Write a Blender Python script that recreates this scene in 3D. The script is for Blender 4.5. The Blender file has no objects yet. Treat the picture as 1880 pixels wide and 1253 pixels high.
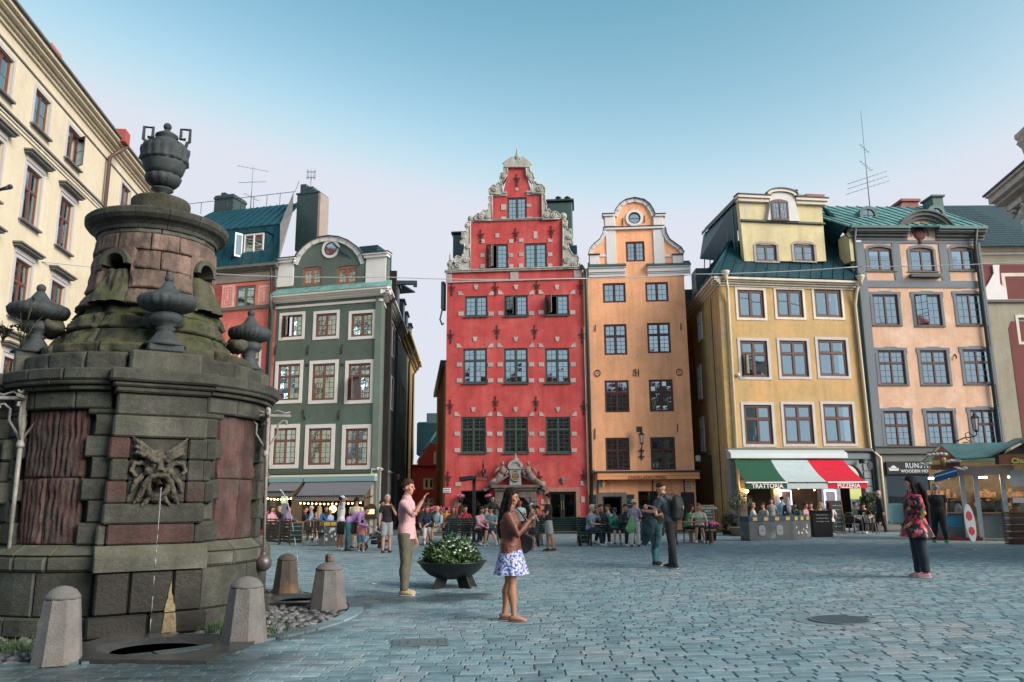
import bpy, math, random
import numpy as np
from mathutils import Vector, Matrix, noise, geometry
random.seed(7); np.random.seed(7)
SC = bpy.context.scene
COL = SC.collection
PI = math.pi
# ---------------------------------------------------------------- camera
FPX, PW, PH = 1462.0, 1880.0, 1253.0
PITCH, ROLL, EYE = math.radians(11.3), math.radians(0.40), 1.5
CAMM = Matrix.Rotation(PI/2 + PITCH, 3, 'X') @ Matrix.Rotation(-ROLL, 3, 'Z')
cd = bpy.data.cameras.new('camera'); cam = bpy.data.objects.new('camera', cd)
COL.objects.link(cam); SC.camera = cam
cam.location = (0, 0, EYE); cam.rotation_euler = CAMM.to_euler()
cd.sensor_width = 36; cd.lens = FPX/PW*36; cd.clip_start = 0.1; cd.clip_end = 2000
def ray(px, py):
    return (CAMM @ Vector((px - PW/2, PH/2 - py, -FPX))).normalized()
def gz(x, y):
    """ground height: the square rises gently to the right of the camera"""
    a = min(max(x, 0)*0.03, 0.22)
    t = min(max((y - 15)/16, 0), 1); t = t*t*(3 - 2*t)
    s = min(max((y - 2)/6, 0), 1)
    return a*(1 - t)*s
def at_ground(px, py):
    d = ray(px, py); z = 0
    for i in range(12):
        t = (z - EYE)/d.z; p = Vector((0, 0, EYE)) + d*t; z = gz(p.x, p.y)
    return Vector((p.x, p.y, z))
def at_Y(px, py, Y):
    d = ray(px, py); return Vector((0, 0, EYE)) + d*(Y/d.y)
def at_plane(px, py, P, n):
    d = ray(px, py); O = Vector((0, 0, EYE)); t = (P - O).dot(n)/d.dot(n); return O + d*t

# ---------------------------------------------------------------- sky, sun, exposure
CAPV = 1.5
SKP, SKG = (3.0, 1.75, 1.6), (.53, .43, .26)
SUN_EL, SUN_AZ = math.radians(26), math.radians(121)      # azimuth clockwise from +Y (towards +X)
W = bpy.data.worlds.new('World'); SC.world = W; W.use_nodes = True
wn = W.node_tree.nodes; wl = W.node_tree.links; wn.clear()
wo = wn.new('ShaderNodeOutputWorld'); wb = wn.new('ShaderNodeBackground')
sk = wn.new('ShaderNodeTexSky'); sk.sky_type = 'NISHITA'; sk.sun_disc = False
sk.sun_elevation = SUN_EL; sk.sun_rotation = SUN_AZ
sk.altitude = 0; sk.air_density = 1.0; sk.dust_density = 1.2; sk.ozone_density = 1.5
# colour response of the evening sky: each channel gets its own contrast, the same over the whole dome
sp = wn.new('ShaderNodeSeparateColor'); cb = wn.new('ShaderNodeCombineColor'); wl.new(sk.outputs[0], sp.inputs[0])
ch = []
for i in range(3):
    pw = wn.new('ShaderNodeMath'); pw.operation = 'POWER'; pw.inputs[1].default_value = SKP[i]; wl.new(sp.outputs[i], pw.inputs[0])
    ml = wn.new('ShaderNodeMath'); ml.operation = 'MULTIPLY'; ml.inputs[1].default_value = SKG[i]; wl.new(pw.outputs[0], ml.inputs[0]); ch.append(ml.outputs[0])
def cap(src, ref, k):
    m = wn.new('ShaderNodeMath'); m.operation = 'MULTIPLY'; m.inputs[1].default_value = k; wl.new(ref, m.inputs[0])
    n = wn.new('ShaderNodeMath'); n.operation = 'SMOOTH_MIN'; n.inputs[2].default_value = .3; wl.new(src, n.inputs[0]); wl.new(m.outputs[0], n.inputs[1]); return n.outputs[0]
top = wn.new('ShaderNodeValue'); top.outputs[0].default_value = CAPV
ch[1] = cap(ch[1], top.outputs[0], 1.0); ch[2] = cap(ch[2], top.outputs[0], 1.12); ch[0] = cap(ch[0], ch[1], .96)
for i in range(3): wl.new(ch[i], cb.inputs[i])
wl.new(cb.outputs[0], wb.inputs[0]); wl.new(wb.outputs[0], wo.inputs[0])
wb.inputs[1].default_value = 0.15
sd = bpy.data.lights.new('sun', 'SUN'); sun = bpy.data.objects.new('sun', sd); COL.objects.link(sun)
sd.energy = 1.5; sd.angle = math.radians(36); sd.color = (1.0, 0.90, 0.79)
sun.location = (30, 20, 40)
sdir = Vector((math.sin(SUN_AZ)*math.cos(SUN_EL), math.cos(SUN_AZ)*math.cos(SUN_EL), math.sin(SUN_EL)))
sun.rotation_euler = sdir.to_track_quat('Z', 'Y').to_euler()
SC.view_settings.view_transform = 'Standard'; SC.view_settings.look = 'None'
SC.view_settings.exposure = 1.8; SC.view_settings.gamma = 1
SC.render.engine = 'CYCLES'; SC.cycles.use_denoising = True
SC.cycles.max_bounces = 6; SC.cycles.transparent_max_bounces = 12; SC.cycles.caustics_reflective = False
SC.cycles.caustics_refractive = False

# ---------------------------------------------------------------- mesh builder
class MB:
    def __init__(s): s.v = []; s.f = []; s.mi = []; s.m = 0; s.sm = []
    def add(s, vs, fs, smooth=False, M=None):
        b = len(s.v)
        s.v += [tuple(M @ Vector(p)) if M else tuple(p) for p in vs]
        s.f += [tuple(b + i for i in f) for f in fs]; s.mi += [s.m]*len(fs); s.sm += [smooth]*len(fs)
        return s
    def box(s, x0, x1, y0, y1, z0, z1, M=None, bev=0.0):
        if bev <= 0:
            vs = [(x0,y0,z0),(x1,y0,z0),(x1,y1,z0),(x0,y1,z0),(x0,y0,z1),(x1,y0,z1),(x1,y1,z1),(x0,y1,z1)]
            return s.add(vs, [(0,3,2,1),(4,5,6,7),(0,1,5,4),(1,2,6,5),(2,3,7,6),(3,0,4,7)], False, M)
        b = min(bev, (x1-x0)*.45, (y1-y0)*.45, (z1-z0)*.45); vs = []; idx = {}
        for ix in (0,1):
            for iy in (0,1):
                for iz in (0,1):
                    X = (x0, x1)[ix]; Y = (y0, y1)[iy]; Z = (z0, z1)[iz]
                    sx = b if ix == 0 else -b; sy = b if iy == 0 else -b; sz = b if iz == 0 else -b
                    idx[ix,iy,iz] = len(vs)
                    vs += [(X, Y+sy, Z+sz), (X+sx, Y, Z+sz), (X+sx, Y+sy, Z)]
        g = lambda a,b_,c,k: idx[a,b_,c] + k
        fs = [(g(0,0,0,0),g(0,0,1,0),g(0,1,1,0),g(0,1,0,0)), (g(1,0,0,0),g(1,1,0,0),g(1,1,1,0),g(1,0,1,0)),
              (g(0,0,0,1),g(1,0,0,1),g(1,0,1,1),g(0,0,1,1)), (g(0,1,0,1),g(0,1,1,1),g(1,1,1,1),g(1,1,0,1)),
              (g(0,0,0,2),g(0,1,0,2),g(1,1,0,2),g(1,0,0,2)), (g(0,0,1,2),g(1,0,1,2),g(1,1,1,2),g(0,1,1,2))]
        for a in (0,1):
            for c in (0,1):
                fs.append((g(a,c,0,0),g(a,c,1,0),g(a,c,1,1),g(a,c,0,1)))
                fs.append((g(a,0,c,0),g(a,1,c,0),g(a,1,c,2),g(a,0,c,2)))
                fs.append((g(0,a,c,1),g(1,a,c,1),g(1,a,c,2),g(0,a,c,2)))
        for k in idx.values(): fs.append((k, k+1, k+2))
        return s.add(vs, fs, False, M)
    def prism(s, pts, y0, y1, M=None):
        """polygon in (x,z) extruded along y"""
        n = len(pts)
        vs = [(x, y0, z) for x, z in pts] + [(x, y1, z) for x, z in pts]
        fs = [tuple(range(n)), tuple(range(2*n-1, n-1, -1))] + [(i, i+n, (i+1) % n + n, (i+1) % n) for i in range(n)]
        return s.add(vs, fs, False, M)
    def hprism(s, pts, z0, z1, M=None):
        n = len(pts)
        vs = [(x, y, z0) for x, y in pts] + [(x, y, z1) for x, y in pts]
        fs = [tuple(range(n-1, -1, -1)), tuple(range(n, 2*n))] + [(i, (i+1) % n, (i+1) % n + n, i+n) for i in range(n)]
        return s.add(vs, fs, False, M)
    def band(s, top, bot, y0, y1):
        """ribbon between two polylines (x,z), thick in y"""
        for i in range(len(top)-1):
            s.prism([bot[i], bot[i+1], top[i+1], top[i]], y0, y1)
        return s
    def tube(s, pts, r, n=8, ab=None, lat=None, cap=True, M=None, smooth=True):
        """r: number or list; ab: list of (a,b) for elliptic rings with lateral vector lat"""
        P = [Vector(p) for p in pts]; k = len(P); vs = []; fs = []
        prev = None
        for i, p in enumerate(P):
            t = (P[min(i+1, k-1)] - P[max(i-1, 0)])
            t = t.normalized() if t.length > 1e-9 else Vector((0,0,1))
            if lat is not None:
                L = Vector(lat); L = (L - t*L.dot(t)).normalized()
            elif prev is None:
                L = t.orthogonal().normalized()
            else:
                L = prev - t*prev.dot(t); L = L.normalized() if L.length > 1e-6 else t.orthogonal().normalized()
            prev = L; D = t.cross(L)
            a, b = ab[i] if ab else ((r[i], r[i]) if isinstance(r, (list, tuple)) else (r, r))
            for j in range(n):
                an = 2*PI*j/n; vs.append(p + L*(a*math.cos(an)) + D*(b*math.sin(an)))
        for i in range(k-1):
            for j in range(n):
                fs.append((i*n+j, i*n+(j+1) % n, (i+1)*n+(j+1) % n, (i+1)*n+j))
        if cap: fs += [tuple(range(n-1, -1, -1)), tuple(range((k-1)*n, k*n))]
        return s.add(vs, fs, smooth, M)
    def lathe(s, prof, n=24, c=(0,0,0), M=None, smooth=True, a0=0.0, gad=0, ga=0.0):
        vs = []; fs = []; k = len(prof)
        for r, z in prof:
            for j in range(n):
                an = a0 + 2*PI*j/n; rr = r*(1 + (ga*abs(math.sin(gad*an/2)) if gad else 0))
                vs.append((c[0]+rr*math.cos(an), c[1]+rr*math.sin(an), c[2]+z))
        for i in range(k-1):
            for j in range(n): fs.append((i*n+j, i*n+(j+1) % n, (i+1)*n+(j+1) % n, (i+1)*n+j))
        fs += [tuple(range(n-1, -1, -1)), tuple(range((k-1)*n, k*n))]
        return s.add(vs, fs, smooth, M)
    def ball(s, c, r, n=10, M=None):
        rx, ry, rz = r if isinstance(r, (tuple, list)) else (r, r, r); vs = []; fs = []; m = max(4, n*2//3)
        for i in range(m+1):
            th = PI*i/m; st = max(math.sin(th), 0.001)
            for j in range(n): vs.append((c[0]+rx*st*math.cos(2*PI*j/n), c[1]+ry*st*math.sin(2*PI*j/n), c[2]-rz*math.cos(th)))
        for i in range(m):
            for j in range(n): fs.append((i*n+j, i*n+(j+1) % n, (i+1)*n+(j+1) % n, (i+1)*n+j))
        return s.add(vs, fs, True, M)
    def mesh(s, name, mats):
        me = bpy.data.meshes.new(name); me.from_pydata(s.v, [], s.f)
        for m in (mats if isinstance(mats, (list, tuple)) else [mats]): me.materials.append(m)
        me.polygons.foreach_set('use_smooth', s.sm)
        if any(s.mi): me.polygons.foreach_set('material_index', s.mi)
        me.update(); return me
KIDS = {}
def tag(o, label=None, cat=None, group=None, kind=None):
    if label: o['label'] = label
    if cat: o['category'] = cat
    if group: o['group'] = group
    if kind: o['kind'] = kind
    return o
def link(name, data, parent=None, M=None, label=None, kind=None):
    o = bpy.data.objects.new(name, data); COL.objects.link(o)
    if parent is not None:
        o.parent = parent; KIDS.setdefault(parent.name, []).append(o)
    if M is not None: o.matrix_local = M
    if label: o['label'] = label
    if kind: o['kind'] = kind
    return o
def part(name, mb, mat, parent=None, M=None, label=None, kind=None):
    return link(name, mb.mesh(name, mat), parent, M, label, kind)
def thing(name, label, cat, loc=(0,0,0), rz=0, group=None):
    o = bpy.data.objects.new(name, None); COL.objects.link(o)
    o.location = loc; o.rotation_euler = (0, 0, rz); o.empty_display_size = .2
    return tag(o, label, cat, group)
def copy_tree(o, parent=None, label=None):
    c = o.copy(); COL.objects.link(c); c.parent = parent
    if parent is not None: KIDS.setdefault(parent.name, []).append(c)
    for ch in list(KIDS.get(o.name, [])): copy_tree(ch, c)
    if label: c['label'] = label
    return c
def T(x=0, y=0, z=0, rz=0, rx=0, ry=0, s=1):
    M = Matrix.Translation((x, y, z)) @ Matrix.Rotation(rz, 4, 'Z') @ Matrix.Rotation(ry, 4, 'Y') @ Matrix.Rotation(rx, 4, 'X')
    return M @ Matrix.Scale(s, 4) if s != 1 else M
def S3(x, y, z): return Matrix.Diagonal((x, y, z, 1))
def text_mesh(txt, size, depth=0.01, bold=0.0, spacing=1.0):
    cu = bpy.data.curves.new('txt', 'FONT'); cu.body = txt; cu.size = size; cu.extrude = depth; cu.offset = bold
    cu.align_x = 'CENTER'; cu.align_y = 'CENTER'; cu.resolution_u = 3; cu.space_character = spacing
    o = bpy.data.objects.new('txt', cu); COL.objects.link(o)
    dg = bpy.context.evaluated_depsgraph_get(); me = bpy.data.meshes.new_from_object(o.evaluated_get(dg))
    bpy.data.objects.remove(o); bpy.data.curves.remove(cu); return me
def lettering(txt, size, mat, parent, M, name='lettering', depth=0.008, bold=0.0, spacing=1.0, sx=1.0):
    """text standing upright in the local xz plane, readable from -y"""
    me = text_mesh(txt, size, depth, bold, spacing); me.materials.clear(); me.materials.append(mat)
    return link(name, me, parent, M @ Matrix.Rotation(PI/2, 4, 'X') @ S3(sx, 1, 1))
# ---------------------------------------------------------------- materials
MATS = {}
def _n(nt, t, **kw):
    n = nt.nodes.new(t)
    for k, v in kw.items():
        if k.startswith('i_'): n.inputs[int(k[2:])].default_value = v
        else: setattr(n, k, v)
    return n
def M_(name, col, rough=0.7, var=0.0, vs=3.0, bump=0.0, bs=40.0, metal=0.0, rnd=0.0, streak=0.0, spec=0.5,
       col2=None, c2s=1.0, c2lo=0.5, c2hi=0.65, emit=None, es=1.0, up=None, wet=None, coat=0.0):
    """base colour with soft variation (var), per-object variation (rnd), streaks, blotches of col2, bump"""
    if name in MATS: return MATS[name]
    m = bpy.data.materials.new(name); m.use_nodes = True; nt = m.node_tree; L = nt.links
    b = nt.nodes['Principled BSDF']; b.inputs['Roughness'].default_value = rough; b.inputs['Metallic'].default_value = metal
    b.inputs['Specular IOR Level'].default_value = spec
    if coat: b.inputs['Coat Weight'].default_value = coat
    c4 = (*col, 1)
    tc = _n(nt, 'ShaderNodeTexCoord'); cur = None
    rgb = _n(nt, 'ShaderNodeRGB'); rgb.outputs[0].default_value = c4; cur = rgb.outputs[0]
    def mix(fac, a, c2, blend='MIX'):
        mx = _n(nt, 'ShaderNodeMix', data_type='RGBA', blend_type=blend)
        if isinstance(fac, float): mx.inputs[0].default_value = fac
        else: L.new(fac, mx.inputs[0])
        L.new(a, mx.inputs[6])
        if isinstance(c2, tuple): mx.inputs[7].default_value = c2
        else: L.new(c2, mx.inputs[7])
        return mx.outputs[2]
    def noi(scale, detail=5.0, mp=None, rgh=.6):
        n = _n(nt, 'ShaderNodeTexNoise'); n.inputs['Scale'].default_value = scale; n.inputs['Detail'].default_value = detail
        n.inputs['Roughness'].default_value = rgh
        if mp:
            k = _n(nt, 'ShaderNodeMapping'); k.inputs['Scale'].default_value = mp; L.new(tc.outputs['Object'], k.inputs[0]); L.new(k.outputs[0], n.inputs[0])
        else: L.new(tc.outputs['Object'], n.inputs[0])
        return n.outputs[0]
    def ramp(src, lo, hi, a=0.0, c=1.0):
        r = _n(nt, 'ShaderNodeMapRange'); r.inputs[1].default_value = lo; r.inputs[2].default_value = hi
        r.inputs[3].default_value = a; r.inputs[4].default_value = c; L.new(src, r.inputs[0]); return r.outputs[0]
    if col2: cur = mix(ramp(noi(c2s, 8.0), c2lo, c2hi), cur, (*col2, 1))
    if var:
        a = ramp(noi(vs), .3, .7, 1-var, 1+var); cur = mix(1.0, cur, a, 'MULTIPLY')
        a = ramp(noi(vs*7), .3, .7, 1-var*.6, 1+var*.6); cur = mix(1.0, cur, a, 'MULTIPLY')
    if streak:
        a = ramp(noi(1.0, 4.0, (3.2, 3.2, .3)), .4, .75, 1+streak*.3, 1-streak); cur = mix(1.0, cur, a, 'MULTIPLY')
    if rnd:
        oi = _n(nt, 'ShaderNodeObjectInfo'); a = ramp(oi.outputs['Random'], 0, 1, 1-rnd, 1+rnd); cur = mix(1.0, cur, a, 'MULTIPLY')
    if up:      # growth (moss) that sits on upward faces
        g = _n(nt, 'ShaderNodeNewGeometry'); sx = _n(nt, 'ShaderNodeSeparateXYZ'); L.new(g.outputs['Normal'], sx.inputs[0])
        a = ramp(sx.outputs[2], .25, .8); nn = ramp(noi(5.0, 8.0), .42, .58)
        mu = _n(nt, 'ShaderNodeMath', operation='MULTIPLY'); L.new(a, mu.inputs[0]); L.new(nn, mu.inputs[1])
        cur = mix(mu.outputs[0], cur, (*up, 1))
    L.new(cur, b.inputs['Base Color'])
    if wet: L.new(ramp(noi(wet, 4.0), .45, .6, rough, .15), b.inputs['Roughness'])
    if bump:
        bp = _n(nt, 'ShaderNodeBump'); bp.inputs['Strength'].default_value = min(1.0, bump); bp.inputs['Distance'].default_value = 0.02
        L.new(noi(bs, 6.0), bp.inputs['Height']); L.new(bp.outputs[0], b.inputs['Normal'])
    if emit: b.inputs['Emission Color'].default_value = (*emit, 1); b.inputs['Emission Strength'].default_value = es
    MATS[name] = m; return m
def glass_mat(name, refl=.44, tintc=(.55,.65,.68)):
    m = bpy.data.materials.new(name); m.use_nodes = True; nt = m.node_tree; nt.nodes.clear(); L = nt.links
    o = _n(nt, 'ShaderNodeOutputMaterial'); mx = _n(nt, 'ShaderNodeMixShader'); tr = _n(nt, 'ShaderNodeBsdfTransparent'); gl = _n(nt, 'ShaderNodeBsdfGlossy')
    tr.inputs[0].default_value = (*tintc, 1); gl.inputs['Roughness'].default_value = 0.03; gl.inputs[0].default_value = (.66, .88, .95, 1)
    lw = _n(nt, 'ShaderNodeLayerWeight'); lw.inputs[0].default_value = .35
    mr = _n(nt, 'ShaderNodeMapRange'); mr.inputs[3].default_value = refl; mr.inputs[4].default_value = 1
    L.new(lw.outputs['Fresnel'], mr.inputs[0]); L.new(mr.outputs[0], mx.inputs[0])
    tcn = _n(nt, 'ShaderNodeTexCoord'); nz = _n(nt, 'ShaderNodeTexNoise'); nz.inputs['Scale'].default_value = 1.6; nz.inputs['Detail'].default_value = 1
    bp = _n(nt, 'ShaderNodeBump'); bp.inputs['Strength'].default_value = .12; bp.inputs['Distance'].default_value = .02
    L.new(tcn.outputs['Object'], nz.inputs[0]); L.new(nz.outputs[0], bp.inputs['Height']); L.new(bp.outputs[0], gl.inputs['Normal'])
    L.new(tr.outputs[0], mx.inputs[1]); L.new(gl.outputs[0], mx.inputs[2]); L.new(mx.outputs[0], o.inputs[0]); return m
GLASS = glass_mat('window_glass'); SHOPG = glass_mat('shop_glass', .02, (.7,.7,.7))
WHITE = M_('white_paint', (.72,.72,.72), .55, .05, 2)
DARKROOM = M_('dark_room', (.035,.03,.026), .9, .3, 1)
CURT = M_('curtain', (.6,.6,.58), .9, .15, 6)
IRON = M_('black_iron', (.018,.02,.022), .5, .2, 8)
STONE = M_('grey_stone', (.30,.28,.27), .85, .18, 3, .4, 60, rnd=.12)
SANDST = M_('pale_stone', (.45,.39,.36), .85, .12, 4, .3, 50, rnd=.12)
ROOFT = M_('dark_teal_roof', (.008,.048,.064), .38, .25, 1.5, 0, rnd=.1, streak=.25)
ROOFG = M_('green_copper_roof', (.14,.29,.275), .5, .2, 1.2, 0, rnd=.08, streak=.35, col2=(.09,.21,.20), c2s=.9)
DARKTR = M_('dark_trim', (.02,.045,.05), .5, .15, 3)
def remesh(mb, mat, name, vox, fold=0.0, fs=9.0, smooth=2):
    me = mb.mesh(name, mat if not isinstance(mat, list) else mat[0]); o = bpy.data.objects.new('tmp', me); COL.objects.link(o)
    m = o.modifiers.new('r', 'REMESH'); m.mode = 'VOXEL'; m.voxel_size = vox; m.use_smooth_shade = True
    if smooth: s = o.modifiers.new('s', 'SMOOTH'); s.factor = .5; s.iterations = smooth
    dg = bpy.context.evaluated_depsgraph_get(); r = bpy.data.meshes.new_from_object(o.evaluated_get(dg)); bpy.data.objects.remove(o); bpy.data.meshes.remove(me)
    r.name = name
    if fold:
        n = len(r.vertices); co = np.empty(n*3); r.vertices.foreach_get('co', co); co = co.reshape(-1, 3); no = np.empty(n*3); r.vertices.foreach_get('normal', no); no = no.reshape(-1, 3)
        d = np.array([noise.noise(Vector((c[0]*fs, c[1]*fs, c[2]*fs*.8))) + .5*noise.noise(Vector((c[0]*fs*2.3, c[1]*fs*2.3, c[2]*fs*1.7+9))) for c in co])
        co += no*(d*fold)[:, None]; r.vertices.foreach_set('co', co.ravel()); r.update()
    return r
# ---------------------------------------------------------------- facades
class Fac:
    def __init__(s, P0, P1, root=None, name=None, label=None, cat='building', group=None):
        s.P0 = Vector((P0[0], P0[1], 0)); d = Vector((P1[0]-P0[0], P1[1]-P0[1], 0)); s.w = d.length; s.d = d.normalized()
        s.n = Vector((s.d.y, -s.d.x, 0)); s.ang = math.atan2(s.d.y, s.d.x)
        s.M = Matrix.Translation(s.P0) @ Matrix.Rotation(s.ang, 4, 'Z')
        s.main = root is None
        if root is None:
            s.root = thing(name, label, cat, s.P0, s.ang, group); s.R = Matrix()
        else:
            s.root = root.root; s.R = root.M.inverted() @ s.M
        s.holes = []
    def uz(s, px, py, v=0.0):
        q = at_plane(px, py, s.P0 - s.n*v, s.n); return (q - s.P0).dot(s.d), q.z
    def rect(s, x0, y0, x1, y1, v=0.0):
        cx, cy = (x0+x1)/2, (y0+y1)/2
        u, z = s.uz(cx, cy, v); ua = s.uz(x0, cy, v)[0]; ub = s.uz(x1, cy, v)[0]; za = s.uz(cx, y1, v)[1]; zb = s.uz(cx, y0, v)[1]
        return ua, za, ub, zb
    def part(s, name, mb, mat, M=None, label=None, kind=None):
        return part(name, mb, mat, s.root, s.R @ (M if M else Matrix()), label, kind)
    def wall(s, outline, mat, name='wall', depth=.30, back=True, v0=0.0, label=None):
        mb = MB(); loops = [[Vector((u, z, 0)) for u, z in outline]] + [[Vector((u, z, 0)) for u, z in h] for h in s.holes]
        flat = [p for l in loops for p in l]; tr = geometry.tessellate_polygon(loops)
        vs = [(p.x, v0, p.y) for p in flat]; fs = []
        for a, b, c in tr:
            nn = (flat[b]-flat[a]).cross(flat[c]-flat[a]).z
            fs.append((a, b, c) if nn > 0 else (a, c, b))
        mb.add(vs, fs)
        for k, l in enumerate(loops):
            n = len(l); dd = depth if k else depth
            vs = [(p.x, v0, p.y) for p in l] + [(p.x, v0+dd, p.y) for p in l]
            mb.add(vs, [(i, i+n, (i+1) % n + n, (i+1) % n) for i in range(n)])
        o = s.part(name, mb, mat, label=label)
        if back:
            b = MB(); um = sum(u for u, z in outline)/len(outline); b.prism([(um+(u-um)*.93, z-.2 if z > 1 else z) for u, z in outline], v0+1.6, v0+1.7); s.part('room_wall', b, DARKROOM)
        return o
PANE_ME = {}
def pane_mesh(mat):
    if mat.name not in PANE_ME: PANE_ME[mat.name] = MB().box(-.5,.5,-.5,.5,-.5,.5).mesh('pane', mat)
    return PANE_ME[mat.name]
WCOUNT = [0]
def window(F, box, mat, nx=2, nt=2, nb=4, tf=.34, fw=.07, surround=None, sw=.12, smat=None, sill=None, arch=0.0, open_leaf=0,
           curtain=None, rec=.05, lamp=0, glass=None, mf=.022, plain=False, v=0.0, name='window', sproud=.03, cm=None):
    """casement window in facade F; nt / nb rows of panes above / below the transom, nx panes across each leaf"""
    rr = random.Random(WCOUNT[0]); WCOUNT[0] += 1
    u0, z0, u1, z1 = box; w, h = u1-u0, z1-z0; cu, cz = (u0+u1)/2, (z0+z1)/2
    glass = glass or GLASS
    def archpts(a, b, zt, rise, n=8):
        return [(a + (b-a)*(1-i/n), zt - rise + rise*math.sin(PI*i/n)**.8 if rise else zt) for i in range(n+1)]
    if v == 0.0:
        F.holes.append([(u0, z0), (u1, z0)] + (archpts(u0, u1, z1, arch) if arch else [(u1, z1), (u0, z1)]))
    base = F.R @ T(cu, v+rec, cz)
    a, b = w/2, h/2; mb = MB(); D = .07
    zt = b - arch
    mb.box(-a, -a+fw, 0, D, -b, zt); mb.box(a-fw, a, 0, D, -b, zt)
    mb.box(-a+fw, a-fw, 0, D, -b, -b+fw)
    if arch:
        top = [(x-cu, z-cz) for x, z in archpts(u0, u1, z1, arch)]
        mb.prism([(a, zt-fw)] + top + [(-a, zt-fw)], 0.001, D-.001)
    else: mb.box(-a+fw, a-fw, 0, D, b-fw, b)
    gx0, gx1, gz0, gz1 = -a+fw, a-fw, -b+fw, zt-fw
    mw = fw*.9; mb.box(-mw/2, mw/2, -.012, D-.002, gz0, gz1)
    ztr = gz1 - (gz1-gz0)*tf
    rows = []
    if nt: mb.box(gx0, -mw/2, -.008, D-.004, ztr-mw/2, ztr+mw/2); mb.box(mw/2, gx1, -.008, D-.004, ztr-mw/2, ztr+mw/2); rows = [(ztr+mw/2, gz1, nt), (gz0, ztr-mw/2, nb)]
    else: rows = [(gz0, gz1, nb)]
    cells = []; lf = .03
    mb2 = MB()
    for side in (-1, 1):
        xa, xb = (gx0, -mw/2) if side < 0 else (mw/2, gx1)
        for ri, (za, zb, n) in enumerate(rows):
            opened = open_leaf == side and ri == len(rows)-1
            if opened: cells.append((xa, xb, za, zb, n, True)); continue
            # leaf frame
            mb.box(xa, xa+lf, .012, .05, za, zb); mb.box(xb-lf, xb, .012, .05, za, zb); mb.box(xa+lf, xb-lf, .012, .05, za, za+lf); mb.box(xa+lf, xb-lf, .012, .05, zb-lf, zb)
            X0, X1, Z0, Z1 = xa+lf, xb-lf, za+lf, zb-lf
            for i in range(1, nx): x = X0+(X1-X0)*i/nx; mb.box(x-mf/2, x+mf/2, .018, .043, Z0, Z1)
            for k in range(1, n): z = Z0+(Z1-Z0)*k/n; mb.box(X0, X1, .021, .040, z-mf/2, z+mf/2)
            for i in range(nx):
                for k in range(n):
                    pw, ph = (X1-X0)/nx-mf, (Z1-Z0)/n-mf
                    cells.append((X0+(X1-X0)*(i+.5)/nx, Z0+(Z1-Z0)*(k+.5)/n, pw, ph, 0, False))
    win = part(name, mb, mat, F.root, base)
    pm = pane_mesh(glass)
    for c in cells:
        if not c[5]:
            M = T(c[0], .030, c[1], rx=rr.gauss(0, .010), rz=rr.gauss(0, .012)) @ S3(c[2]+.004, .006, c[3]+.004)
            link('pane', pm, win, M)
        else:
            xa, xb, za, zb, n, _ = c; wd = xb-xa; q = MB(); q.box(0, wd, 0, .035, 0, lf); q.box(0, wd, 0, .035, zb-za-lf, zb-za); q.box(0, lf, 0, .035, lf, zb-za-lf); q.box(wd-lf, wd, 0, .035, lf, zb-za-lf)
            for i in range(1, nx): x = lf+(wd-2*lf)*i/nx; q.box(x-mf/2, x+mf/2, .006, .028, lf, zb-za-lf)
            for k in range(1, n): z = lf+(zb-za-2*lf)*k/n; q.box(lf, wd-lf, .008, .026, z-mf/2, z+mf/2)
            q.m = 1; q.box(lf, wd-lf, .014, .020, lf, zb-za-lf)
            if open_leaf < 0: M = T(xa, -.01, za, rz=-math.radians(rr.uniform(35, 60)))
            else: M = T(xb, -.01, za, rz=math.radians(rr.uniform(35, 60))) @ T(-wd, 0, 0)
            part('casement', q, [mat, glass], win, M)
    if surround:
        sm = MB(); e = sproud
        y0 = -rec - e; y1 = -rec + .002
        if surround == 'box':
            sm.box(-a-sw, -a, y0, y1, -b-sw, b+sw); sm.box(a, a+sw, y0, y1, -b-sw, b+sw); sm.box(-a, a, y0, y1, b, b+sw); sm.box(-a, a, y0, y1, -b-sw, -b)
        elif surround == 'arch':
            sm.box(-a-sw, -a, y0, y1, -b-sw*.6, zt); sm.box(a, a+sw, y0, y1, -b-sw*.6, zt); sm.box(-a, a, y0, y1, -b-sw*.6, -b)
            inn = [(x-cu, z-cz) for x, z in archpts(u0, u1, z1, arch)]; out = [(x*(a+sw)/a, z+sw) for x, z in inn]
            out[0] = (a+sw, zt); out[-1] = (-a-sw, zt); sm.band(out, inn, y0, y1)
        elif surround == 'ear':
            sm.box(-a-sw, -a, y0, y1, -b-sw*.5, b); sm.box(a, a+sw, y0, y1, -b-sw*.5, b); sm.box(-a, a, y0, y1, -b-sw*.5, -b)
            sm.prism([(-a-sw*1.35, b-.15), (-a-sw, b-.15), (-a-sw, b), (a+sw, b), (a+sw, b-.15), (a+sw*1.35, b-.15), (a+sw*1.35, b+sw), (a*.6, b+sw), (a*.4, b+sw*1.4), (-a*.4, b+sw*1.4), (-a*.6, b+sw), (-a-sw*1.35, b+sw)], y0-.002, y1)
        part('surround', sm, smat, win)
    if sill:
        sb = MB(); sb.box(-a-sill[0], a+sill[0], -rec-sill[1], -rec+.004, -b-sill[2], -b-.002); part('sill', sb, sill[3], win)
    if curtain is None: curtain = rr.choice(['', '', 'two', 'half', 'side'])
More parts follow.
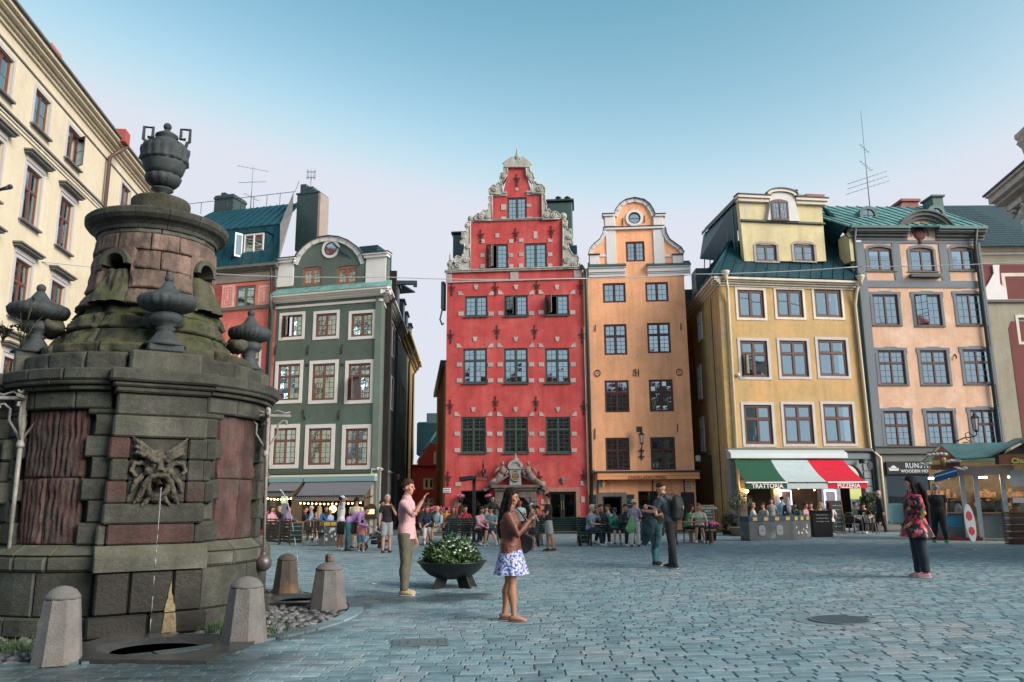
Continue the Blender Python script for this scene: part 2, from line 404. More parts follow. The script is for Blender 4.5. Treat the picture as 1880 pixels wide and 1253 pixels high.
    if curtain and not plain:
        cb = MB(); n = 14
        def drape(xa, xb, za, zb):
            pts = [(xa+(xb-xa)*i/n, .22+.018*math.sin(i*2.3)) for i in range(n+1)]
            vs = [(x, y, za) for x, y in pts] + [(x, y, zb) for x, y in pts]
            cb.add(vs, [(i, i+1, i+n+2, i+n+1) for i in range(n)], True)
        if curtain == 'two': drape(gx0, gx0+w*.2, gz0, gz1); drape(gx1-w*.2, gx1, gz0, gz1)
        if curtain == 'half': drape(gx0, gx1, gz0, gz0+h*.4)
        if curtain == 'side': drape(gx0, gx0+w*.33, gz0, gz1)
        if curtain == 'full': drape(gx0, gx1, gz0, gz1)
        if curtain == 'top': drape(gx0, gx1, ztr, gz1)
        part('curtain', cb, cm or CURT, win)
    if lamp:
        lb = MB(); lx = (-1 if lamp < 0 else 1)*w*.22
        lb.lathe([(.05,0),(.05,.02),(.02,.05),(.045,.12),(.015,.2),(.015,.22)], 10, (lx, .18, gz0))
        lb.lathe([(.15,.22),(.06,.38)], 12, (lx, .18, gz0)); part('table_lamp', lb, CURT, win)
    return win
def arc(cx, cz, r, a0, a1, n=12, rz=None):
    rz = rz or r
    return [(cx + r*math.cos(math.radians(a0+(a1-a0)*i/n)), cz + rz*math.sin(math.radians(a0+(a1-a0)*i/n))) for i in range(n+1)]
def ring(mb, cx, cz, ri, ro, y0, y1, n=28, a0=0, a1=360):
    mb.band(arc(cx, cz, ro, a0, a1, n), arc(cx, cz, ri, a0, a1, n), y0, y1)
def downpipe(F, pts, mat, r=.06, name='downpipe'):
    mb = MB(); mb.tube(pts, r, 10); F.part(name, mb, mat)

# ---------------------------------------------------------------- ground
FC = Vector((-5.2, 11.2, 0)); FA = math.radians(-58)       # fountain centre and the direction its front pier faces
SETT = M_('sett_granite', (.17,.265,.295), .75, .14, 5, .5, 55, rnd=.20, col2=(.25,.29,.30), c2s=.35, c2lo=.5, c2hi=.7)
JOINT = M_('joint_sand', (.065,.08,.085), .95, .3, 6)
def grid_sheet(x0, x1, y0, y1, nx, ny, dz):
    vs = []; fs = []
    for j in range(ny+1):
        for i in range(nx+1):
            x = x0+(x1-x0)*i/nx; y = y0+(y1-y0)*j/ny; vs.append((x, y, gz(x, y)+dz))
    for j in range(ny):
        for i in range(nx):
            a = j*(nx+1)+i; fs.append((a, a+1, a+nx+2, a+nx+1))
    return vs, fs
gm = MB(); gm.add(*grid_sheet(-60, 60, -30, 120, 240, 300, -.013))
gm.add([(-900,-900,-.08),(900,-900,-.08),(900,900,-.08),(-900,900,-.08)], [(0,1,2,3)])
ground = part('ground', gm, JOINT, kind='structure')
KERB_C = Vector((-5.75, 11.3, 0)); KERB_R = 3.55
# sett rows: each sett is a slab with a worn, chamfered top; the nearest are objects of their own
def sett_rows():
    rr = random.Random(3); out = []
    y = 6.0
    while y < 36:
        rowd = rr.uniform(.125, .155) if y < 20 else rr.uniform(.15, .2)
        half = 3 + y*.72
        x = -half + rr.random()*.2
        while x < half:
            w = rr.uniform(.17, .30) * (1.0 if y < 20 else 1.35)
            cx = x + w/2; x += w
            cy = y + rowd/2
            cy2 = cy + .10*math.sin(cx*.55 + y*.2) + .004*rr.gauss(0, 1)
            k = (cx-KERB_C.x)**2 + (cy2-KERB_C.y)**2
            if k < (KERB_R+.19)**2: continue
            if (cx-DR[0])**2 < DR[2]**2 and (cy2-DR[1])**2 < DR[3]**2: continue
            if (cx-MC[0])**2 + (cy2-MC[1])**2 < (MC[2]+.03)**2: continue
            out.append((cx, cy2, w, rowd, rr.gauss(0, .02), rr.gauss(0, .0014), rr.gauss(0, .007)+(gz(cx+.1, cy2)-gz(cx-.1, cy2))*5, rr.gauss(0, .007)+(gz(cx, cy2+.1)-gz(cx, cy2-.1))*5))
        y += rowd
    return out
p = at_ground(1545, 1138); MC = (p.x, p.y, .36)
p = at_ground(772, 1180); DR = (p.x, p.y, .34, .26)
def sett_shape(mb, w, d, n=0):
    a, b = w/2-.0055, d/2-.0065; c = .008
    ring0 = [(-a,-b,-.05),(a,-b,-.05),(a,b,-.05),(-a,b,-.05)]; r1 = [(-a,-b,-.008),(a,-b,-.008),(a,b,-.008),(-a,b,-.008)]
    r2 = [(-a+c,-b+c,0),(a-c,-b+c,0),(a-c,b-c,0),(-a+c,b-c,0)]
    fs = [(8,9,10,11)]
    for k in (0, 4):
        for i in range(4): fs.append((k+i, k+(i+1) % 4, k+4+(i+1) % 4, k+4+i))
    mb.add(ring0+r1+r2, fs)
SS = {}
def sett_me(w, d):
    key = (round(w*50), round(d*100))
    if key not in SS:
        q = MB(); sett_shape(q, key[0]/50, key[1]/100); SS[key] = q.mesh('sett', SETT)
    return SS[key]
setts = sett_rows()
vis = [s for s in setts if s[1] < 9.2 and abs(s[0]) < .68*s[1]]
vis.sort(key=lambda s: s[1]); near = set(id(s) for s in vis[:300])
big = MB(); vs = []; fs = []
for s in setts:
    cx, cy, w, d, rz, dz, tx, ty = s; z = gz(cx, cy) + dz
    if id(s) in near:
        link('sett', sett_me(w, d), ground, T(cx, cy, z, rz, ty, -tx))
    else:
        q = MB(); sett_shape(q, w, d); c, sn = math.cos(rz), math.sin(rz); b = len(vs)
        vs += [(cx+x*c-y_*sn, cy+x*sn+y_*c, z+zz+x*tx+y_*ty) for x, y_, zz in q.v]; fs += [tuple(b+i for i in f) for f in (q.f if cy < 14 else q.f[:1] + q.f[5:9])]
big.v = vs; big.f = fs; big.mi = [0]*len(fs); big.sm = [False]*len(fs)
part('setts', big, M_('sett_granite_field', (.17,.265,.295), .75, .24, 6, .5, 55, col2=(.25,.29,.30), c2s=.35, c2lo=.5, c2hi=.7), ground, kind='stuff')
def wet_patches(m):
    nt = m.node_tree; L = nt.links; b = nt.nodes['Principled BSDF']; src = b.inputs['Base Color'].links[0].from_socket; ge = _n(nt, 'ShaderNodeNewGeometry'); nz = _n(nt, 'ShaderNodeTexNoise'); nz.inputs['Scale'].default_value = 1.3; nz.inputs['Detail'].default_value = 7; L.new(ge.outputs['Position'], nz.inputs[0]); acc = None
    for px, py, r in ((330, 1215, 1.5), (480, 1160, .9), (620, 1108, 1.1), (700, 1100, .9), (810, 1098, .9), (120, 1240, 1.2)):
        p = at_ground(px, py); d = _n(nt, 'ShaderNodeVectorMath', operation='DISTANCE'); d.inputs[1].default_value = p; L.new(ge.outputs['Position'], d.inputs[0]); q = _n(nt, 'ShaderNodeMath', operation='DIVIDE'); q.inputs[1].default_value = r; L.new(d.outputs['Value'], q.inputs[0])
        if acc is None: acc = q.outputs[0]
        else: k = _n(nt, 'ShaderNodeMath', operation='MINIMUM'); L.new(acc, k.inputs[0]); L.new(q.outputs[0], k.inputs[1]); acc = k.outputs[0]
    s = _n(nt, 'ShaderNodeMath', operation='MULTIPLY_ADD'); s.inputs[1].default_value = 1.6; L.new(nz.outputs[0], s.inputs[0]); L.new(acc, s.inputs[2]); mr = _n(nt, 'ShaderNodeMapRange'); mr.inputs[1].default_value = 1.25; mr.inputs[2].default_value = 1.75; L.new(s.outputs[0], mr.inputs[0])
    mx = _n(nt, 'ShaderNodeMix', data_type='RGBA'); dk = _n(nt, 'ShaderNodeMix', data_type='RGBA', blend_type='MULTIPLY'); dk.inputs[0].default_value = 1; dk.inputs[7].default_value = (.30,.32,.32,1); L.new(src, dk.inputs[6]); L.new(mr.outputs[0], mx.inputs[0]); L.new(dk.outputs[2], mx.inputs[6]); L.new(src, mx.inputs[7]); L.new(mx.outputs[2], b.inputs['Base Color'])
    m2 = _n(nt, 'ShaderNodeMapRange'); m2.inputs[3].default_value = .28; m2.inputs[4].default_value = .7; L.new(mr.outputs[0], m2.inputs[0]); L.new(m2.outputs[0], b.inputs['Roughness'])
fm_ = MATS['sett_granite_field']; nt = fm_.node_tree; b = nt.nodes['Principled BSDF']; src = b.inputs['Base Color'].links[0].from_socket; ge = _n(nt, 'ShaderNodeNewGeometry'); cr = _n(nt, 'ShaderNodeValToRGB'); e = cr.color_ramp.elements; e[0].color = (.66,.68,.70,1); e[1].color = (1.3,1.22,1.2,1)
for p_, c_ in ((.35, (.9,.92,.93,1)), (.7, (1.08,1.08,1.08,1)), (.86, (1.28,1.04,1.0,1))): x = e.new(p_); x.color = c_
mx = _n(nt, 'ShaderNodeMix', data_type='RGBA', blend_type='MULTIPLY'); mx.inputs[0].default_value = 1; nt.links.new(ge.outputs['Random Per Island'], cr.inputs[0]); nt.links.new(src, mx.inputs[6]); nt.links.new(cr.outputs[0], mx.inputs[7]); nt.links.new(mx.outputs[2], b.inputs['Base Color'])
for m in (SETT, fm_): wet_patches(m)
# round street cover and square drain frame let into the setts
CAST = M_('cast_iron', (.11,.15,.16), .55, .2, 10, .3, 80)
mcv = thing('manhole_cover', 'round cast iron manhole cover with diagonal ribs set in the cobbles', 'manhole cover', (MC[0], MC[1], gz(MC[0], MC[1])))
q = MB(); q.lathe([(MC[2], -.05), (MC[2], .006), (MC[2]-.03, .008), (MC[2]-.03, .0)], 40, smooth=False); part('cover_plate', q, CAST, mcv)
q = MB()
for i in range(-9, 10):
    x = i*.035; h = math.sqrt(max(.32**2-x*x, .0001)); q.box(x-.008, x+.008, -h, h, .001, .007, T(rz=.5))
part('ribs', q, CAST, mcv)
drn = thing('drain_cover', 'square iron cover with a concentric frame let into the foreground cobbles', 'drain cover', (DR[0], DR[1], 0))
q = MB()
for r, z in ((.30, .004), (.22, .007), (.13, .009)):
    for a, b, c, d in ((-r, r, -r*.75, -r*.75+.03), (-r, r, r*.75-.03, r*.75), (-r, -r+.03, -r*.75+.03, r*.75-.03), (r-.03, r, -r*.75+.03, r*.75-.03)): q.box(a, b, c, d, -.02, z)
part('frame', q, CAST, drn, T(rz=.12))
q = MB(); q.box(-.30, .30, -.225, .225, -.05, .001); part('cover_plate', q, CAST, drn, T(rz=.12))
q = MB(); q.lathe([(MC[2]+.16, -.03), (MC[2]+.16, -.009)], 36, (MC[0], MC[1], gz(*MC[:2])), smooth=False); q.box(DR[0]-.5, DR[0]+.5, DR[1]-.34, DR[1]+.34, -.04, -.0085); q.lathe([(KERB_R+.34, -.03), (KERB_R+.34, -.008), (KERB_R+.02, -.008), (KERB_R+.02, -.031)], 64, tuple(KERB_C), smooth=False); part('bedding', q, SETT, ground)
# raised kerb ring round the fountain and field stones inside it
rr = random.Random(11)
PEB = M_('field_stone', (.15,.15,.155), .5, .25, 6, .3, 50, rnd=.45, wet=1.6)
kerbring = thing('fountain_kerb', 'curved flush kerb of long granite stones around the fountain', 'kerb', KERB_C)
n = 34
for i in range(n):
    a0, a1 = 2*PI*i/n, 2*PI*(i+1)/n-.006; q = MB(); pts = [(math.cos(a0+(a1-a0)*t/3)*(KERB_R+.1), math.sin(a0+(a1-a0)*t/3)*(KERB_R+.1)) for t in range(4)] + [(math.cos(a1-(a1-a0)*t/3)*(KERB_R-.1), math.sin(a1-(a1-a0)*t/3)*(KERB_R-.1)) for t in range(4)]
    q.hprism(pts, -.06, .012+rr.uniform(0, .01)); part('kerb_stone', q, SETT, kerbring)
pb = []
for i in range(8):
    q = MB(); nn = 10; q.ball((0,0,0), (.5, .5, .5), 10); q.v = [tuple(Vector(v)*(1+.22*noise.noise(Vector(v)*2.3+Vector((i*5,0,0))))) for v in q.v]; pb.append(q.mesh('pebble', PEB))
cand = []
BS1, BS2 = at_ground(290, 1192), at_ground(548, 1102)
for i in range(3600):
    a = rr.uniform(0, 2*PI); r = math.sqrt(rr.uniform(0, 1))*(KERB_R-.14); x, y = KERB_C.x+r*math.cos(a), KERB_C.y+r*math.sin(a)
    if (x-FC.x)**2+(y-FC.y)**2 < 1.75**2: continue
    if abs(x-BS1[0]) < .98 and abs(y-BS1[1]) < .82 or abs(x-BS2[0]) < .72 and abs(y-BS2[1]) < .72: continue
    cand.append((x, y))
cells = {}; pk = []
for x, y in cand:
    key = (int(x/.115), int(y/.115))
    if key in cells: continue
    cells[key] = 1; pk.append((x, y))
pk.sort(key=lambda p: p[0]*.0 + p[1] - .9*p[0]); pk = [p for p in pk if p[1] < 15 and p[0] > -9]
stf = MB()
for i, (x, y) in enumerate(pk):
    sx, sy, sz = rr.uniform(.09,.15), rr.uniform(.07,.12), rr.uniform(.04,.07); rz = rr.uniform(0, 3)
    if i < 290: link('field_stone', pb[i % 8], kerbring, T(x-KERB_C.x, y-KERB_C.y, -.005, rz) @ S3(sx, sy, sz))
    else:
        q = MB(); q.ball((0,0,0), (.5,.5,.5), 6); stf.add(q.v, q.f, True, T(x-KERB_C.x, y-KERB_C.y, -.005, rz) @ S3(sx, sy, sz))
part('field_stones', stf, PEB, kerbring, kind='stuff')
SOIL = M_('dark_soil', (.035,.034,.028), .9, .3, 5)
q = MB(); q.lathe([(KERB_R-.1, -.03), (KERB_R-.1, -.012)], 48, smooth=False); part('soil_bed', q, SOIL, kerbring)
# grass tufts between the stones
GRASS = M_('grass_blade', (.05,.10,.03), .7, .3, 4)
def blades(n, cx, cy, sx, sy, h, base=0, seed=0, ok=None):
    r = random.Random(seed); q = MB()
    for i in range(n):
        x, y = r.gauss(cx, sx), r.gauss(cy, sy)
        if ok and not ok(x, y): continue
        hh = h*r.uniform(.4, 1.1); an = r.uniform(0, 6.28); w = .006; lx, ly = r.gauss(0, .35)*hh, r.gauss(0, .35)*hh
        dx, dy = w*math.cos(an), w*math.sin(an)
        q.add([(x-dx,y-dy,base),(x+dx,y+dy,base),(x+dx*.6+lx*.5,y+dy*.6+ly*.5,base+hh*.6),(x-dx*.6+lx*.5,y-dy*.6+ly*.5,base+hh*.6),(x+lx,y+ly,base+hh)], [(0,1,2,3),(3,2,4)])
    return q
okf = lambda x, y: not (abs(x-BS1[0]) < 1 and abs(y-BS1[1]) < .8) and (x-FC.x)**2+(y-FC.y)**2 > 1.80**2
g = blades(700, -3.35, 10.15, .16, .28, .13, 0, 1, okf); g2 = blades(500, -3.05, 9.85, .3, .3, .05, 0, 2, okf); g.add(g2.v, g2.f)
g3 = blades(1500, -5.6, 8.75, .6, .22, .10, 0, 3, okf); g.add(g3.v, g3.f)
tag(part('grass', g, GRASS), 'short green grass growing at the foot of the fountain', 'grass', kind='stuff')

# ---------------------------------------------------------------- fountain
FST = M_('fountain_stone', (.052,.056,.046), .85, .45, 2.5, .7, 45, rnd=.28, streak=.35, up=(.05,.058,.028), col2=(.05,.05,.046), c2s=1.8, c2lo=.5, c2hi=.68)
FSTL = M_('fountain_stone_light', (.085,.09,.072), .85, .3, 3, .7, 45, rnd=.2, streak=.4, up=(.075,.08,.045), col2=(.08,.08,.07), c2s=2.2, c2lo=.5, c2hi=.66)
FRED = M_('red_sandstone', (.072,.038,.034), .85, .3, 3, .8, 30, rnd=.22, streak=.4, col2=(.07,.055,.05), c2s=2.5, c2lo=.48, c2hi=.66)
FPINK = M_('weathered_pink_stone', (.165,.115,.095), .85, .3, 3, .8, 30, rnd=.2, streak=.55, up=(.06,.07,.02), col2=(.09,.07,.06), c2s=3.5, c2lo=.45, c2hi=.66)
FDARK = M_('wet_dark_stone', (.016,.016,.013), .38, .4, 3, .2, 20, rnd=.2)
URN = M_('urn_stone', (.045,.058,.062), .75, .3, 6, .6, 45, streak=.4, rnd=.08)
MOSSY = M_('mossy_rock', (.062,.06,.042), .9, .4, 4, .9, 25, rnd=.25, streak=.3, up=(.065,.085,.015), col2=(.03,.035,.02), c2s=3, c2lo=.45, c2hi=.6)
ftn = thing('fountain', 'large round weathered stone fountain with carved masks, rocky drum and urn on top', 'fountain', FC, FA+PI/2)
# local frame: -y is the front pier's direction
def block(r0, r1, a0, a1, z0, z1, mat, rough=0.0, groove=0.0, bev=.018, r1t=None, seed=0, name='stone', nn=None, gap=.006):
    """ring segment; angles in radians measured from the front (-y), positive to the right"""
    r1t = r1 if r1t is None else r1t; gA = gap/r1; a0 += gA; a1 -= gA; z0 += gap/2; z1 -= gap/2
    na = nn or (max(2, int(abs(a1-a0)*r1/((.022 if groove > .04 else .035) if rough or groove else .22)))); nz = max(1, int((z1-z0)/(.045 if rough or groove else .5)))
    if rough or groove: na = max(na, 4); nz = max(nz, 3)
    P = lambda r, a, z: (r*math.sin(a), -r*math.cos(a), z)
    vs = []; fs = []; rs = []
    for k in range(nz+3):
        t = 0 if k == 0 else (1 if k >= nz+2 else (k-1)/nz)
        z = z0 + (z1-z0)*t
        if k == 1: z += bev
        if k == nz+1: z -= bev
        edgez = k in (0, nz+2)
        for i in range(na+3):
            s = 0 if i == 0 else (1 if i >= na+2 else (i-1)/na); a = a0+(a1-a0)*s
            if i == 1: a += bev/r1
            if i == na+1: a -= bev/r1
            edge = edgez or i in (0, na+2)
            r = r1+(r1t-r1)*t - (bev if edge else 0)
            if not edge:
                if rough: r += rough*(noise.fractal(Vector((a*r1*4+seed*7, z*4, seed)), 1, 2, 4))
                if groove:
                    gx = a*r1*(13 if groove > .04 else 9) + (.32 if groove > .04 else .6)*noise.noise(Vector((a*6, z*2.2, seed))) + seed
                    gw = abs(math.sin(gx*PI)); r -= groove*(1-min(1, gw*1.6))*(.5+.7*noise.noise(Vector((a*9, z*3, seed+4)))+.3)
            vs.append(P(r, a, z))
    w = na+3; h = nz+3
    for k in range(h-1):
        for i in range(w-1):
            fs.append((k*w+i, k*w+i+1, (k+1)*w+i+1, (k+1)*w+i))
    b = len(vs)
    for k in (0, h-1):
        for i in range(w):
            s = 0 if i == 0 else (1 if i >= w-1 else (i-1)/na); vs.append(P(r0, a0+(a1-a0)*s, z0 if k == 0 else z1))
    for i in range(w-1):
        fs.append((i+1, i, b+i, b+i+1))
        fs.append(((h-1)*w+i, (h-1)*w+i+1, b+w+i+1, b+w+i))
    fs.append(tuple([b] + [k*w for k in range(h)] + [b+w])); fs.append(tuple([b+w+w-1] + [k*w+w-1 for k in range(h-1, -1, -1)] + [b+w-1]))
    fs.append((b, b+w-1, b+2*w-1, b+w))
    q = MB(); q.add(vs, fs, bool(rough or groove)); return part(name, q, mat, ftn)
rf = random.Random(5)
D2 = math.radians
def course(r0, r1, a0, a1, z0, z1, n, mat, jit=.006, name='stone', mats=None, **kw):
    cuts = [a0+(a1-a0)*(i+(rf.uniform(-.12,.12) if 0 < i < n else 0))/n for i in range(n+1)]
    for i in range(n):
        kw2 = dict(kw); t = kw2.pop('r1t', None); j = rf.uniform(-jit, jit)
        block(r0, r1+j, cuts[i], cuts[i+1], z0, z1, (rf.choice(mats) if mats else mat), seed=rf.randint(0, 99), r1t=None if t is None else t+j, name=name, **kw2)
HALF = D2(19.5)                       # half width of a pier as seen from the centre
def pier_block(k, x0, x1, y0, y1, z0, z1, mat, bev=.02, name='stone', label=None):
    """rectangular stone in the frame of pier k: y is the distance out from the centre"""
    q = MB(); q.box(x0, x1, -y1, -y0, z0, z1, bev=bev); return part(name, q, mat, ftn, T(rz=k*PI/2), label)
# core so nothing shows through the joints
q = MB(); q.lathe([(1.50, 0), (1.50, 3.2), (.9, 3.3), (.7, 3.6), (.55, 4.3)], 48); part('core', q, FDARK, ftn)
RB = 1.60
for k in range(4):
    vis = k != 2; A = k*PI/2
    a0, a1 = A+HALF, A+PI/2-HALF
    # curved bays: plinth, sandstone panels, frieze
    course(1.4, RB+.17, a0, a1, 0, .22, 3, FST, bev=.02)
    course(1.4, RB+.13, a0, a1, .22, .72, 2, FST, bev=.02)
    course(1.4, RB+.16, a0, a1, .72, .90, 3, FSTL, bev=.03)
    course(1.4, RB+.16, a0, a1, .90, 1.02, 3, FSTL, bev=.01, r1t=RB+.02)
    e = D2(7.5)
    for ai, z in enumerate([1.02+.255*i for i in range(7)]):
        w = e*(1.25 if ai % 2 == 0 else .8)
        block(1.4, RB+.055+(.012 if ai % 2 else 0), a0-.06, a0+w, z, z+.255 if ai < 6 else 2.62, FST, seed=ai)
        block(1.4, RB+.055+(.012 if ai % 2 else 0), a1-w, a1+.06, z, z+.255 if ai < 6 else 2.62, FST, seed=ai+9)
    b0, b1 = a0+e*1.3, a1-e*1.3
    course(1.4, RB-.02, b0, b1, 1.02, 1.80, 2, FRED, rough=.03, groove=.048, name='rock_faced_panel')
    course(1.4, RB-.02, b0, b1, 1.80, 2.62, 2, FRED, rough=.03, groove=.048, name='rock_faced_panel')
    course(1.4, RB+.06, a0, a1, 2.62, 2.84, 3, FST)
    course(1.4, RB+.13, a0, a1, 2.84, 2.90, 3, FST, bev=.01); course(1.4, RB+.19, a0, a1, 2.90, 2.95, 2, FST, r1t=RB+.20, bev=.01)
    course(1.0, RB+.22, a0, a1, 2.95, 3.10, 3, FST, bev=.02)
    # pier
    PO = 1.58 if k == 1 else 1.72; w = .58
    for x0, x1 in ((-w-.06, 0), (0, w+.06)): pier_block(k, x0+.004, x1-.004, 1.2, PO+.14, 0, .24, FDARK if k == 0 else FST)
    for x0, x1 in ((-w, -.22), (-.22, .25), (.25, w)): pier_block(k, x0+.004, x1-.004, 1.2, PO+.10, .245, .72, FDARK if k == 0 else FST)
    q = MB(); pr = [(-1.2, .725), (-(PO+.13), .725), (-(PO+.13), .88), (-(PO+.03), 1.01), (-1.2, 1.01)]
    q.add([(x, y, z) for x in (-w-.03, w+.03) for y, z in pr], [(0,1,2,3,4)[::-1], (5,6,7,8,9)] + [(i, (i+1) % 5, (i+1) % 5+5, i+5) for i in range(5)]); part('stone', q, FSTL, ftn, T(rz=A))
    pier_block(k, -.50, .46, 1.2, PO, 1.015, 1.25, FRED); pier_block(k, .464, .60, 1.2, PO-.05, 1.015, 1.25, FST); pier_block(k, -.60, -.504, 1.2, PO-.04, 1.015, 1.25, FST)
    pier_block(k, -.56, .56, 1.2, PO+.02, 1.255, 1.49, FST)
    for i, z in enumerate((1.495, 1.755, 2.015)):
        m = (FRED, FST, FRED)[i]
        pier_block(k, -.55+.03*(i % 2), -.33, 1.2, PO+.005, z, z+.255, m); pier_block(k, .33, .55-.03*(i % 2), 1.2, PO+.005, z, z+.255, (FRED, FST, FST)[i])
        pier_block(k, -.328, .328, 1.2, PO-.02, z, z+.255, FST)
        pier_block(k, .555-.03*(i % 2), .68-.05*(i % 2), 1.2, PO-.09, z, z+.255, FST)
    pier_block(k, -.53, .53, 1.2, PO+.03, 2.275, 2.53, FSTL); pier_block(k, -.51, .51, 1.2, PO+.02, 2.535, 2.80, FST)
    pier_block(k, -.54, .54, 1.2, PO+.07, 2.803, 2.87, FST); pier_block(k, -.575, .575, 1.2, PO+.10, 2.873, 2.93, FST)
    pier_block(k, -.62, .62, .9, PO+.15, 2.933, 3.09, FST, .025)
    pier_block(k, -.40, .44, .9, 1.62, 3.095, 3.36, FSTL, .03)
    # urn of the pier
    u = MB(); u.add([], []); s = [.88, .78, .85, .92][k]
    q = MB(); q.box(-.24*s, .24*s, -.24*s, .24*s, 0, .10, bev=.02); q.lathe([(.30*s, .10), (.20*s, .16), (.13*s, .26), (.10*s, .30), (.14*s, .33), (.10*s, .36), (.19*s, .40), (.23*s, .46), (.20*s, .52), (.13*s, .55)], 24, gad=12, ga=.05)
    part('urn_foot', q, URN, ftn, T(rz=A) @ T(0, -1.40, 3.36))
    q = MB(); n = 80; prof = [(.14, .54), (.24, .57), (.36, .61), (.40, .66), (.405, .71), (.38, .75), (.33, .77), (.20, .81), (.13, .86), (.08, .93), (.05, .97)]
    q.lathe([(r*s, z) for r, z in prof], n)
    q.v = [(x*(1+.035*math.sin(math.atan2(y, x)*26+noise.noise(Vector((x*9, y*9, z*4)))*5)*(z < .80)), y*(1+.035*math.sin(math.atan2(y, x)*26+noise.noise(Vector((x*9, y*9, z*4)))*5)*(z < .80)), z) for x, y, z in q.v]
    q.ball((0, 0, 1.01), .062*s**.3, 14); part('urn_bowl', q, URN, ftn, T(rz=A) @ T(0, -1.40, 3.36-(0.1*(1-s))))
# parapet and rocky mound
for k in range(4):
    A = k*PI/2
    course(.9, 1.56, A+D2(16), A+PI/2-D2(16), 3.10, 3.34, 3, FST, rough=.02, bev=.02)
    course(.8, 1.40, A, A+PI/2, 3.34, 3.50, 3, MOSSY, rough=.06, bev=.03)
for (r, z0, z1, n, ro, rt) in ((1.22, 3.50, 3.74, 9, .10, 1.10), (1.08, 3.74, 3.98, 8, .10, .98), (.96, 3.95, 4.14, 8, .08, .88)):
    course(.5, r, 0, 2*PI, z0, z1, n, MOSSY, jit=.05, rough=ro, bev=.035, r1t=rt, name='mossy_rock')
# drum of rusticated stones with four arched openings
arches = [PI/4, 3*PI/4, -3*PI/4, -PI/4]
AW = .27
for k in range(4):
    A = k*PI/2
    for zi, (z0, z1, r, rt) in enumerate(((4.10, 4.34, .98, .86), (4.34, 4.62, .87, .83), (4.62, 4.90, .83, .81))):
        course(.5, r, A-PI/4+AW, A+PI/4-AW, z0, z1, 2, FPINK, rough=.035, groove=.035, bev=.02, r1t=rt, name='rusticated_stone')
    course(.5, .82, A-PI/4, A+PI/4, 4.90, 5.14, 3, FPINK, rough=.02, groove=.03, bev=.015, r1t=.81, name='rusticated_stone')
    course(.4, .80, A-PI/4, A+PI/4, 5.14, 5.30, 2, FSTL, bev=.01)
    a = A+PI/4
    # voussoir ring, filled corners and the sloping rock tongue below the opening
    q = MB(); n = 14
    for i in range(n):
        t0, t1 = PI*i/n, PI*(i+1)/n
        pts = []
        for rr_, t in ((.155, t0), (.225, t0), (.225, t1), (.155, t1)): pts.append((rr_*math.cos(t), 4.68+rr_*math.sin(t)))
        vs = [(x, -.60, z) for x, z in pts] + [(x, -.86, z) for x, z in pts]; q.add(vs, [(4,5,6,7), (0,4,7,3), (1,2,6,5), (0,1,5,4), (3,7,6,2)])
    part('arch_ring', q, FSTL, ftn, T(rz=a))
    q = MB(); n = 14
    for sgn in (-1, 1):
        for i in range(n//2):
            t0, t1 = PI/2*i/(n//2), PI/2*(i+1)/(n//2)
            x0, z0, x1, z1 = .225*math.cos(t0), 4.68+.225*math.sin(t0), .225*math.cos(t1), 4.68+.225*math.sin(t1)
            yo = lambda x: -math.sqrt(.82**2-x*x)
            q.add([(sgn*x0, -.5, z0), (sgn*x1, -.5, z1), (sgn*x1, -.5, 4.92), (sgn*x0, -.5, 4.92), (sgn*x0, yo(x0), z0), (sgn*x1, yo(x1), z1), (sgn*x1, yo(x1), 4.92), (sgn*x0, yo(x0), 4.92)],
                  [(4,5,6,7), (0,4,7,3), (0,1,5,4)] if sgn > 0 else [(7,6,5,4), (3,7,4,0), (4,5,1,0)])
        x0 = .225; q.add([(sgn*x0, -.5, 4.1), (sgn*.26, -.5, 4.1), (sgn*.26, -.5, 4.92), (sgn*x0, -.5, 4.92), (sgn*x0, -.79, 4.1), (sgn*.26, -.775, 4.1), (sgn*.26, -.775, 4.92), (sgn*x0, -.79, 4.92)], [(4,5,6,7), (0,4,7,3), (1,2,6,5), (3,2,6,7)])
    part('spandrel', q, FPINK, ftn, T(rz=a))
    q = MB(); n = 14; m = 12; vs = []; fs = []
    for i in range(m+1):
        t = i/m; z = 4.62-.50*t; r = .825+.24*t**1.2; w = .19+.12*t
        for j in range(n+1):
            s = j/n*2-1; x = w*s; y = -(r - .05*s*s*s*s) + .05*noise.fractal(Vector((x*9+k*5, z*5, 3)), 1, 2, 4) + .035*abs(math.sin(s*7+z*3))
            if j in (0, n): y = -.6
            elif j in (1, n-1): y += .06
            vs.append((x, y, z + (.03*noise.noise(Vector((x*9, k, z))) if 0 < i < m else 0)))
    for i in range(m):
        for j in range(n): fs.append((i*(n+1)+j+1, i*(n+1)+j, (i+1)*(n+1)+j, (i+1)*(n+1)+j+1))
    b = len(vs); vs += [(vs[j][0], -.55, vs[j][2]) for j in range(n+1)]
    for j in range(n): fs.append((j, j+1, b+j+1, b+j))
    q.add(vs, fs, True); part('rock_tongue', q, MOSSY, ftn, T(rz=a))
    q = MB(); q.ball((0, -1.22, 3.82), (.26, .16, .11), 14); q.v = [tuple(Vector(v)*(1+.02*noise.noise(Vector(v)*9))) for v in q.v]; part('shell', q, FSTL, ftn, T(rz=A))
q = MB(); q.lathe([(.52, 4.0), (.52, 5.2)], 24); part('drum_core', q, DARKROOM, ftn)
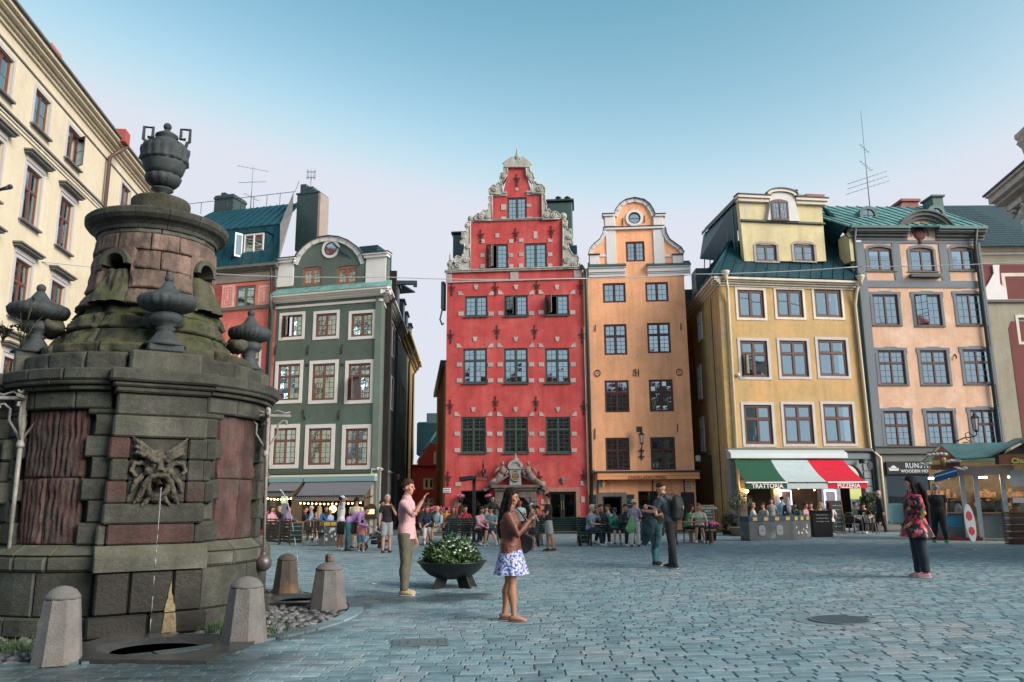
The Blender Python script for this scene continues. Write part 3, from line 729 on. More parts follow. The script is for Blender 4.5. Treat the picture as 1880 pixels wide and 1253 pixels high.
# cap, pedestal and crowning urn
def capring(prof, n, mat, name):
    for i in range(n):
        a0, a1 = 2*PI*i/n+.004, 2*PI*(i+1)/n-.004; q = MB(); m = 5; vs = []; K = len(prof)
        for r, z in prof:
            for j in range(m+1): a = a0+(a1-a0)*j/m; vs.append((r*math.sin(a), -r*math.cos(a), z))
        fs = [(i2*(m+1)+j, i2*(m+1)+j+1, (i2+1)*(m+1)+j+1, (i2+1)*(m+1)+j) for i2 in range(K-1) for j in range(m)]
        fs += [tuple(i2*(m+1) for i2 in range(K)), tuple(i2*(m+1)+m for i2 in range(K-1, -1, -1))]
        q.add(vs, fs); part(name, q, mat, ftn, T(z=-.07))
capring([(.5, 5.28), (.82, 5.28), (.83, 5.33), (.87, 5.37), (.93, 5.40), (.97, 5.45), (.975, 5.52), (.95, 5.545), (.5, 5.60)], 14, FST, 'cap_stone')
q = MB(); q.lathe([(.52, 5.56), (.50, 5.60), (.425, 5.64), (.41, 5.70), (.41, 5.92), (.39, 5.95), (.2, 5.97)], 40); part('urn_pedestal', q, MOSSY, ftn, T(z=-.07))
q = MB(); q.lathe([(.17, 5.96), (.175, 5.99), (.13, 6.02), (.075, 6.07), (.07, 6.10), (.155, 6.13), (.155, 6.15), (.07, 6.17)], 24); part('urn_stem', q, URN, ftn, T(z=-.07))
q = MB(); q.lathe([(.08, 6.17), (.17, 6.20), (.225, 6.27), (.24, 6.33), (.22, 6.35)], 48, gad=12, ga=.10); q.lathe([(.22, 6.34), (.27, 6.42), (.30, 6.52), (.31, 6.58)], 40); part('urn_body', q, URN, ftn, T(z=-.07))
q = MB(); q.lathe([(.30, 6.555), (.335, 6.58), (.335, 6.60), (.32, 6.66), (.335, 6.74), (.33, 6.80), (.29, 6.82)], 60)
q.v = [(x*(1+.07*math.sin(math.atan2(y, x)*17)*abs(math.sin(math.atan2(y, x)*4.1+z*5))), y*(1+.07*math.sin(math.atan2(y, x)*17)*abs(math.sin(math.atan2(y, x)*4.1+z*5))), z) for x, y, z in q.v]; part('urn_carved_band', q, URN, ftn, T(z=-.07))
q = MB(); q.lathe([(.29, 6.815), (.27, 6.86), (.21, 6.90), (.15, 6.92), (.13, 6.96), (.165, 6.985), (.16, 7.01), (.10, 7.05), (.05, 7.08), (.035, 7.11)], 30); q.ball((0, 0, 7.155), .06, 14); part('urn_lid', q, URN, ftn, T(z=-.07))
for s in (-1, 1):
    q = MB(); x = s*.30; q.tube([(s*.27,0,6.80), (s*.30,0,6.92), (s*.33,0,6.93), (s*.33,0,7.13), (s*.20,0,7.13), (s*.20,0,6.97), (s*.27,0,6.97)], .028, 4, smooth=False); part('urn_handle', q, URN, ftn, T(z=-.07, rz=D2(-22)))
# ---- grotesque mask on the front pier with its spout
def mask_mesh():
    q = MB(); q.ball((0, -.04, .05), (.17, .12, .21), 16); q.ball((0, -.06, -.33), (.09, .07, .05), 10)
    q.tube([(.115*math.cos(t), -.11, -.17+.125*math.sin(t)) for t in [PI*i/8 for i in range(17)]], .036, 8); q.tube([(0, -.14, .14), (0, -.20, .04), (0, -.215, -.01)], [.025, .035, .05], 10)
    for s in (-1, 1):
        def tb(pts, r): q.tube([(s*x, y, z) for x, y, z in pts], r, 8)
        tb([(.01, -.16, .12), (.07, -.19, .115), (.13, -.17, .16), (.18, -.09, .17)], [.03, .036, .034, .02]); q.ball((s*.075, -.15, .065), (.03, .025, .022), 8); q.ball((s*.045, -.20, -.015), (.024, .024, .02), 8)
        q.ball((s*.12, -.11, -.01), (.05, .05, .05), 10); tb([(.0, -.19, -.05), (.08, -.17, -.065), (.145, -.13, -.15), (.19, -.08, -.30), (.26, -.03, -.40)], [.03, .036, .036, .034, .012])
        for k in range(3): tb([(.06+.02*k, -.11, .20-.03*k), (.15, -.12, .25-.035*k), (.24+.01*k, -.08, .33-.06*k), (.31-.01*k, -.04, .40-.10*k)], [.03, .035, .028, .008])
        tb([(.17, -.05, .09), (.27, -.06, .09), (.30, -.05, .0), (.24, -.05, -.06)], [.03, .03, .03, .02]); tb([(.16, -.06, -.04), (.24, -.06, -.14), (.29, -.04, -.26)], [.035, .035, .012]); tb([(.07, -.08, -.30), (.12, -.07, -.37), (.18, -.03, -.44)], [.035, .03, .01])
    return remesh(q, MASKM, 'mask', .009, .012, 26, 1)
MASKM = M_('mask_stone', (.10,.094,.068), .8, .4, 8, .7, 60, streak=.4, col2=(.03,.03,.027), c2s=6, c2lo=.5, c2hi=.65)
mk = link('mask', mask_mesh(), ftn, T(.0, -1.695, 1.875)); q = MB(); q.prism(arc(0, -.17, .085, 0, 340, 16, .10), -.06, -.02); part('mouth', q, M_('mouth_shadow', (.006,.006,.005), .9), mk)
q = MB(); q.tube([(0, .05, -.12), (.005, -.10, -.145), (.01, -.26, -.19)], [.032, .034, .037], 14, cap=False); q.tube([(.01, -.255, -.189), (.005, -.10, -.145)], [.029, .026], 14, cap=False); part('spout', q, M_('copper_pipe', (.13,.075,.07), .4, .3, 10, metal=.6), mk)
for k in (1, 3): link('mask', mk.data, ftn, T(rz=k*PI/2) @ T(0, -1.695+.14*(k == 1), 1.875))
# scale streak where water runs down the front pier
q = MB(); vs = []
pts = [(.17, .245), (.185, .36), (.20, .40), (.205, .50), (.215, .53), (.222, .60), (.232, .54), (.236, .46), (.255, .42), (.262, .35), (.285, .31), (.29, .245)]
q.prism([(x, z) for x, z in pts], -1.835, -1.8195); q.prism([(.15, .02), (.17, .235), (.29, .235), (.31, .02)], -1.872, -1.8595)
part('lime_streak', q, M_('lime_scale', (.24,.19,.10), .5, .5, 5, .5, 60, streak=.3), ftn)
# water jets
WATER = M_('water_jet', (.30,.36,.38), .06, 0, spec=1.0)
def jet(p0, vel, z_end, r=.007, seed=0, name='water_jet'):
    rj = random.Random(seed); q = MB(); t = 0; pts = []; g = 9.8
    while True:
        z = p0[2]+vel[2]*t-4.9*t*t
        if z < z_end: break
        pts.append(Vector((p0[0]+vel[0]*t+rj.gauss(0, .0015), p0[1]+vel[1]*t, z))); t += .012
    cut = int(len(pts)*.55); q.tube(pts[:cut], [r*rj.uniform(.7, 1.3) for _ in pts[:cut]], 6)
    i = cut
    while i < len(pts)-2:
        L = rj.randint(2, 4); seg = pts[i:i+L]
        if len(seg) > 1: q.tube(seg, [r*rj.uniform(.4, .9) for _ in seg], 5)
        i += L+rj.randint(0, 1)
    return q
FM = Matrix.Translation(FC) @ Matrix.Rotation(FA+PI/2, 4, 'Z')
p0 = FM @ Vector((.01, -1.98, 1.675)); 
tag(part('water_stream', jet(p0, (.015, -.03, -.2), .0, .0055, 1), WATER), 'thin stream of water falling from the mask spout on the front of the fountain', 'water')
p0 = FM @ Vector((1.96, 0, 1.68)); fd = FM.to_3x3() @ Vector((1, 0, 0))
tag(part('water_stream', jet((p0.x, p0.y, p0.z), (fd.x*.75, fd.y*.75, -.2), .02, .009, 2), WATER), 'arcing stream of water on the right side of the fountain', 'water')
# wet stone basins in the ground
def basin(loc, rz, sx, sy, label):
    b = thing('stone_basin', label, 'basin', loc, rz); q = MB(); n = 40; vs = []; fs = []
    prof = [(1.0, None, -.05), (1.0, None, .035), (0, .36, .04), (0, .34, .03), (0, .27, -.02), (0, .12, -.035), (0, .001, -.037)]
    for k, (sq, r, z) in enumerate(prof):
        for j in range(n):
            a = 2*PI*j/n
            if sq:
                m = max(abs(math.cos(a)), abs(math.sin(a))); x, y = .62*sx*math.cos(a)/m, .5*sy*math.sin(a)/m
            else: x, y = r*sx*math.cos(a)*1.15, r*sy*math.sin(a)
            vs.append((x, y, z))
    for k in range(len(prof)-1):
        for j in range(n): fs.append((k*n+j, k*n+(j+1) % n, (k+1)*n+(j+1) % n, (k+1)*n+j))
    q.add(vs, fs); part('slab', q, M_('wet_basin_stone', (.04,.045,.045), .25, .35, 4, .4, 30), b)
    q = MB(); q.lathe([(.30, -.02), (.30, -.012)], 32, smooth=False); part('water', q, M_('basin_water', (.01,.03,.035), .04, spec=.8), b, S3(sx*1.12, sy*.97, 1)); return b
p = at_ground(290, 1192); basin((p.x, p.y, .0), -.1, 1.45, 1.5, 'wet stone basin slab with a round hollow below the mask spout')
p = at_ground(548, 1102); basin((p.x, p.y, .0), .1, 1.0, 1.3, 'wet stone basin between the two farther bollards')
# ---- wrought iron pump stands
PIPE = M_('pump_pipe_metal', (.26,.26,.24), .5, .3, 6, .2, 60, rnd=.1, col2=(.12,.10,.08), c2s=4, c2lo=.5, c2hi=.7)
def pump(px, ytop, ybot, depth, lean, label, ball=None, s=1.0):
    top = at_Y(px, ytop, depth); bot = at_Y(px-lean, ybot, depth); zt = top.z
    t = thing('pump_arm', label, 'pump arm', (top.x, top.y, max(bot.z, 0)))
    o = Vector((top.x, top.y, max(bot.z, 0))); z1 = zt-o.z
    q = MB(); q.tube([(bot.x-o.x, 0, 0), (0, 0, z1)], [.017*s, .033*s], 10); part('rod', q, PIPE, t)
    for i, an in enumerate((0, 1.57, 3.14, 4.71)):
        c, sn = math.cos(an+.3), math.sin(an+.3)
        q = MB(); q.tube([(0, 0, z1-.62*s), (c*.05*s, sn*.05*s, z1-.50*s), (c*.15*s, sn*.15*s, z1-.34*s), (c*.15*s, sn*.15*s, z1-.2*s), (c*.22*s, sn*.22*s, z1-.14*s), (c*.28*s, sn*.28*s, z1-.15*s), (c*.28*s, sn*.28*s, z1-.19*s)], [.012*s, .016*s, .017*s, .017*s, .015*s, .013*s, .01*s], 8)
        q.ball((c*.27*s, sn*.27*s, z1-.18*s), .022*s, 8); part('scroll_bracket', q, PIPE, t)
        q = MB(); q.box(.02*s, .33*s, -.02*s, .02*s, z1-.09*s, z1-.045*s, T(rz=an+.3), .008); q.tube([(c*.05*s, sn*.05*s, z1-.03*s), (c*.14*s, sn*.14*s, z1+.01), (c*.24*s, sn*.24*s, z1-.03*s), (c*.32*s, sn*.32*s, z1-.01*s)], .014*s, 8); part('top_bar', q, PIPE, t)
    q = MB(); q.lathe([(.04*s, z1-.10*s), (.045*s, z1-.04*s), (.04*s, z1+.02), (.025*s, z1+.05), (.01, z1+.055)], 14); q.lathe([(.03*s, z1-.68*s), (.05*s, z1-.64*s), (.03*s, z1-.58*s)], 12); part('collar', q, PIPE, t)
    if ball:
        q = MB(); q.ball((bot.x-o.x, 0, -.11), ball, 20); q.lathe([(.03, -.02), (.045, .0), (.03, .03)], 12, (bot.x-o.x, 0, 0)); part('ball_weight', q, M_('worn_ball_metal', (.12,.11,.11), .4, .3, 6, metal=.4, col2=(.25,.05,.05), c2s=5, c2lo=.55, c2hi=.62), t)
    return t
p = at_ground(60, 1150)
pump(48, 722, 1130, 9.75, 45, 'pump arm with scroll brackets at the left edge of the fountain', s=1.0)
pump(492, 755, 1018, 11.2, 8, 'pump arm with a ball weight hanging at the right side of the fountain', ball=.115, s=.95)
# ---- bollards
BOL = M_('bollard_granite', (.17,.165,.16), .8, .22, 5, .6, 70, rnd=.12, streak=.2, col2=(.15,.12,.10), c2s=1.3, c2lo=.56, c2hi=.72)
BOLD = M_('bollard_granite_dark', (.075,.062,.052), .8, .3, 4, .5, 70, streak=.25, col2=(.15,.09,.05), c2s=2, c2lo=.5, c2hi=.6)
def bollard(px, py, pytop, wpx, mat, label, rz=.2, knob=None):
    g = at_ground(px, py); top = at_Y(px, pytop, g.y+.12); h = top.z
    c = at_ground(px-wpx/2, py), at_ground(px+wpx/2, py); r = (c[1]-c[0]).length/2
    ctr = (g.x*(1+r/g.length), g.y*(1+r/g.length), 0)
    b = thing('bollard', label, 'bollard', ctr, rz, 'stone bollards round the fountain'); q = MB(); n = 8
    prof = [(r*1.04, 0), (r*.76, h*.80), (r*.73, h*.83)]
    q.lathe([(a/math.cos(PI/8)*.97, z) for a, z in prof], 8, smooth=False, a0=PI/8)
    part('shaft', q, mat, b)
    q = MB(); q.lathe([(r*.74, h*.825), (r*.78, h*.85), (r*.72, h*.88), (r*.55, h*.945), (r*.3, h*.985), (r*.08, h)], 20); part('domed_top', q, mat, b)
    if knob: q = MB(); q.box(-.055, .055, -.055, .055, h-.01, h+.11, T(rz=.5), .02); part('knob', q, knob, b)
    return b
bollard(103, 1224, 1077, 80, BOL, 'weathered granite bollard at the bottom left corner in front of the fountain', .35)
bollard(447, 1185, 1060, 78, BOL, 'granite bollard with one dark stained face beside the wet basin', .1)
bollard(602, 1122, 1033, 66, BOL, 'grey granite bollard with a small stone knob on top', .3, FPINK)
bollard(524, 1093, 1017, 46, BOLD, 'dark brown stained bollard farthest from the camera beside the ball weight', .2)
# weeds on the left of the parapet
def weed(loc, h, n, seed, label):
    r = random.Random(seed); q = MB(); st = MB()
    for i in range(n):
        an = r.uniform(0, 6.28); L = h*r.uniform(.5, 1); tip = Vector((math.cos(an)*L*.45, math.sin(an)*L*.45, L)); st.tube([(0,0,0), tip*.5+Vector((0,0,L*.12)), tip], [.006, .005, .002], 4)
        for k in range(9):
            t = r.uniform(.25, 1); c = tip*t; a2 = r.uniform(0, 6.28); l = .09*r.uniform(.6, 1.2); d = Vector((math.cos(a2), math.sin(a2), r.uniform(-.2, .5)))*l; sd = d.cross(Vector((0,0,1))).normalized()*l*.25
            q.add([c, c+d*.5+sd, c+d, c+d*.5-sd], [(0,1,2,3)])
    t = thing('weed_plant', label, 'plant', loc); part('stem', st, M_('weed_stem', (.09,.08,.04), .8), t); part('leaves', q, M_('weed_leaf', (.09,.13,.05), .7, .3, 6), t, kind='stuff')
p = at_Y(38, 640, 10.1); weed(p, .62, 7, 4, 'wild plant with small green leaves growing out of the top of the fountain'); p = at_Y(5, 628, 10.3); weed(p, .3, 9, 6, 'dry brown-green weed growing at the upper left edge of the fountain')

# ---------------------------------------------------------------- houses round the square
RED = M_('red_plaster', (.50,.066,.066), .85, .16, 1.3, .35, 30, streak=.22, col2=(.58,.13,.12), c2s=.6, c2lo=.45, c2hi=.7)
REDW = M_('grey_green_window', (.055,.075,.068), .5, .1, 4)
ORG = M_('orange_plaster', (.94,.47,.25), .85, .12, 1.1, .35, 30, streak=.18, col2=(.92,.50,.30), c2s=.6, c2lo=.5, c2hi=.75)
BRW = M_('maroon_window', (.085,.032,.030), .5, .1, 4)
YEL = M_('ochre_plaster', (.52,.36,.165), .85, .12, .7, .35, 30, streak=.14, col2=(.66,.36,.15), c2s=.35, c2lo=.5, c2hi=.72)
YELP = M_('pale_yellow_plaster', (.62,.54,.31), .85, .12, .7, .35, 30, streak=.14, col2=(.55,.50,.38), c2s=.8, c2lo=.58, c2hi=.7)
PEA = M_('peach_plaster', (.66,.42,.285), .85, .10, .9, .35, 30, streak=.10, col2=(.74,.53,.40), c2s=.6, c2lo=.48, c2hi=.62)
GRN = M_('green_plaster', (.10,.135,.118), .85, .12, .9, .35, 30, streak=.10, col2=(.10,.17,.15), c2s=.5)
LYE = M_('cream_yellow_plaster', (.62,.56,.42), .85, .08, .5, .3, 30, streak=.07)
COR = M_('coral_plaster', (.60,.15,.14), .85, .2, 1.2, .35, 30, col2=(.72,.25,.20), c2s=1.1, c2lo=.45, c2hi=.65)
GRYT = M_('grey_blue_trim', (.17,.20,.225), .8, .10, 2, .2, 30, streak=.12)
GRYD = M_('dark_grey_trim', (.13,.135,.13), .8, .12, 2, .2, 30, streak=.2)
CREAM = M_('cream_trim', (.68,.63,.52), .7, .08, 2, streak=.15)
REDBR = M_('red_brown_window', (.20,.085,.065), .5, .1, 4)
GABST = M_('carved_sandstone', (.42,.42,.38), .85, .22, 5, .6, 40, streak=.25)
UB = MB().box(-.5,.5,-.5,.5,-.5,.5)
def ubm(name, mat):
    k = name+mat.name
    if k not in PANE_ME: PANE_ME[k] = MB().box(-.5,.5,-.5,.5,-.5,.5,bev=.04).mesh(name, mat)
    return PANE_ME[k]
def blk(F, name, mat, u0, u1, v0, v1, z0, z1, label=None):
    return link(name, ubm(name, mat), F.root, F.R @ T((u0+u1)/2, (v0+v1)/2, (z0+z1)/2) @ S3(u1-u0, v1-v0, z1-z0), label)
def cornice(F, u0, u1, z, mat, steps, name='cornice'):
    """steps: list of (dz, projection) from the bottom up"""
    q = MB(); zz = z; pr = [(.02, z)]
    for dz, pj in steps: pr += [(-pj, zz), (-pj, zz+dz)]; zz += dz
    pr.append((.02, zz)); n = len(pr)
    q.add([(u0, y, z_) for y, z_ in pr] + [(u1, y, z_) for y, z_ in pr], [tuple(range(n-1, -1, -1)), tuple(range(n, 2*n))] + [(i, (i+1) % n, (i+1) % n+n, i+n) for i in range(n)])
    F.part(name, q, mat); return zz
def roof_plane(F, quad, mat, seams, name='roof', t=.08, seam_name='roof_seam', proud=.05):
    """quad: eave-left, eave-right, ridge-right, ridge-left as local (u,v,z); standing seams run from eave to ridge"""
    a, b, c, d = [Vector(p) for p in quad]; nrm = (b-a).cross(d-a).normalized()
    q = MB(); lo = [p - nrm*t for p in (a, b, c, d)]
    q.add([a, b, c, d] + lo, [(0,1,2,3), (7,6,5,4), (0,4,5,1), (1,5,6,2), (2,6,7,3), (3,7,4,0)]); F.part(name, q, mat)
    for i in range(seams):
        t_ = (i+.5)/seams; p0 = a.lerp(b, t_); p1 = d.lerp(c, t_); u = (b-a).normalized()*.018; q = MB()
        q.add([p0-u, p0+u, p1+u, p1-u, p0-u+nrm*proud, p0+u+nrm*proud, p1+u+nrm*proud, p1-u+nrm*proud], [(4,5,6,7), (0,1,5,4), (1,2,6,5), (2,3,7,6), (3,0,4,7)])
        F.part(seam_name, q, mat)
def chimney(F, u0, u1, v0, v1, z0, z1, mat, cap=None, pots=0, name='chimney'):
    q = MB(); q.box(u0, u1, v0, v1, z0, z1); q.box(u0-.08, u1+.08, v0-.08, v1+.08, z1-.12, z1+.02); q.m = 1
    for i in range(pots): q.lathe([(.13, z1), (.12, z1+.4), (.17, z1+.42), (.17, z1+.5)], 10, ((u0+(u1-u0)*(i+.5)/pots), (v0+v1)/2, 0))
    F.part(name, q, [mat, cap or mat])
# ================= red house
Fr = Fac(at_Y(817, 900, 41.6), at_Y(1079.5, 900, 41.0), name='red_gabled_house', label='tall red plastered house with a stepped scrolled gable and green windows', cat='house')
GW = GABST
for (x0, y0, x1, y1, ol) in ((853,544,895,581.5,0),(926,542.6,969,580.6,-1),(1000.4,541.7,1044.6,579,-1)):
    window(Fr, Fr.rect(x0,y0,x1,y1), REDW, 2, 0, 4, open_leaf=ol, curtain='', sill=(.05,.08,.06,REDW))
REFL_GOLD = M_('golden_reflection_curtain', (.85,.50,.16), .8, .15, 5)  # golden reflection of sunlit houses, put into a curtain colour behind chosen panes
for (x0, y0, x1, y1) in ((850,640,894,704),(925,639.5,969,704),(1000.7,639.5,1045.5,703.8)):
    window(Fr, Fr.rect(x0,y0,x1,y1), REDW, 2, 2, 4, sill=(.05,.08,.06,REDW), curtain='full' if x0 < 1000 else '', cm=REFL_GOLD)
for (x0, y0, x1, y1) in ((846,765.7,892,832),(924,765.7,969.3,832),(1001.5,765.7,1047.4,832)):
    window(Fr, Fr.rect(x0,y0,x1,y1), REDW, 2, 3, 5, sill=(.05,.08,.06,REDW))
for (x0, y0, x1, y1, ol) in ((892,448.6,932.5,494,-1),(962.7,446.7,1004,493,0),(931,362.7,967,404.7,0)):
    window(Fr, Fr.rect(x0,y0,x1,y1), REDW, 2, 0, 5, open_leaf=ol, curtain='')
P = lambda x, y, F=Fr, v=0: F.uz(x, y, v)
wR = Fr.w; zb = P(950,496)[1]; uL = 0.0
U = lambda x, y=450: P(x, y)[0]
Z = lambda y, x=950: P(x, y)[1]
t1 = Z(404.5); t2 = Z(358); t2b = Z(345); t3 = Z(306)
g1a, g1b = U(864,450), U(1033.5,450); g2a, g2b = U(903.6,380), U(995.2,380); g3a, g3b = U(922,345), U(977,345); g4a, g4b = U(931.6,320), U(966.3,320)
# entrance openings
du0, dz0, du1, dz1 = Fr.rect(1008, 903, 1058, 975); Fr.holes.append([(du0, .05), (du1, .05), (du1, dz1), (du0, dz1)])
pu0, _, pu1, pz1 = Fr.rect(921, 918, 975, 960); Fr.holes.append([(pu0, .05), (pu1, .05)] + arc((pu0+pu1)/2, pz1-(pu1-pu0)/2+.2, (pu1-pu0)/2, 0, 180, 12))
su0, sz0, su1, sz1 = Fr.rect(846, 901, 899, 958); Fr.holes.append([(su0, sz0), (su1, sz0), (su1, sz1), (su0, sz1)])
outl = [(0, 0), (wR, 0), (wR, zb), (g1b, zb), (g1b, t1), (g2b, t1), (g2b, t2), (g3b, t2), (g4b, Z(322)), (g4b, t3), (g4a, t3), (g4a, Z(322)), (g3a, t2), (g2a, t2), (g2a, t1), (g1a, t1), (g1a, zb), (0, zb)]
Fr.wall(outl, RED)
q = MB(); q.box(0, .3, .02, 14, 0, zb-.1); q.box(wR-.3, wR, .32, 14, 0, zb-.1); Fr.part('side_wall', q, RED)
# string courses, ledges and blocks
cornice(Fr, -.12, wR+.02, Z(497.5)-.02, GW, [(.09,.12),(.05,.17)], 'ledge'); cornice(Fr, -.08, wR+.0, Z(515)-.04, GW, [(.07,.07)], 'ledge')
for ux in (U(822.5, 505), wR/2, wR-.25):
    blk(Fr, 'stone', SANDST, ux-.22 if ux > .3 else ux-.1, ux+.22, -.045, .01, Z(513), Z(499.5))
cornice(Fr, g1a, g1b, t1-.02, GW, [(.06,.08),(.03,.12)], 'ledge')
for a, b in ((U(900,355), U(931,355)), (U(967,355), U(999,355))): cornice(Fr, a, b, t2-.05, GW, [(.12,.06),(.1,.12)], 'ledge')
# stone blocks around windows (all three full rows and the gable)
def stones(F, x0, y0, x1, y1, mid=True, key=None, top=True, w=9.5, h=7.5, gap=2):
    for yy, on in ((y0-1, top), ((y0+y1)/2-2, mid), (y1-5, True)):
        if not on: continue
        for a, b in ((x0-gap-w, x0-gap), (x1+gap, x1+gap+w)):
            r = F.rect(a, yy-h/2-(4 if yy < y0 else 0), b, yy+h/2-(4 if yy < y0 else 0))
            if yy < y0 and w > 9:
                s = -1 if a < x0 else 1; uo = r[0] if s < 0 else r[2]; ui = r[2] if s < 0 else r[0]
                q = MB(); zz = (r[1], r[3]); m = uo+(ui-uo)*.45
                pts = [(uo, zz[0]), (ui+(uo-ui)*.0, zz[0]), (ui, zz[0]+.05), (m, zz[1]), (uo, zz[1])]
                if s > 0: pts = pts[::-1]
                q.prism(pts if s < 0 else pts, -.03, .01); F.part('stone', q, SANDST)
            else: blk(F, 'stone', SANDST, r[0], r[2], -.03, .01, r[1], r[3])
    if key:
        r = F.rect((x0+x1)/2-3.6, key-4, (x0+x1)/2+3.6, key+4.5); q = MB(); q.prism([(r[0]+.05, r[1]), (r[2]-.05, r[1]), (r[2]+.02, r[3]), (r[0]-.02, r[3])], -.035, .01); F.part('stone', q, SANDST)
for (x0,y0,x1,y1) in ((853,544,895,581.5),(926,542.6,969,580.6),(1000.4,541.7,1044.6,579)): stones(Fr, x0,y0,x1,y1, False, 527.5)
for (x0,y0,x1,y1) in ((850,640,894,704),(925,639.5,969,704),(1000.7,639.5,1045.5,703.8)): stones(Fr, x0,y0,x1,y1, True, 623)
for (x0,y0,x1,y1) in ((846,765.7,892,832),(924,765.7,969.3,832),(1001.5,765.7,1047.4,832)): stones(Fr, x0,y0,x1,y1, True, 752)
for (x0,y0,x1,y1) in ((892,448.6,932.5,494),(962.7,446.7,1004,493)): stones(Fr, x0,y0,x1,y1, True, None, True, 8, 7)
for x, y, w, h in ((913,433,7,8),(983,432,7,13),(924.5,381,9,10),(924.5,402,9,7),(972,402,10,6.5),(971,378,8,5),(949,348,5,5)):
    r = Fr.rect(x-w/2, y-h/2, x+w/2, y+h/2); blk(Fr, 'stone', SANDST, r[0], r[2], -.03, .01, r[1], r[3])
# wrought iron wall anchors in the shape of lilies
def anchor_mesh(L=.75):
    q = MB(); h = L/2
    q.box(-.018, .018, -.05, -.02, -h, h); q.prism([(0, h+.05), (.03, h-.03), (0, h-.1), (-.03, h-.03)][::-1], -.055, -.015)
    for s in (-1, 1):
        q.tube([(0, -.035, .02), (s*.06, -.035, .10), (s*.13, -.035, .17), (s*.17, -.035, .12), (s*.14, -.035, .07)], .016, 5)
        q.tube([(0, -.035, .0), (s*.07, -.035, -.02), (s*.12, -.035, -.07), (s*.10, -.035, -.11)], .014, 5)
        q.tube([(0, -.035, -.22), (s*.05, -.035, -.25), (s*.07, -.035, -.3)], .01, 5)
    q.box(-.09, .09, -.05, -.02, .0, .035); q.ball((0, -.04, .12), (.045, .02, .07), 8); return q
AIR = M_('rusty_iron', (.055,.022,.02), .7, .3, 8)
am = anchor_mesh().mesh('wall_anchor', AIR)
for x, y in ((830,532),(910,532),(986,528),(1065.5,529),(828,619),(913,611),(982,611),(1068.5,619),(827,748),(910,742),(984.5,742),(1071.5,750),(883,435),(947,432),(1012.5,428),(949,332),(823,880),(1072.5,877),(990,880)):
    u, z = P(x, y); link('wall_anchor', am, Fr.root, Fr.R @ T(u, 0, z))
# carved scroll ornaments of the gable
def scroll_piece(F, pts_px, name='gable_scroll', v0=-.10, v1=.35, spirals=()):
    q = MB(); pts = [F.uz(x, y) for x, y in pts_px]
    area = sum(pts[i][0]*pts[(i+1) % len(pts)][1]-pts[(i+1) % len(pts)][0]*pts[i][1] for i in range(len(pts)))
    if area < 0: pts = pts[::-1]
    q.prism(pts, v0, v1)
    # raised rim following the outline
    for i in range(len(pts)):
        a, b = pts[i], pts[(i+1) % len(pts)]; q.tube([(a[0], v0-.0, a[1]), (b[0], v0-.0, b[1])], .035, 6)
    for cx, cy, r, dr in spirals:
        u, z = F.uz(cx, cy); r0 = r/35.0; sp = []
        for i in range(22):
            t = i/21; an = dr*t*PI*3.2+.6; rr_ = r0*(1-.85*t); sp.append((u+rr_*math.cos(an), v0-.03, z+rr_*math.sin(an)))
        q.tube(sp, .045, 6); q.ball((u, v0-.03, z), .06, 8)
    F.part(name, q, GABST)
L1 = [(864,496),(831,495),(832,489),(838,485),(833,481),(833,475),(840,471),(846,474),(851,468),(853,458),(853,449),(847,450),(845,444),(851,442),(848,434),(849,427),(856,430),(858,424),(854,416),(857,410),(864,408)]
scroll_piece(Fr, L1, spirals=((841,488,6,1),(856,478,6,-1),(852,436,5,1),(858,415,4,-1),(860,455,4,1)))
R1 = [(1033.5,495),(1066,494),(1066,487),(1061,483),(1063,476),(1060,470),(1053,471),(1047,462),(1043,452),(1043,447),(1050,448),(1051,441),(1045,438),(1049,430),(1048,422),(1042,424),(1040,414),(1042,408),(1033.5,405)]
scroll_piece(Fr, R1, spirals=((1055,487,7,-1),(1041,480,6,1),(1045,436,5,-1),(1039,415,4,1),(1039,455,4,-1)))
L2 = [(903.6,406),(873,406),(871,400),(876,394),(884,393),(888,387),(893,389),(899,384),(897,378),(900,372),(897,364),(903.6,360)]
scroll_piece(Fr, L2, spirals=((884,399,6,1),(896,399,5,-1)))
R2 = [(995.2,405),(1028,403),(1028,396),(1021,390),(1011,391),(1008,385),(1002,389),(1004,378),(1000,368),(1001,360),(995.2,358)]
scroll_piece(Fr, R2, spirals=((1016,397,6,-1),(1004,397,5,1)))
L3 = [(922,358),(899,358),(898,350),(904,342),(912,341),(914,336),(921,340),(918,330),(919,322),(926,316),(925,308),(931.6,308),(932,322),(922,338)]
scroll_piece(Fr, L3, spirals=((909,349,6,1),(925,325,4,-1)))
R3 = [(977,357),(1000,356),(1001,348),(995,340),(986,340),(983,334),(979,338),(981,330),(979,320),(973,316),(973,308),(966.3,308),(966,322),(977,338)]
scroll_piece(Fr, R3, spirals=((990,348,6,-1),(973,325,4,1)))
q = MB(); q.prism([Fr.uz(x, y) for x, y in ((926,309),(972,309),(974,300),(962,291),(957.5,290),(955,297),(944,297),(941.5,290),(938,291),(925,301))], -.15, .35); 
for a, b in (((924,301),(941,288)),((958,288),(975,301))):
    (ua, za), (ub, zb_) = Fr.uz(*a), Fr.uz(*b); q.tube([(ua, .1, za), (ub, .1, zb_)], .09, 6)
Fr.part('gable_pediment', q, GABST)
def finial(F, px, pytop, pybot, mat, r=.13, name='finial', v=0.05):
    u, z0 = F.uz(px, pybot); z1 = F.uz(px, pytop)[1]; h = z1-z0
    q = MB(); q.lathe([(r*.9, 0), (r*.9, h*.08), (r*.5, h*.12), (r*1.0, h*.25), (r*1.1, h*.36), (r*.7, h*.45), (r*.35, h*.5), (r*.6, h*.54), (r*.3, h*.58), (r*.42, h*.68), (r*.25, h*.78), (r*.35, h*.83), (r*.1, h*.9), (.02, h)], 12); F.part(name, q, mat, T(u, v, z0))
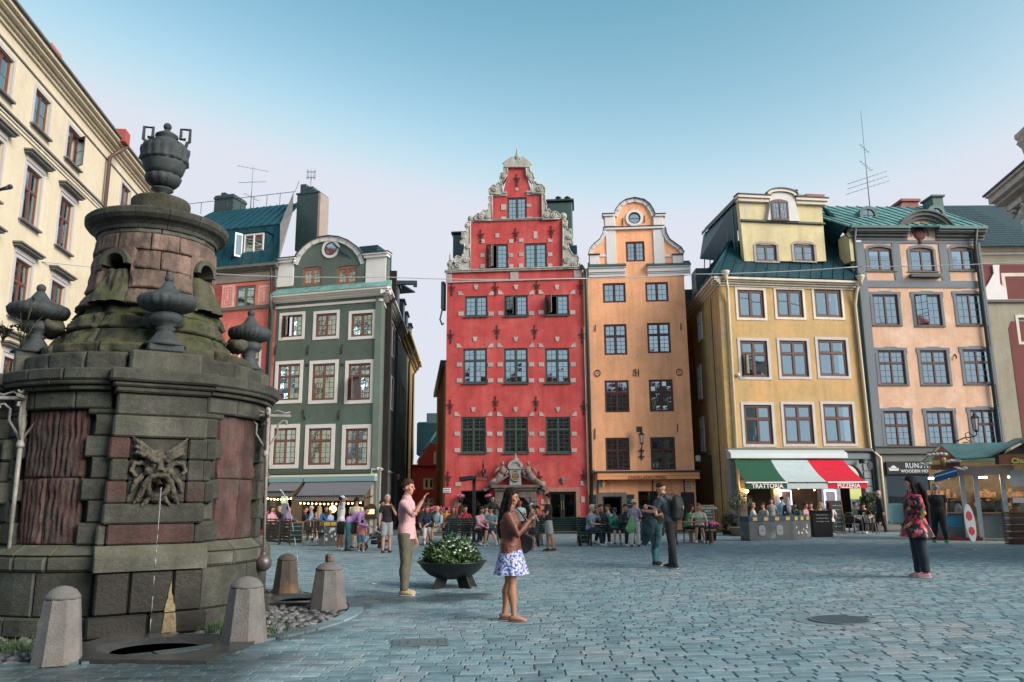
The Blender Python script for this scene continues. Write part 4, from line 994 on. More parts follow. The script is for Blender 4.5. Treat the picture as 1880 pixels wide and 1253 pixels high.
finial(Fr, 949.6, 270, 298, GABST, .17); finial(Fr, 826, 463, 496, GABST, .16)
for x, y, s in ((864.5,402,1),(1034,397,1.05)):
    u, z = Fr.uz(x, y); q = MB(); q.ball((0,0,0), .19*s, 14); q.lathe([(.12,-.32),(.1,-.2),(.16,-.16),(.08,-.12)], 10); Fr.part('ball_finial', q, GABST, T(u, .05, z))
# roof behind the gable, dormer sides and chimney
rg = Z(362)
for s in (0, 1):
    e = (-.1, 0.4, zb-.3) if s == 0 else (wR+.1, 14, zb-.3)
    if s == 0: roof_plane(Fr, [(-.1, 14, zb-.2), (-.1, .4, zb-.2), (wR/2, .4, rg-.8), (wR/2, 14, rg-.8)], ROOFT, 8)
    else: roof_plane(Fr, [(wR+.1, .4, zb-.2), (wR+.1, 14, zb-.2), (wR/2, 14, rg-.8), (wR/2, .4, rg-.8)], ROOFT, 8)
a = Fr.rect(1006, 370, 1052, 497, 3.0); blk(Fr, 'chimney', M_('dark_green_metal', (.04,.085,.08), .5, .15, 3), a[0], a[2], 3.0, 4.6, a[1], a[3]); blk(Fr, 'chimney_cap', DARKTR, a[0]-.1, a[2]+.1, 2.9, 4.7, a[3]+.003, a[3]+.12)
a = Fr.rect(1040, 450, 1060, 497, 2.0); blk(Fr, 'dormer', ROOFT, a[0], a[2], 2.0, 4.0, a[1], a[3])
a = Fr.rect(831, 429, 856, 497, 2.2); blk(Fr, 'dormer', ROOFT, a[0], a[2], 2.2, 4.2, a[1], a[3]); blk(Fr, 'dormer_cap', DARKTR, a[0]-.1, a[2]+.1, 2.1, 4.3, a[3]+.003, a[3]+.1)
for x in (1025, 1041.5):
    u, z = Fr.uz(x, 369, 3.8); q = MB(); q.lathe([(.1,0),(.1,.15),(.2,.18),(.05,.28)], 10); Fr.part('chimney_pot', q, DARKTR, T(u, 3.8, z))
DPG = M_('dark_green_pipe', (.03,.055,.055), .45, .1, 4)
u0, z0 = P(1075.5, 500); u1, z1 = P(1083, 975)
downpipe(Fr, [(u0-.25, -.14, z0+.35), (u0, -.14, z0), (u0+.0, -.14, .1)], DPG, .09)
u, z = P(815.5, 520); q = MB(); q.box(-.18, .0, -.1, .5, -1.4, .1); q.tube([(-.1,-.05,-1.4), (-.22,-.05,-2.0), (-.1,-.05,-2.3), (0,-.05,-2.2)], .05, 6); Fr.part('wall_bracket', q, DARKTR, T(u, .15, z))
# portal
STN = M_('portal_stone', (.16,.13,.115), .85, .25, 5, .6, 40, streak=.3)
STL = M_('portal_stone_pale', (.32,.33,.32), .85, .15, 6, .5, 40, streak=.2)
def fr(F, x0, y0, x1, y1): return F.rect(x0, y0, x1, y1)
a = fr(Fr, 908, 892, 987, 897); q = MB(); q.box(a[0]-.12, a[2]+.12, -.42, .0, a[3]-.1, a[3]+.03); q.box(a[0], a[2], -.32, .0, a[1]-.1, a[3]-.1); q.box(a[0]+.05, a[2]-.05, -.22, 0, a[1]-.45, a[1]-.1); Fr.part('portal_cornice', q, STN)
za = a[1]-.45
for x0, x1 in ((909, 921), (975, 987)):
    r = fr(Fr, x0, 905, x1, 975); n = 7
    for i in range(n):
        z0, z1 = za*i/n, za*(i+1)/n; e = .04 if i % 2 else .0
        blk(Fr, 'stone', STN, r[0]-e, r[2]+e, -.25-e, .0, z0+.01, z1-.01)
q = MB(); cx = (pu0+pu1)/2; rr_ = (pu1-pu0)/2; ring(q, cx, pz1-rr_+.2, rr_, rr_+.22, -.2, 0, 16, 0, 180); Fr.part('portal_arch', q, STN)
q = MB(); q.box(pu0, pu1, .15, .2, 0, pz1+.2); Fr.part('portal_door', q, M_('portal_door_wood', (.03,.022,.018), .6, .2, 5))
a = fr(Fr, 936.6, 862, 957.5, 891.5); q = MB(); q.box(a[0], a[2], -.3, 0, a[1], a[3]); q.box(a[0]-.06, a[2]+.06, -.36, 0, a[3], a[3]+.08); ring(q, (a[0]+a[2])/2, a[3]+.08, 0.01, (a[2]-a[0])/2+.06, -.33, 0, 12, 0, 180); ring(q, (a[0]+a[2])/2, a[3]+.08, (a[2]-a[0])/2-.02, (a[2]-a[0])/2+.1, -.38, 0, 12, 0, 180); Fr.part('aedicule', q, STL)
q = MB(); cx, cz = (a[0]+a[2])/2, (a[1]+a[3])/2+.03
q.prism([(x*1.0, z) for x, z in arc(cx, cz, .19, 0, 359, 20, .29)], -.34, -.30); q.m = 1
for i in range(6):
    zz = cz+.2-.075*i; w = .17*math.sqrt(max(.05, 1-((zz-cz)/.28)**2)); q.box(cx-w*.85, cx+w*.85, -.355, -.34, zz-.022, zz+.018)
q.m = 2; ring(q, cx, cz, .185, .225, -.36, -.30, 20); Fr.part('oval_plaque', q, [M_('plaque_dark', (.03,.028,.025), .6), M_('plaque_gilt', (.45,.30,.10), .4, metal=.4), STL])
finial(Fr, 947.2, 833, 850, STL, .15, v=-.2)
def reclining(F, px, py, s, sgn):
    """carved figure lying back on the sloping pediment"""
    u, z = F.uz(px, py); q = MB()
    q.tube([(sgn*.62, 0, -.62), (sgn*.40, -.02, -.42), (sgn*.12, -.03, -.14), (0, 0, .05)], [.10, .15, .19, .17], 10)
    q.tube([(sgn*.0, 0, .0), (-sgn*.05, 0, .26), (-sgn*.02, 0, .40)], [.20, .18, .08], 10); q.ball((-sgn*.03, -.02, .53), (.095, .10, .12), 12)
    q.tube([(-sgn*.16, 0, .30), (-sgn*.30, -.06, .10), (-sgn*.18, -.12, -.06)], [.07, .06, .05], 8); q.tube([(sgn*.14, 0, .30), (sgn*.30, -.08, .18), (sgn*.40, -.1, .02)], [.07, .055, .05], 8)
    q.tube([(sgn*.30, -.1, -.30), (sgn*.52, -.12, -.38), (sgn*.75, -.08, -.66)], [.12, .10, .06], 8)
    for i in range(5): q.tube([(sgn*(.05+i*.1), -.16, -.05-i*.1), (sgn*(.2+i*.1), -.17, -.25-i*.08)], .03, 6)
    q.prism([(x*sgn, z_) for x, z_ in ((-.30,.0),(-.34,-.12),(.86,-.86),(.98,-.74),(.72,-.60))][::(1 if sgn < 0 else 1)], -.05, .22)
    F.part('carved_figure', q, M_('figure_stone', (.21,.165,.15), .85, .25, 6, .6, 40), T(u, -.26, z) @ Matrix.Scale(s, 4))
reclining(Fr, 922.5, 871, 1.0, -1); reclining(Fr, 971.5, 871, 1.0, 1)
# right door and left shop window
q = MB(); e = .2; q.box(du0-e, du0, -.06, .02, 0, dz1+e); q.box(du1, du1+e, -.06, .02, 0, dz1+e); q.box(du0, du1, -.06, .02, dz1, dz1+e); Fr.part('door_frame', q, M_('door_frame_stone', (.38,.20,.16), .85, .15, 3, .4, 40))
DW = M_('dark_wood_door', (.018,.022,.02), .5, .2, 5)
q = MB(); m = (du0+du1)/2
for a, b in ((du0, m-.01), (m+.01, du1)):
    q.box(a, a+.1, .1, .16, 0, dz1); q.box(b-.1, b, .1, .16, 0, dz1); q.box(a+.1, b-.1, .1, .16, 0, .35); q.box(a+.1, b-.1, .1, .16, dz1-.12, dz1); q.m = 1; q.box(a+.1, b-.1, .12, .13, .35, dz1-.12); q.m = 0
q.m = 2; q.box(m-.07, m-.04, .04, .1, 1.0, 1.45); q.box(m+.04, m+.07, .04, .1, 1.0, 1.45); Fr.part('double_door', q, [DW, SHOPG, M_('brass', (.5,.42,.25), .35, metal=.8)])
q = MB(); q.box(su0, su0+.06, .05, .12, sz0, sz1); q.box(su1-.06, su1, .05, .12, sz0, sz1); m = (su0+su1)/2; q.box(m-.03, m+.03, .05, .12, sz0, sz1); q.box(su0+.06, su1-.06, .052, .118, sz0, sz0+.08); q.box(su0+.06, su1-.06, .052, .118, sz1-.06, sz1); q.m = 1; q.box(su0+.06, m-.03, .08, .09, sz0+.08, sz1-.06); q.box(m+.03, su1-.06, .08, .09, sz0+.08, sz1-.06); Fr.part('shop_window', q, [DW, SHOPG])
r = fr(Fr, 836, 886, 846, 893); blk(Fr, 'stone', SANDST, r[0], r[2], -.03, .01, r[1], r[3])
for x0, y0, x1, y1 in ((896,888,906,897),(835,921,845,930),(899,921,908,932),(992,884,1001,892),(1066,884,1074,892),(1067,912,1074,923),(993,917,1001,926)):
    r = fr(Fr, x0, y0, x1, y1); blk(Fr, 'stone', SANDST, r[0], r[2], -.03, .01, r[1], r[3])
q = MB(); u, z = P(1033, 882.5); q.ball((u, -.03, z+.05), (.12, .08, .13), 12); q.ball((u, -.08, z+.02), (.04, .05, .06), 8); q.ball((u-.11, -.02, z+.05), (.05,.04,.07), 8); q.ball((u+.11, -.02, z+.05), (.05,.04,.07), 8); q.lathe([(.03, z-.2), (.1, z-.05)], 8, (u, -.02, 0)); Fr.part('carved_head', q, STN)
# ================= orange house
Fo = Fac(at_Y(1079.7, 900, 41.0), at_Y(1277.5, 900, 40.6), name='orange_gabled_house', label='orange plastered house with a round topped curved gable and maroon windows', cat='house')
OW = []
for b in ((1106.7,520,1148.6,556),(1185,518.4,1227,554)): window(Fo, Fo.rect(*b), BRW, 2, 0, 3)
for b in ((1109,595.6,1151,652),(1188.5,593,1231,648.7)): window(Fo, Fo.rect(*b), BRW, 2, 2, 4, tf=.38)
for b in ((1110.5,698.7,1155,757.5),(1192,697,1236.3,756)): window(Fo, Fo.rect(*b), BRW, 2, 2, 4, tf=.38, curtain='top')
window(Fo, Fo.rect(1112,804,1156,864), BRW, 2, 2, 4, tf=.38, curtain='', lamp=1); window(Fo, Fo.rect(1194.6,803,1240,863), BRW, 1, 1, 3, tf=.38, curtain='', lamp=1)
window(Fo, Fo.rect(1149,443.7,1183.5,480.6), BRW, 2, 0, 4, curtain='', lamp=-1)
V = lambda x, y: Fo.uz(x, y)
zc = V(1170, 509)[1]; ocu = V(1164.7, 401)
Fo.holes.append(arc(*ocu, .34, 0, 345, 23))
du0, _, du1, dz1 = Fo.rect(1107, 912, 1142, 960); Fo.holes.append([(du0, .03), (du1, .03), (du1, dz1), (du0, dz1)])
wu0, wz0, wu1, wz1 = Fo.rect(1172, 902, 1216, 940); Fo.holes.append([(wu0, wz0-.2), (wu1, wz0-.2), (wu1, wz1), (wu0, wz1)])
wo_ = Fo.w
topc = [V(x, y) for x, y in ((1219,418),(1219,397),(1202.5,396),(1199,387),(1192,376),(1182,368.5),(1165,365),(1149,368.5),(1138,376),(1130,387),(1127,397),(1108,398),(1110,418))]
rs = [V(x, y) for x, y in ((1255,490),(1255,464),(1250,456),(1240,449),(1229,441),(1223,430))]
ls = [V(x, y) for x, y in ((1107,430),(1101,441),(1091,449),(1084,457),(1081,466),(1081,490))]
Fo.wall([(0, 0), (wo_, 0), (wo_-.05, zc+.4)] + rs + topc + ls + [(0.02, zc+.4)], ORG)
q = MB(); q.box(wo_-.3, wo_-.002, .31, 14, 0, zc); Fo.part('side_wall', q, ORG)
# white trim of the gable
def trim(F, pts_px, w, mat, name='gable_trim', v0=-.1, v1=.3, dk=None):
    pts = [F.uz(x, y) for x, y in pts_px]; q = MB()
    for i in range(len(pts)-1):
        a, b = Vector(pts[i]), Vector(pts[i+1]); d = (b-a).normalized(); n = Vector((-d.y, d.x))*w; ex = d*.02
        q.prism([tuple(a-ex), tuple(b+ex), tuple(b+n+ex), tuple(a+n-ex)][::(1)], v0, v1-.001*i)
        if dk: q.m = 1; m = n*-.18; q.prism([tuple(a+m-ex), tuple(b+m+ex), tuple(b-d*0+ex), tuple(a-ex)], v0-.08, v1+.02-.001*i); q.m = 0
    F.part(name, q, [mat, dk or mat])
ar = [(1202.5,396),(1199,387),(1192,376),(1182,368.5),(1165,365),(1149,368.5),(1138,376),(1130,387),(1127,397)]
trim(Fo, ar, .20, WHITE, dk=DARKTR); trim(Fo, [(1255,464),(1250,456),(1240,449),(1229,441),(1223,430),(1221,419)], .17, WHITE, dk=DARKTR); trim(Fo, [(1108,419),(1107,430),(1101,441),(1091,449),(1084,457),(1081,466)], .17, WHITE, dk=DARKTR)
for x0, x1 in ((1110,1129),(1199,1217)): a = Fo.rect(x0, 399, x1, 417); blk(Fo, 'gable_trim', WHITE, a[0], a[2], -.12, .3, a[1], a[3])
for x0, x1 in ((1106,1127),(1202,1221)): a = Fo.rect(x0, 395.5, x1, 399); blk(Fo, 'gable_ledge', WHITE, a[0], a[2], -.2, .32, a[1], a[3]); blk(Fo, 'gable_ledge', DARKTR, a[0]-.03, a[2]+.03, -.23, .35, a[3]+.002, a[3]+.05)
a = Fo.rect(1108, 418, 1220, 422); blk(Fo, 'gable_ledge', WHITE, a[0], a[2], -.14, .3, a[1], a[3]); blk(Fo, 'gable_ledge', DARKTR, a[0], a[2], -.17, .3, a[3]+.002, a[3]+.045)
for x0, x1 in ((1113,1131),(1200,1219)): a = Fo.rect(x0, 422.5, x1, 485.5); blk(Fo, 'pilaster', WHITE, a[0], a[2], -.06, .01, a[1], a[3])
for x0, x1, s in ((1083,1100,1),(1235,1253,1)):
    a = Fo.rect(x0, 469, x1, 486); blk(Fo, 'pilaster', WHITE, a[0], a[2], -.06, .01, a[1], a[3]); blk(Fo, 'gable_ledge', DARKTR, a[0]-.05, a[2]+.05, -.13, .03, a[3]+.002, a[3]+.06)
for x0, x1 in ((1100.5,1112.5),(1219.5,1234.5)): a = Fo.rect(x0, 468.5, x1, 472); blk(Fo, 'gable_trim', WHITE, a[0], a[2], -.05, .01, a[1], a[3])
q = MB(); ring(q, *ocu, .33, .47, -.06, .0, 28); Fo.part('oculus_surround', q, WHITE)
q = MB(); ring(q, *ocu, .26, .335, .02, .1, 28); q.box(ocu[0]-.27, ocu[0]+.27, .03, .06, ocu[1]-.012, ocu[1]+.012); q.m = 1; ring(q, *ocu, 0.001, .265, .05, .06, 24); Fo.part('oculus_window', q, [BRW, GLASS])
for x0, x1, y0 in ((1080.5,1148.5,486),(1188.5,1267,484)):
    a = Fo.rect(x0, y0, x1, y0+23); h = a[3]-a[1]; cornice(Fo, a[0], a[2], a[1], WHITE, [(h*.22,.06),(h*.12,.10),(h*.30,.17),(h*.12,.24)]); zt = a[1]+h*.76+.004
    q = MB(); q.add([(x, y, z) for x in (a[0]-.03, a[2]+.03) for y, z in ((-.32, zt), (.3, zt+.38), (.3, zt), )], [(0,1,4,3), (0,2,1), (3,4,5), (0,3,5,2), (1,2,5,4)]); Fo.part('copper_flashing', q, M_('dark_copper', (.02,.08,.075), .5, .2, 3))
roof_plane(Fo, [(-.05, 14, zc+.2), (-.05, .4, zc+.2), (wo_/2, .4, V(1164,400)[1]), (wo_/2, 14, V(1164,400)[1])], ROOFT, 6); roof_plane(Fo, [(wo_+.1, .4, zc+.2), (wo_+.1, 14, zc+.2), (wo_/2, 14, V(1164,400)[1]), (wo_/2, .4, V(1164,400)[1])], ROOFT, 6)
# iron numerals and tie bars
def iron(F, strokes, r=.018, name='iron_ornament'):
    q = MB()
    for s in strokes: q.tube([(x, -.04, z) for x, z in s], r, 5)
    F.part(name, q, IRON)
for cx, cy in ((1097,685.6),(1247,684)):
    u, z = V(cx, cy); L = [(u-.15+.14*math.cos(math.radians(a))*1, z+.15*math.sin(math.radians(a))) for a in range(-140, 150, 20)]
    iron(Fo, [[(u-.02-.13*math.cos(math.radians(a)), z+.16*math.sin(math.radians(a))) for a in range(-130, 140, 20)], [(u+.02+.13*math.cos(math.radians(a)), z+.16*math.sin(math.radians(a))) for a in range(-130, 140, 20)], [(u-.03, z), (u+.03, z)]])
u, z = V(1167.5, 685); iron(Fo, [[(u, z-.2), (u, z+.2)], [(u+.14, z-.2), (u+.14, z+.2)], [(u, z), (u+.14, z)], [(u-.02, z+.14), (u-.1, z+.16), (u-.14, z+.08), (u-.04, z+.02), (u-.14, z-.02), (u-.15, z-.14), (u-.06, z-.16)]])
for x, y, h in ((1092.5,797,.55),(1243.5,786,.4),(1093,603,.36),(1250,600,.36),(1143.5,408,.42),(1183,403,.42),(1091,872,.5)):
    u, z = V(x, y); iron(Fo, [[(u-.01, z-h/2), (u+.01, z+h/2)]], .022, 'tie_bar')
# awning cassette with lettering, lower front
a = Fo.rect(1091, 866, 1283.5, 879.5); zt = a[3]
q = MB(); q.box(a[0]+.05, a[2], -.55, -.01, zt-.06, zt+.02); Fo.part('awning_lid', q, DARKTR)
AWO = M_('orange_awning_case', (.85,.38,.17), .6, .05, 3)
q = MB(); q.box(a[0]+.15, a[2]-.05, -.50, -.01, zt-.22, zt-.063); q.box(a[0]+.15, a[2]-.05, -.52, -.01, zt-.40, zt-.235); Fo.part('awning_case', q, AWO)
u, z = Fo.uz(1188, 877.5, -.53); lettering('CHOKLADKOPPEN', .21, M_('dark_red_letters', (.18,.03,.02), .6), Fo.root, Fo.R @ T(u, -.53, zt-.32), bold=.003, spacing=1.05)
q = MB()
for x in (1097.5, 1198, 1256): u = V(x, 893)[0]; q.box(u-.03, u+.03, -.05, .0, zt-1.1, zt-.41)
Fo.part('awning_arm', q, IRON)
DST = M_('door_stone', (.17,.155,.14), .85, .2, 4, .5, 40)
q = MB(); e = .24; q.box(du0-e, du0, -.08, .02, 0, dz1+.2); q.box(du1, du1+e, -.08, .02, 0, dz1+.2); q.box(du0, du1, -.08, .02, dz1, dz1+.2); Fo.part('door_frame', q, DST)
q = MB(); q.box(du0, du0+.08, .1, .2, 0, dz1); q.box(du1-.08, du1, .1, .2, 0, dz1); q.box(du0+.08, du1-.08, .1, .2, dz1-.1, dz1); Fo.part('door_lining', q, IRON)
q = MB(); q.box(wu0, wu0+.05, .03, .1, wz0-.2, wz1); q.box(wu1-.05, wu1, .03, .1, wz0-.2, wz1); q.box(wu0+.05, wu1-.05, .03, .1, wz1-.05, wz1); q.box(wu0+.05, wu1-.05, .04, .09, (wz0+wz1)/2+.1, (wz0+wz1)/2+.13); q.m = 1; q.box(wu0+.05, wu1-.05, .06, .07, wz0-.2, wz1-.05); Fo.part('shop_window', q, [IRON, SHOPG])
q = MB(); r_ = random.Random(2)
for i in range(9): q.lathe([(.04,0),(.045,.12),(.02,.2)], 8, (wu0+.2+i*.14, .3, (wz0+wz1)/2+.14), smooth=True)
Fo.part('shop_shelf_jars', q, M_('jar_glaze', (.5,.42,.3), .5, .3, 20))
a = Fo.rect(1251, 904, 1275.5, 960); blk(Fo, 'side_door', IRON, a[0], a[2], -.02, .05, 0.02, a[3])
# ================= green house on the left
Fg = Fac(at_Y(491.5, 880, 40.2), at_Y(692.5, 880, 38.6), name='green_corner_house', label='dark green corner house with white window surrounds and a round gable', cat='house')
G = lambda x, y: Fg.uz(x, y)
GB = REDBR
for b, ol in (((517.5,579,555,619),-1),((580,576,618,618),0),((645,575.7,684,617.8),0)): window(Fg, Fg.rect(*b), GB, 2, 0, 4, surround='box', sw=.15, smat=WHITE, open_leaf=ol, curtain='full' if b[0] > 560 else '', cm=REFL_GOLD)  # the right two get the curtain coloured as a golden reflection
for b, ol in (((510,669,550,735),0),((573,668,614.6,735),0),((639,667.7,680,735),-1)): window(Fg, Fg.rect(*b), GB, 2, 2, 4, surround='box', sw=.17, smat=WHITE, open_leaf=ol, tf=.33)
for b in ((502,786.5,543,853.5),(566,786.5,608,854),(634,787,675,855)): window(Fg, Fg.rect(*b), GB, 2, 2, 4, surround='box', sw=.19, smat=WHITE, tf=.33, lamp=(-1)**len(str(b[0])))
BRICK = M_('brick_window_arch', (.30,.13,.09), .8, .2, 6)
for b in ((555.5,490,590.6,523.4),(618.5,487.6,655.7,521.5)): window(Fg, Fg.rect(*b), BRICK, 2, 0, 4, arch=.06, curtain='', fw=.1)
wG = Fg.w; zcor = G(600, 545)[1]
zsh = 2.9
for x0, x1 in ((508,535),(556,668)):
    a = Fg.rect(x0, 905, x1, 960); Fg.holes.append([(a[0], .05), (a[2], .05), (a[2], 2.75), (a[0], 2.75)])
gl, gr = G(540,500)[0], G(671,500)[0]
arcp = [G(x, y) for x, y in ((671,482),(665,467),(654,453),(640,443),(624,437),(606,435),(588,437.5),(572,444),(558,455),(547,468),(540,484))]
Fg.wall([(0, 0), (wG, 0), (wG, zcor), (G(711,500)[0], zcor+.25), (G(711,500)[0], G(711,474)[1]), (G(673,474)[0], G(673,474)[1])] + arcp + [(G(504.5,482)[0], G(510,484)[1]), (G(504.5,482)[0], zcor+.25), (0, zcor)], GRN)
# white gable trim
trim(Fg, [(671,482)] + [(665,467),(654,453),(640,443),(624,437),(606,435),(588,437.5),(572,444),(558,455),(547,468)] + [(540,484)], .24, WHITE, dk=DARKTR)
for x0, x1, yt in ((504.5,539.5,484),(672,709,474)):
    a = Fg.rect(x0, yt, x1, 527); blk(Fg, 'gable_wing', WHITE, a[0], a[2], -.05, .02, a[1], a[3]); blk(Fg, 'gable_cornice', WHITE, a[0]-.1, a[2]+.1, -.16, .25, a[3], a[3]+.14); blk(Fg, 'gable_cornice', WHITE, a[0]-.16, a[2]+.16, -.24, .27, a[3]+.143, a[3]+.22); blk(Fg, 'gable_ledge', DARKTR, a[0]-.2, a[2]+.2, -.28, .3, a[3]+.223, a[3]+.26)
oc = G(607.6, 457.5); q = MB(); ring(q, *oc, .36, .50, -.06, 0, 28); Fg.part('oculus_surround', q, WHITE); q = MB(); ring(q, *oc, .30, .365, -.05, .02, 28); q.m = 1; ring(q, *oc, .001, .30, -.03, -.01, 24); Fg.part('oculus_window', q, [BRW, GLASS])
zc1 = cornice(Fg, -.05, wG+.0, G(600, 561)[1], WHITE, [(.12,.05)], 'frieze_moulding')
cz = G(600, 551)[1]; zt = cornice(Fg, -.1, wG+.5, cz, WHITE, [(.06,.10),(.10,.20),(.08,.34),(.10,.48)])
COP = M_('verdigris_flashing', (.16,.33,.30), .5, .2, 3, streak=.3)
q = MB(); q.add([(x, y, z) for x in (-.12, wG+.52) for y, z in ((-.52, zt+.004), (.0, zt+.42), (.0, zt+.004))], [(0,1,4,3), (0,2,1), (3,4,5), (0,3,5,2), (1,2,5,4)]); Fg.part('copper_flashing', q, COP)
for x, y in ((506.5,643),(566,643),(628,642),(689,641),(558.5,762),(622.5,762),(686,761)):
    u, z = G(x, y); s = .07 if x == 558.5 else -.02; iron(Fg, [[(u-s, z+.25), (u+s, z-.25)]], .028, 'tie_bar')
for x, y in ((563.5,671),(628,670.5)): u, z = G(x, y); blk(Fg, 'vent', IRON, u-.07, u+.07, -.02, .01, z-.07, z+.07)
DPT = M_('teal_pipe', (.05,.10,.095), .5, .1, 4)
a = G(505, 545); b = G(503, 560); downpipe(Fg, [(b[0]+.12, -.55, zt+.1), (b[0]+.1, -.5, zt-.3), (b[0], -.12, zt-.9), (b[0], -.12, .2)], DPT, .075)
a = G(507, 488); downpipe(Fg, [(a[0]-.15, -.1, a[1]+.2), (a[0]+.05, -.1, a[1]-.3), (a[0]+.08, -.1, zt+.35)], DPT, .06)
# side wall of the green house towards the side street
def side_fac(parent_fac, P_corner, dirv, L): return Fac(P_corner, (P_corner[0]+dirv[0]*L, P_corner[1]+dirv[1]*L), root=parent_fac)
cG = Fg.P0 + Fg.d*Fg.w
Fs = Fac((cG.x, cG.y), (cG.x-.55, cG.y+10.5), root=Fg)
for (u, zl, hh) in ((5.6, 9.6, 1.5), (5.6, 6.6, 1.7), ):
    window(Fs, (u, zl, u+1.0, zl+hh), GB, 2, 2, 3, surround='box', sw=.12, smat=WHITE, curtain='')
Fs.wall([(0, 3.05), (Fs.w, 3.05), (Fs.w, zcor), (0, zcor)], GRN, back=False); 
q = MB(); q.box(-.0, Fs.w, .0, .3, 0, 3.048); Fs.part('shop_wall', q, M_('pale_grey_shopfront', (.33,.37,.37), .8, .1, 2))
cornice(Fs, -.05, Fs.w, 2.98, WHITE, [(.06,.05),(.05,.10)], 'shop_cornice')
cornice(Fs, .0, Fs.w, G(600, 561)[1]+.002, WHITE, [(.12,.05)], 'frieze_moulding'); cornice(Fs, -.48, Fs.w, cz+.002, WHITE, [(.06,.10),(.10,.20),(.08,.34),(.10,.48)])
gd = zt+.42
roof_plane(Fs, [(.5, -.45, zt+.02), (Fs.w, -.45, zt+.02), (Fs.w, 2.6, G(606,440)[1]-.3), (.6, 2.6, G(606,440)[1]-.3)], ROOFT, 10)
roof_plane(Fg, [(-.1, 10, zt), (-.1, .4, zt), (2.2, .4, G(606,440)[1]-.4), (2.2, 10, G(606,440)[1]-.4)], ROOFT, 6)
roof_plane(Fg, [(2.1, .4, G(606,440)[1]-.4), (wG-2.4, .4, G(606,440)[1]-.4), (wG-2.4, 10, G(606,440)[1]-.3), (2.1, 10, G(606,440)[1]-.3)], ROOFT, 5)
for u in (4.5, 8.3, ):
    q = MB(); q.box(u, u+1.2, -.35, 2.0, zt+.05, zt+1.5); q.box(u-.1, u+1.3, -.45, 2.0, zt+1.5, zt+1.6); Fs.part('dormer', q, ROOFT)
q = MB(); q.box(-.09, .09, -1.5, .6, 0, .22); q.box(-.07, .07, -1.5, -1.3, -.12, .0); Fs.part('hoist_beam', q, DARKTR, T(3.4, 0, zt+1.15))
a = G(660, 452); q = MB(); q.box(gr-1.0, gr+.05, 1.2, 3, G(600,500)[1], a[1]+.4); Fg.part('dormer', q, ROOFT)
u = 6.9; downpipe(Fs, [(u, -.45, zt-.1), (u-.1, -.15, zt-.8), (u-.1, -.12, .2)], DPG, .07)
# shopfront of the green house
SHP = M_('taupe_shopfront', (.20,.20,.195), .8, .1, 2)
a = Fg.rect(488, 876, 695, 882)
blk(Fg, 'shop_cornice', M_('dark_green_band', (.06,.10,.085), .7), -.02, wG+.03, -.08, .0, a[1]+.32, a[1]+.44); blk(Fg, 'shop_cornice', CREAM, .02, wG-.02, -.20, .0, a[1]+.12, a[1]+.26)
for x0, x1 in ((497,507),(536,555),(669,691)): r = Fg.rect(x0, 905, x1, 960); blk(Fg, 'pier', SHP, r[0], r[2], -.05, .0, 0, a[1]+.1)
# ================= side street: next house, far red house, orange flank
cS = (cG.x-.55, cG.y+10.5)
Fn = Fac((cS[0]+.02, cS[1]+.05), (cS[0]-.75, cS[1]+14), name='side_street_house', label='tall dark green house deeper in the side street with its cornice coloured sunlit yellow', cat='house')
YEB = M_('sunlit_yellow_plaster', (.60,.42,.16), .8, .1, 1)  # sunlight is put into this yellow, for the far wall and cornice
for r0 in (3.6, 6.9, 9.9):
    for i in range(4): window(Fn, (.6+i*1.1+0.0, r0, 1.4+i*1.1, r0+1.9), WHITE if r0 > 6 else GB, 1, 0, 2, curtain='', fw=.1)
zn = zcor-.2
Fn.wall([(0, 0), (5.5, 0), (5.5, zn), (0, zn)], GRN, back=False)
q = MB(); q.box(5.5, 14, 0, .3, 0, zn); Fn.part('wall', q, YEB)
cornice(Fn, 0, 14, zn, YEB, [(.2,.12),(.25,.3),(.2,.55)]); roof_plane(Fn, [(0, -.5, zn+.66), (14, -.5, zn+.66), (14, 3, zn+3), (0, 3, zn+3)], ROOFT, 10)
for u in (2, 5.5):
    q = MB(); q.box(u, u+1.3, -.2, 2.0, zn+.7, zn+2.1); q.box(u-.1, u+1.4, -.3, 2.0, zn+2.1, zn+2.2); Fn.part('dormer', q, ROOFT)
downpipe(Fn, [(5.7, -.5, zn+.3), (5.6, -.15, zn-.6), (5.6, -.12, .1)], DPG, .07)
downpipe(Fn, [(10.5, -.6, zn+.3), (10.2, -.5, zn-.2), (9.8, -.15, zn-.8), (9.8, -.12, .1)], IRON, .07)
Ff = Fac(at_Y(755, 900, 60.0), at_Y(835, 900, 60.0), name='small_red_house', label='small red house with pale yellow windows closing off the side street', cat='house')
PYW = M_('pale_yellow_window', (.60,.52,.30), .5)
RDD = M_('deep_red_plaster', (.34,.035,.03), .85, .12, 1)
for b in ((777,877,797,899),(776,914.5,796.5,942),(796,829,812,852)): window(Ff, Ff.rect(*b), PYW, 1, (0 if b[1] < 900 else 1), 1, curtain='', fw=.13)
H = lambda x, y: Ff.uz(x, y)
gz0 = H(780, 853)[1]
Ff.wall([(-1, 0), (Ff.w, 0), (Ff.w, H(800,815)[1]), (H(790,817)[0], H(790,815)[1]), (H(777,826)[0], H(777,826)[1]), (H(766,851)[0], gz0), (-1, gz0)], RDD)
cornice(Ff, -1, Ff.w, gz0-.1, RDD, [(.1,.15)], 'ledge')
roof_plane(Ff, [(H(764,852)[0], 0, gz0+.1), (H(790,812)[0], -.1, H(790,812)[1]), (H(800,790)[0], 4, H(800,790)[1]+.8), (H(766,825)[0], 4, H(766,822)[1])], ROOFG, 5)
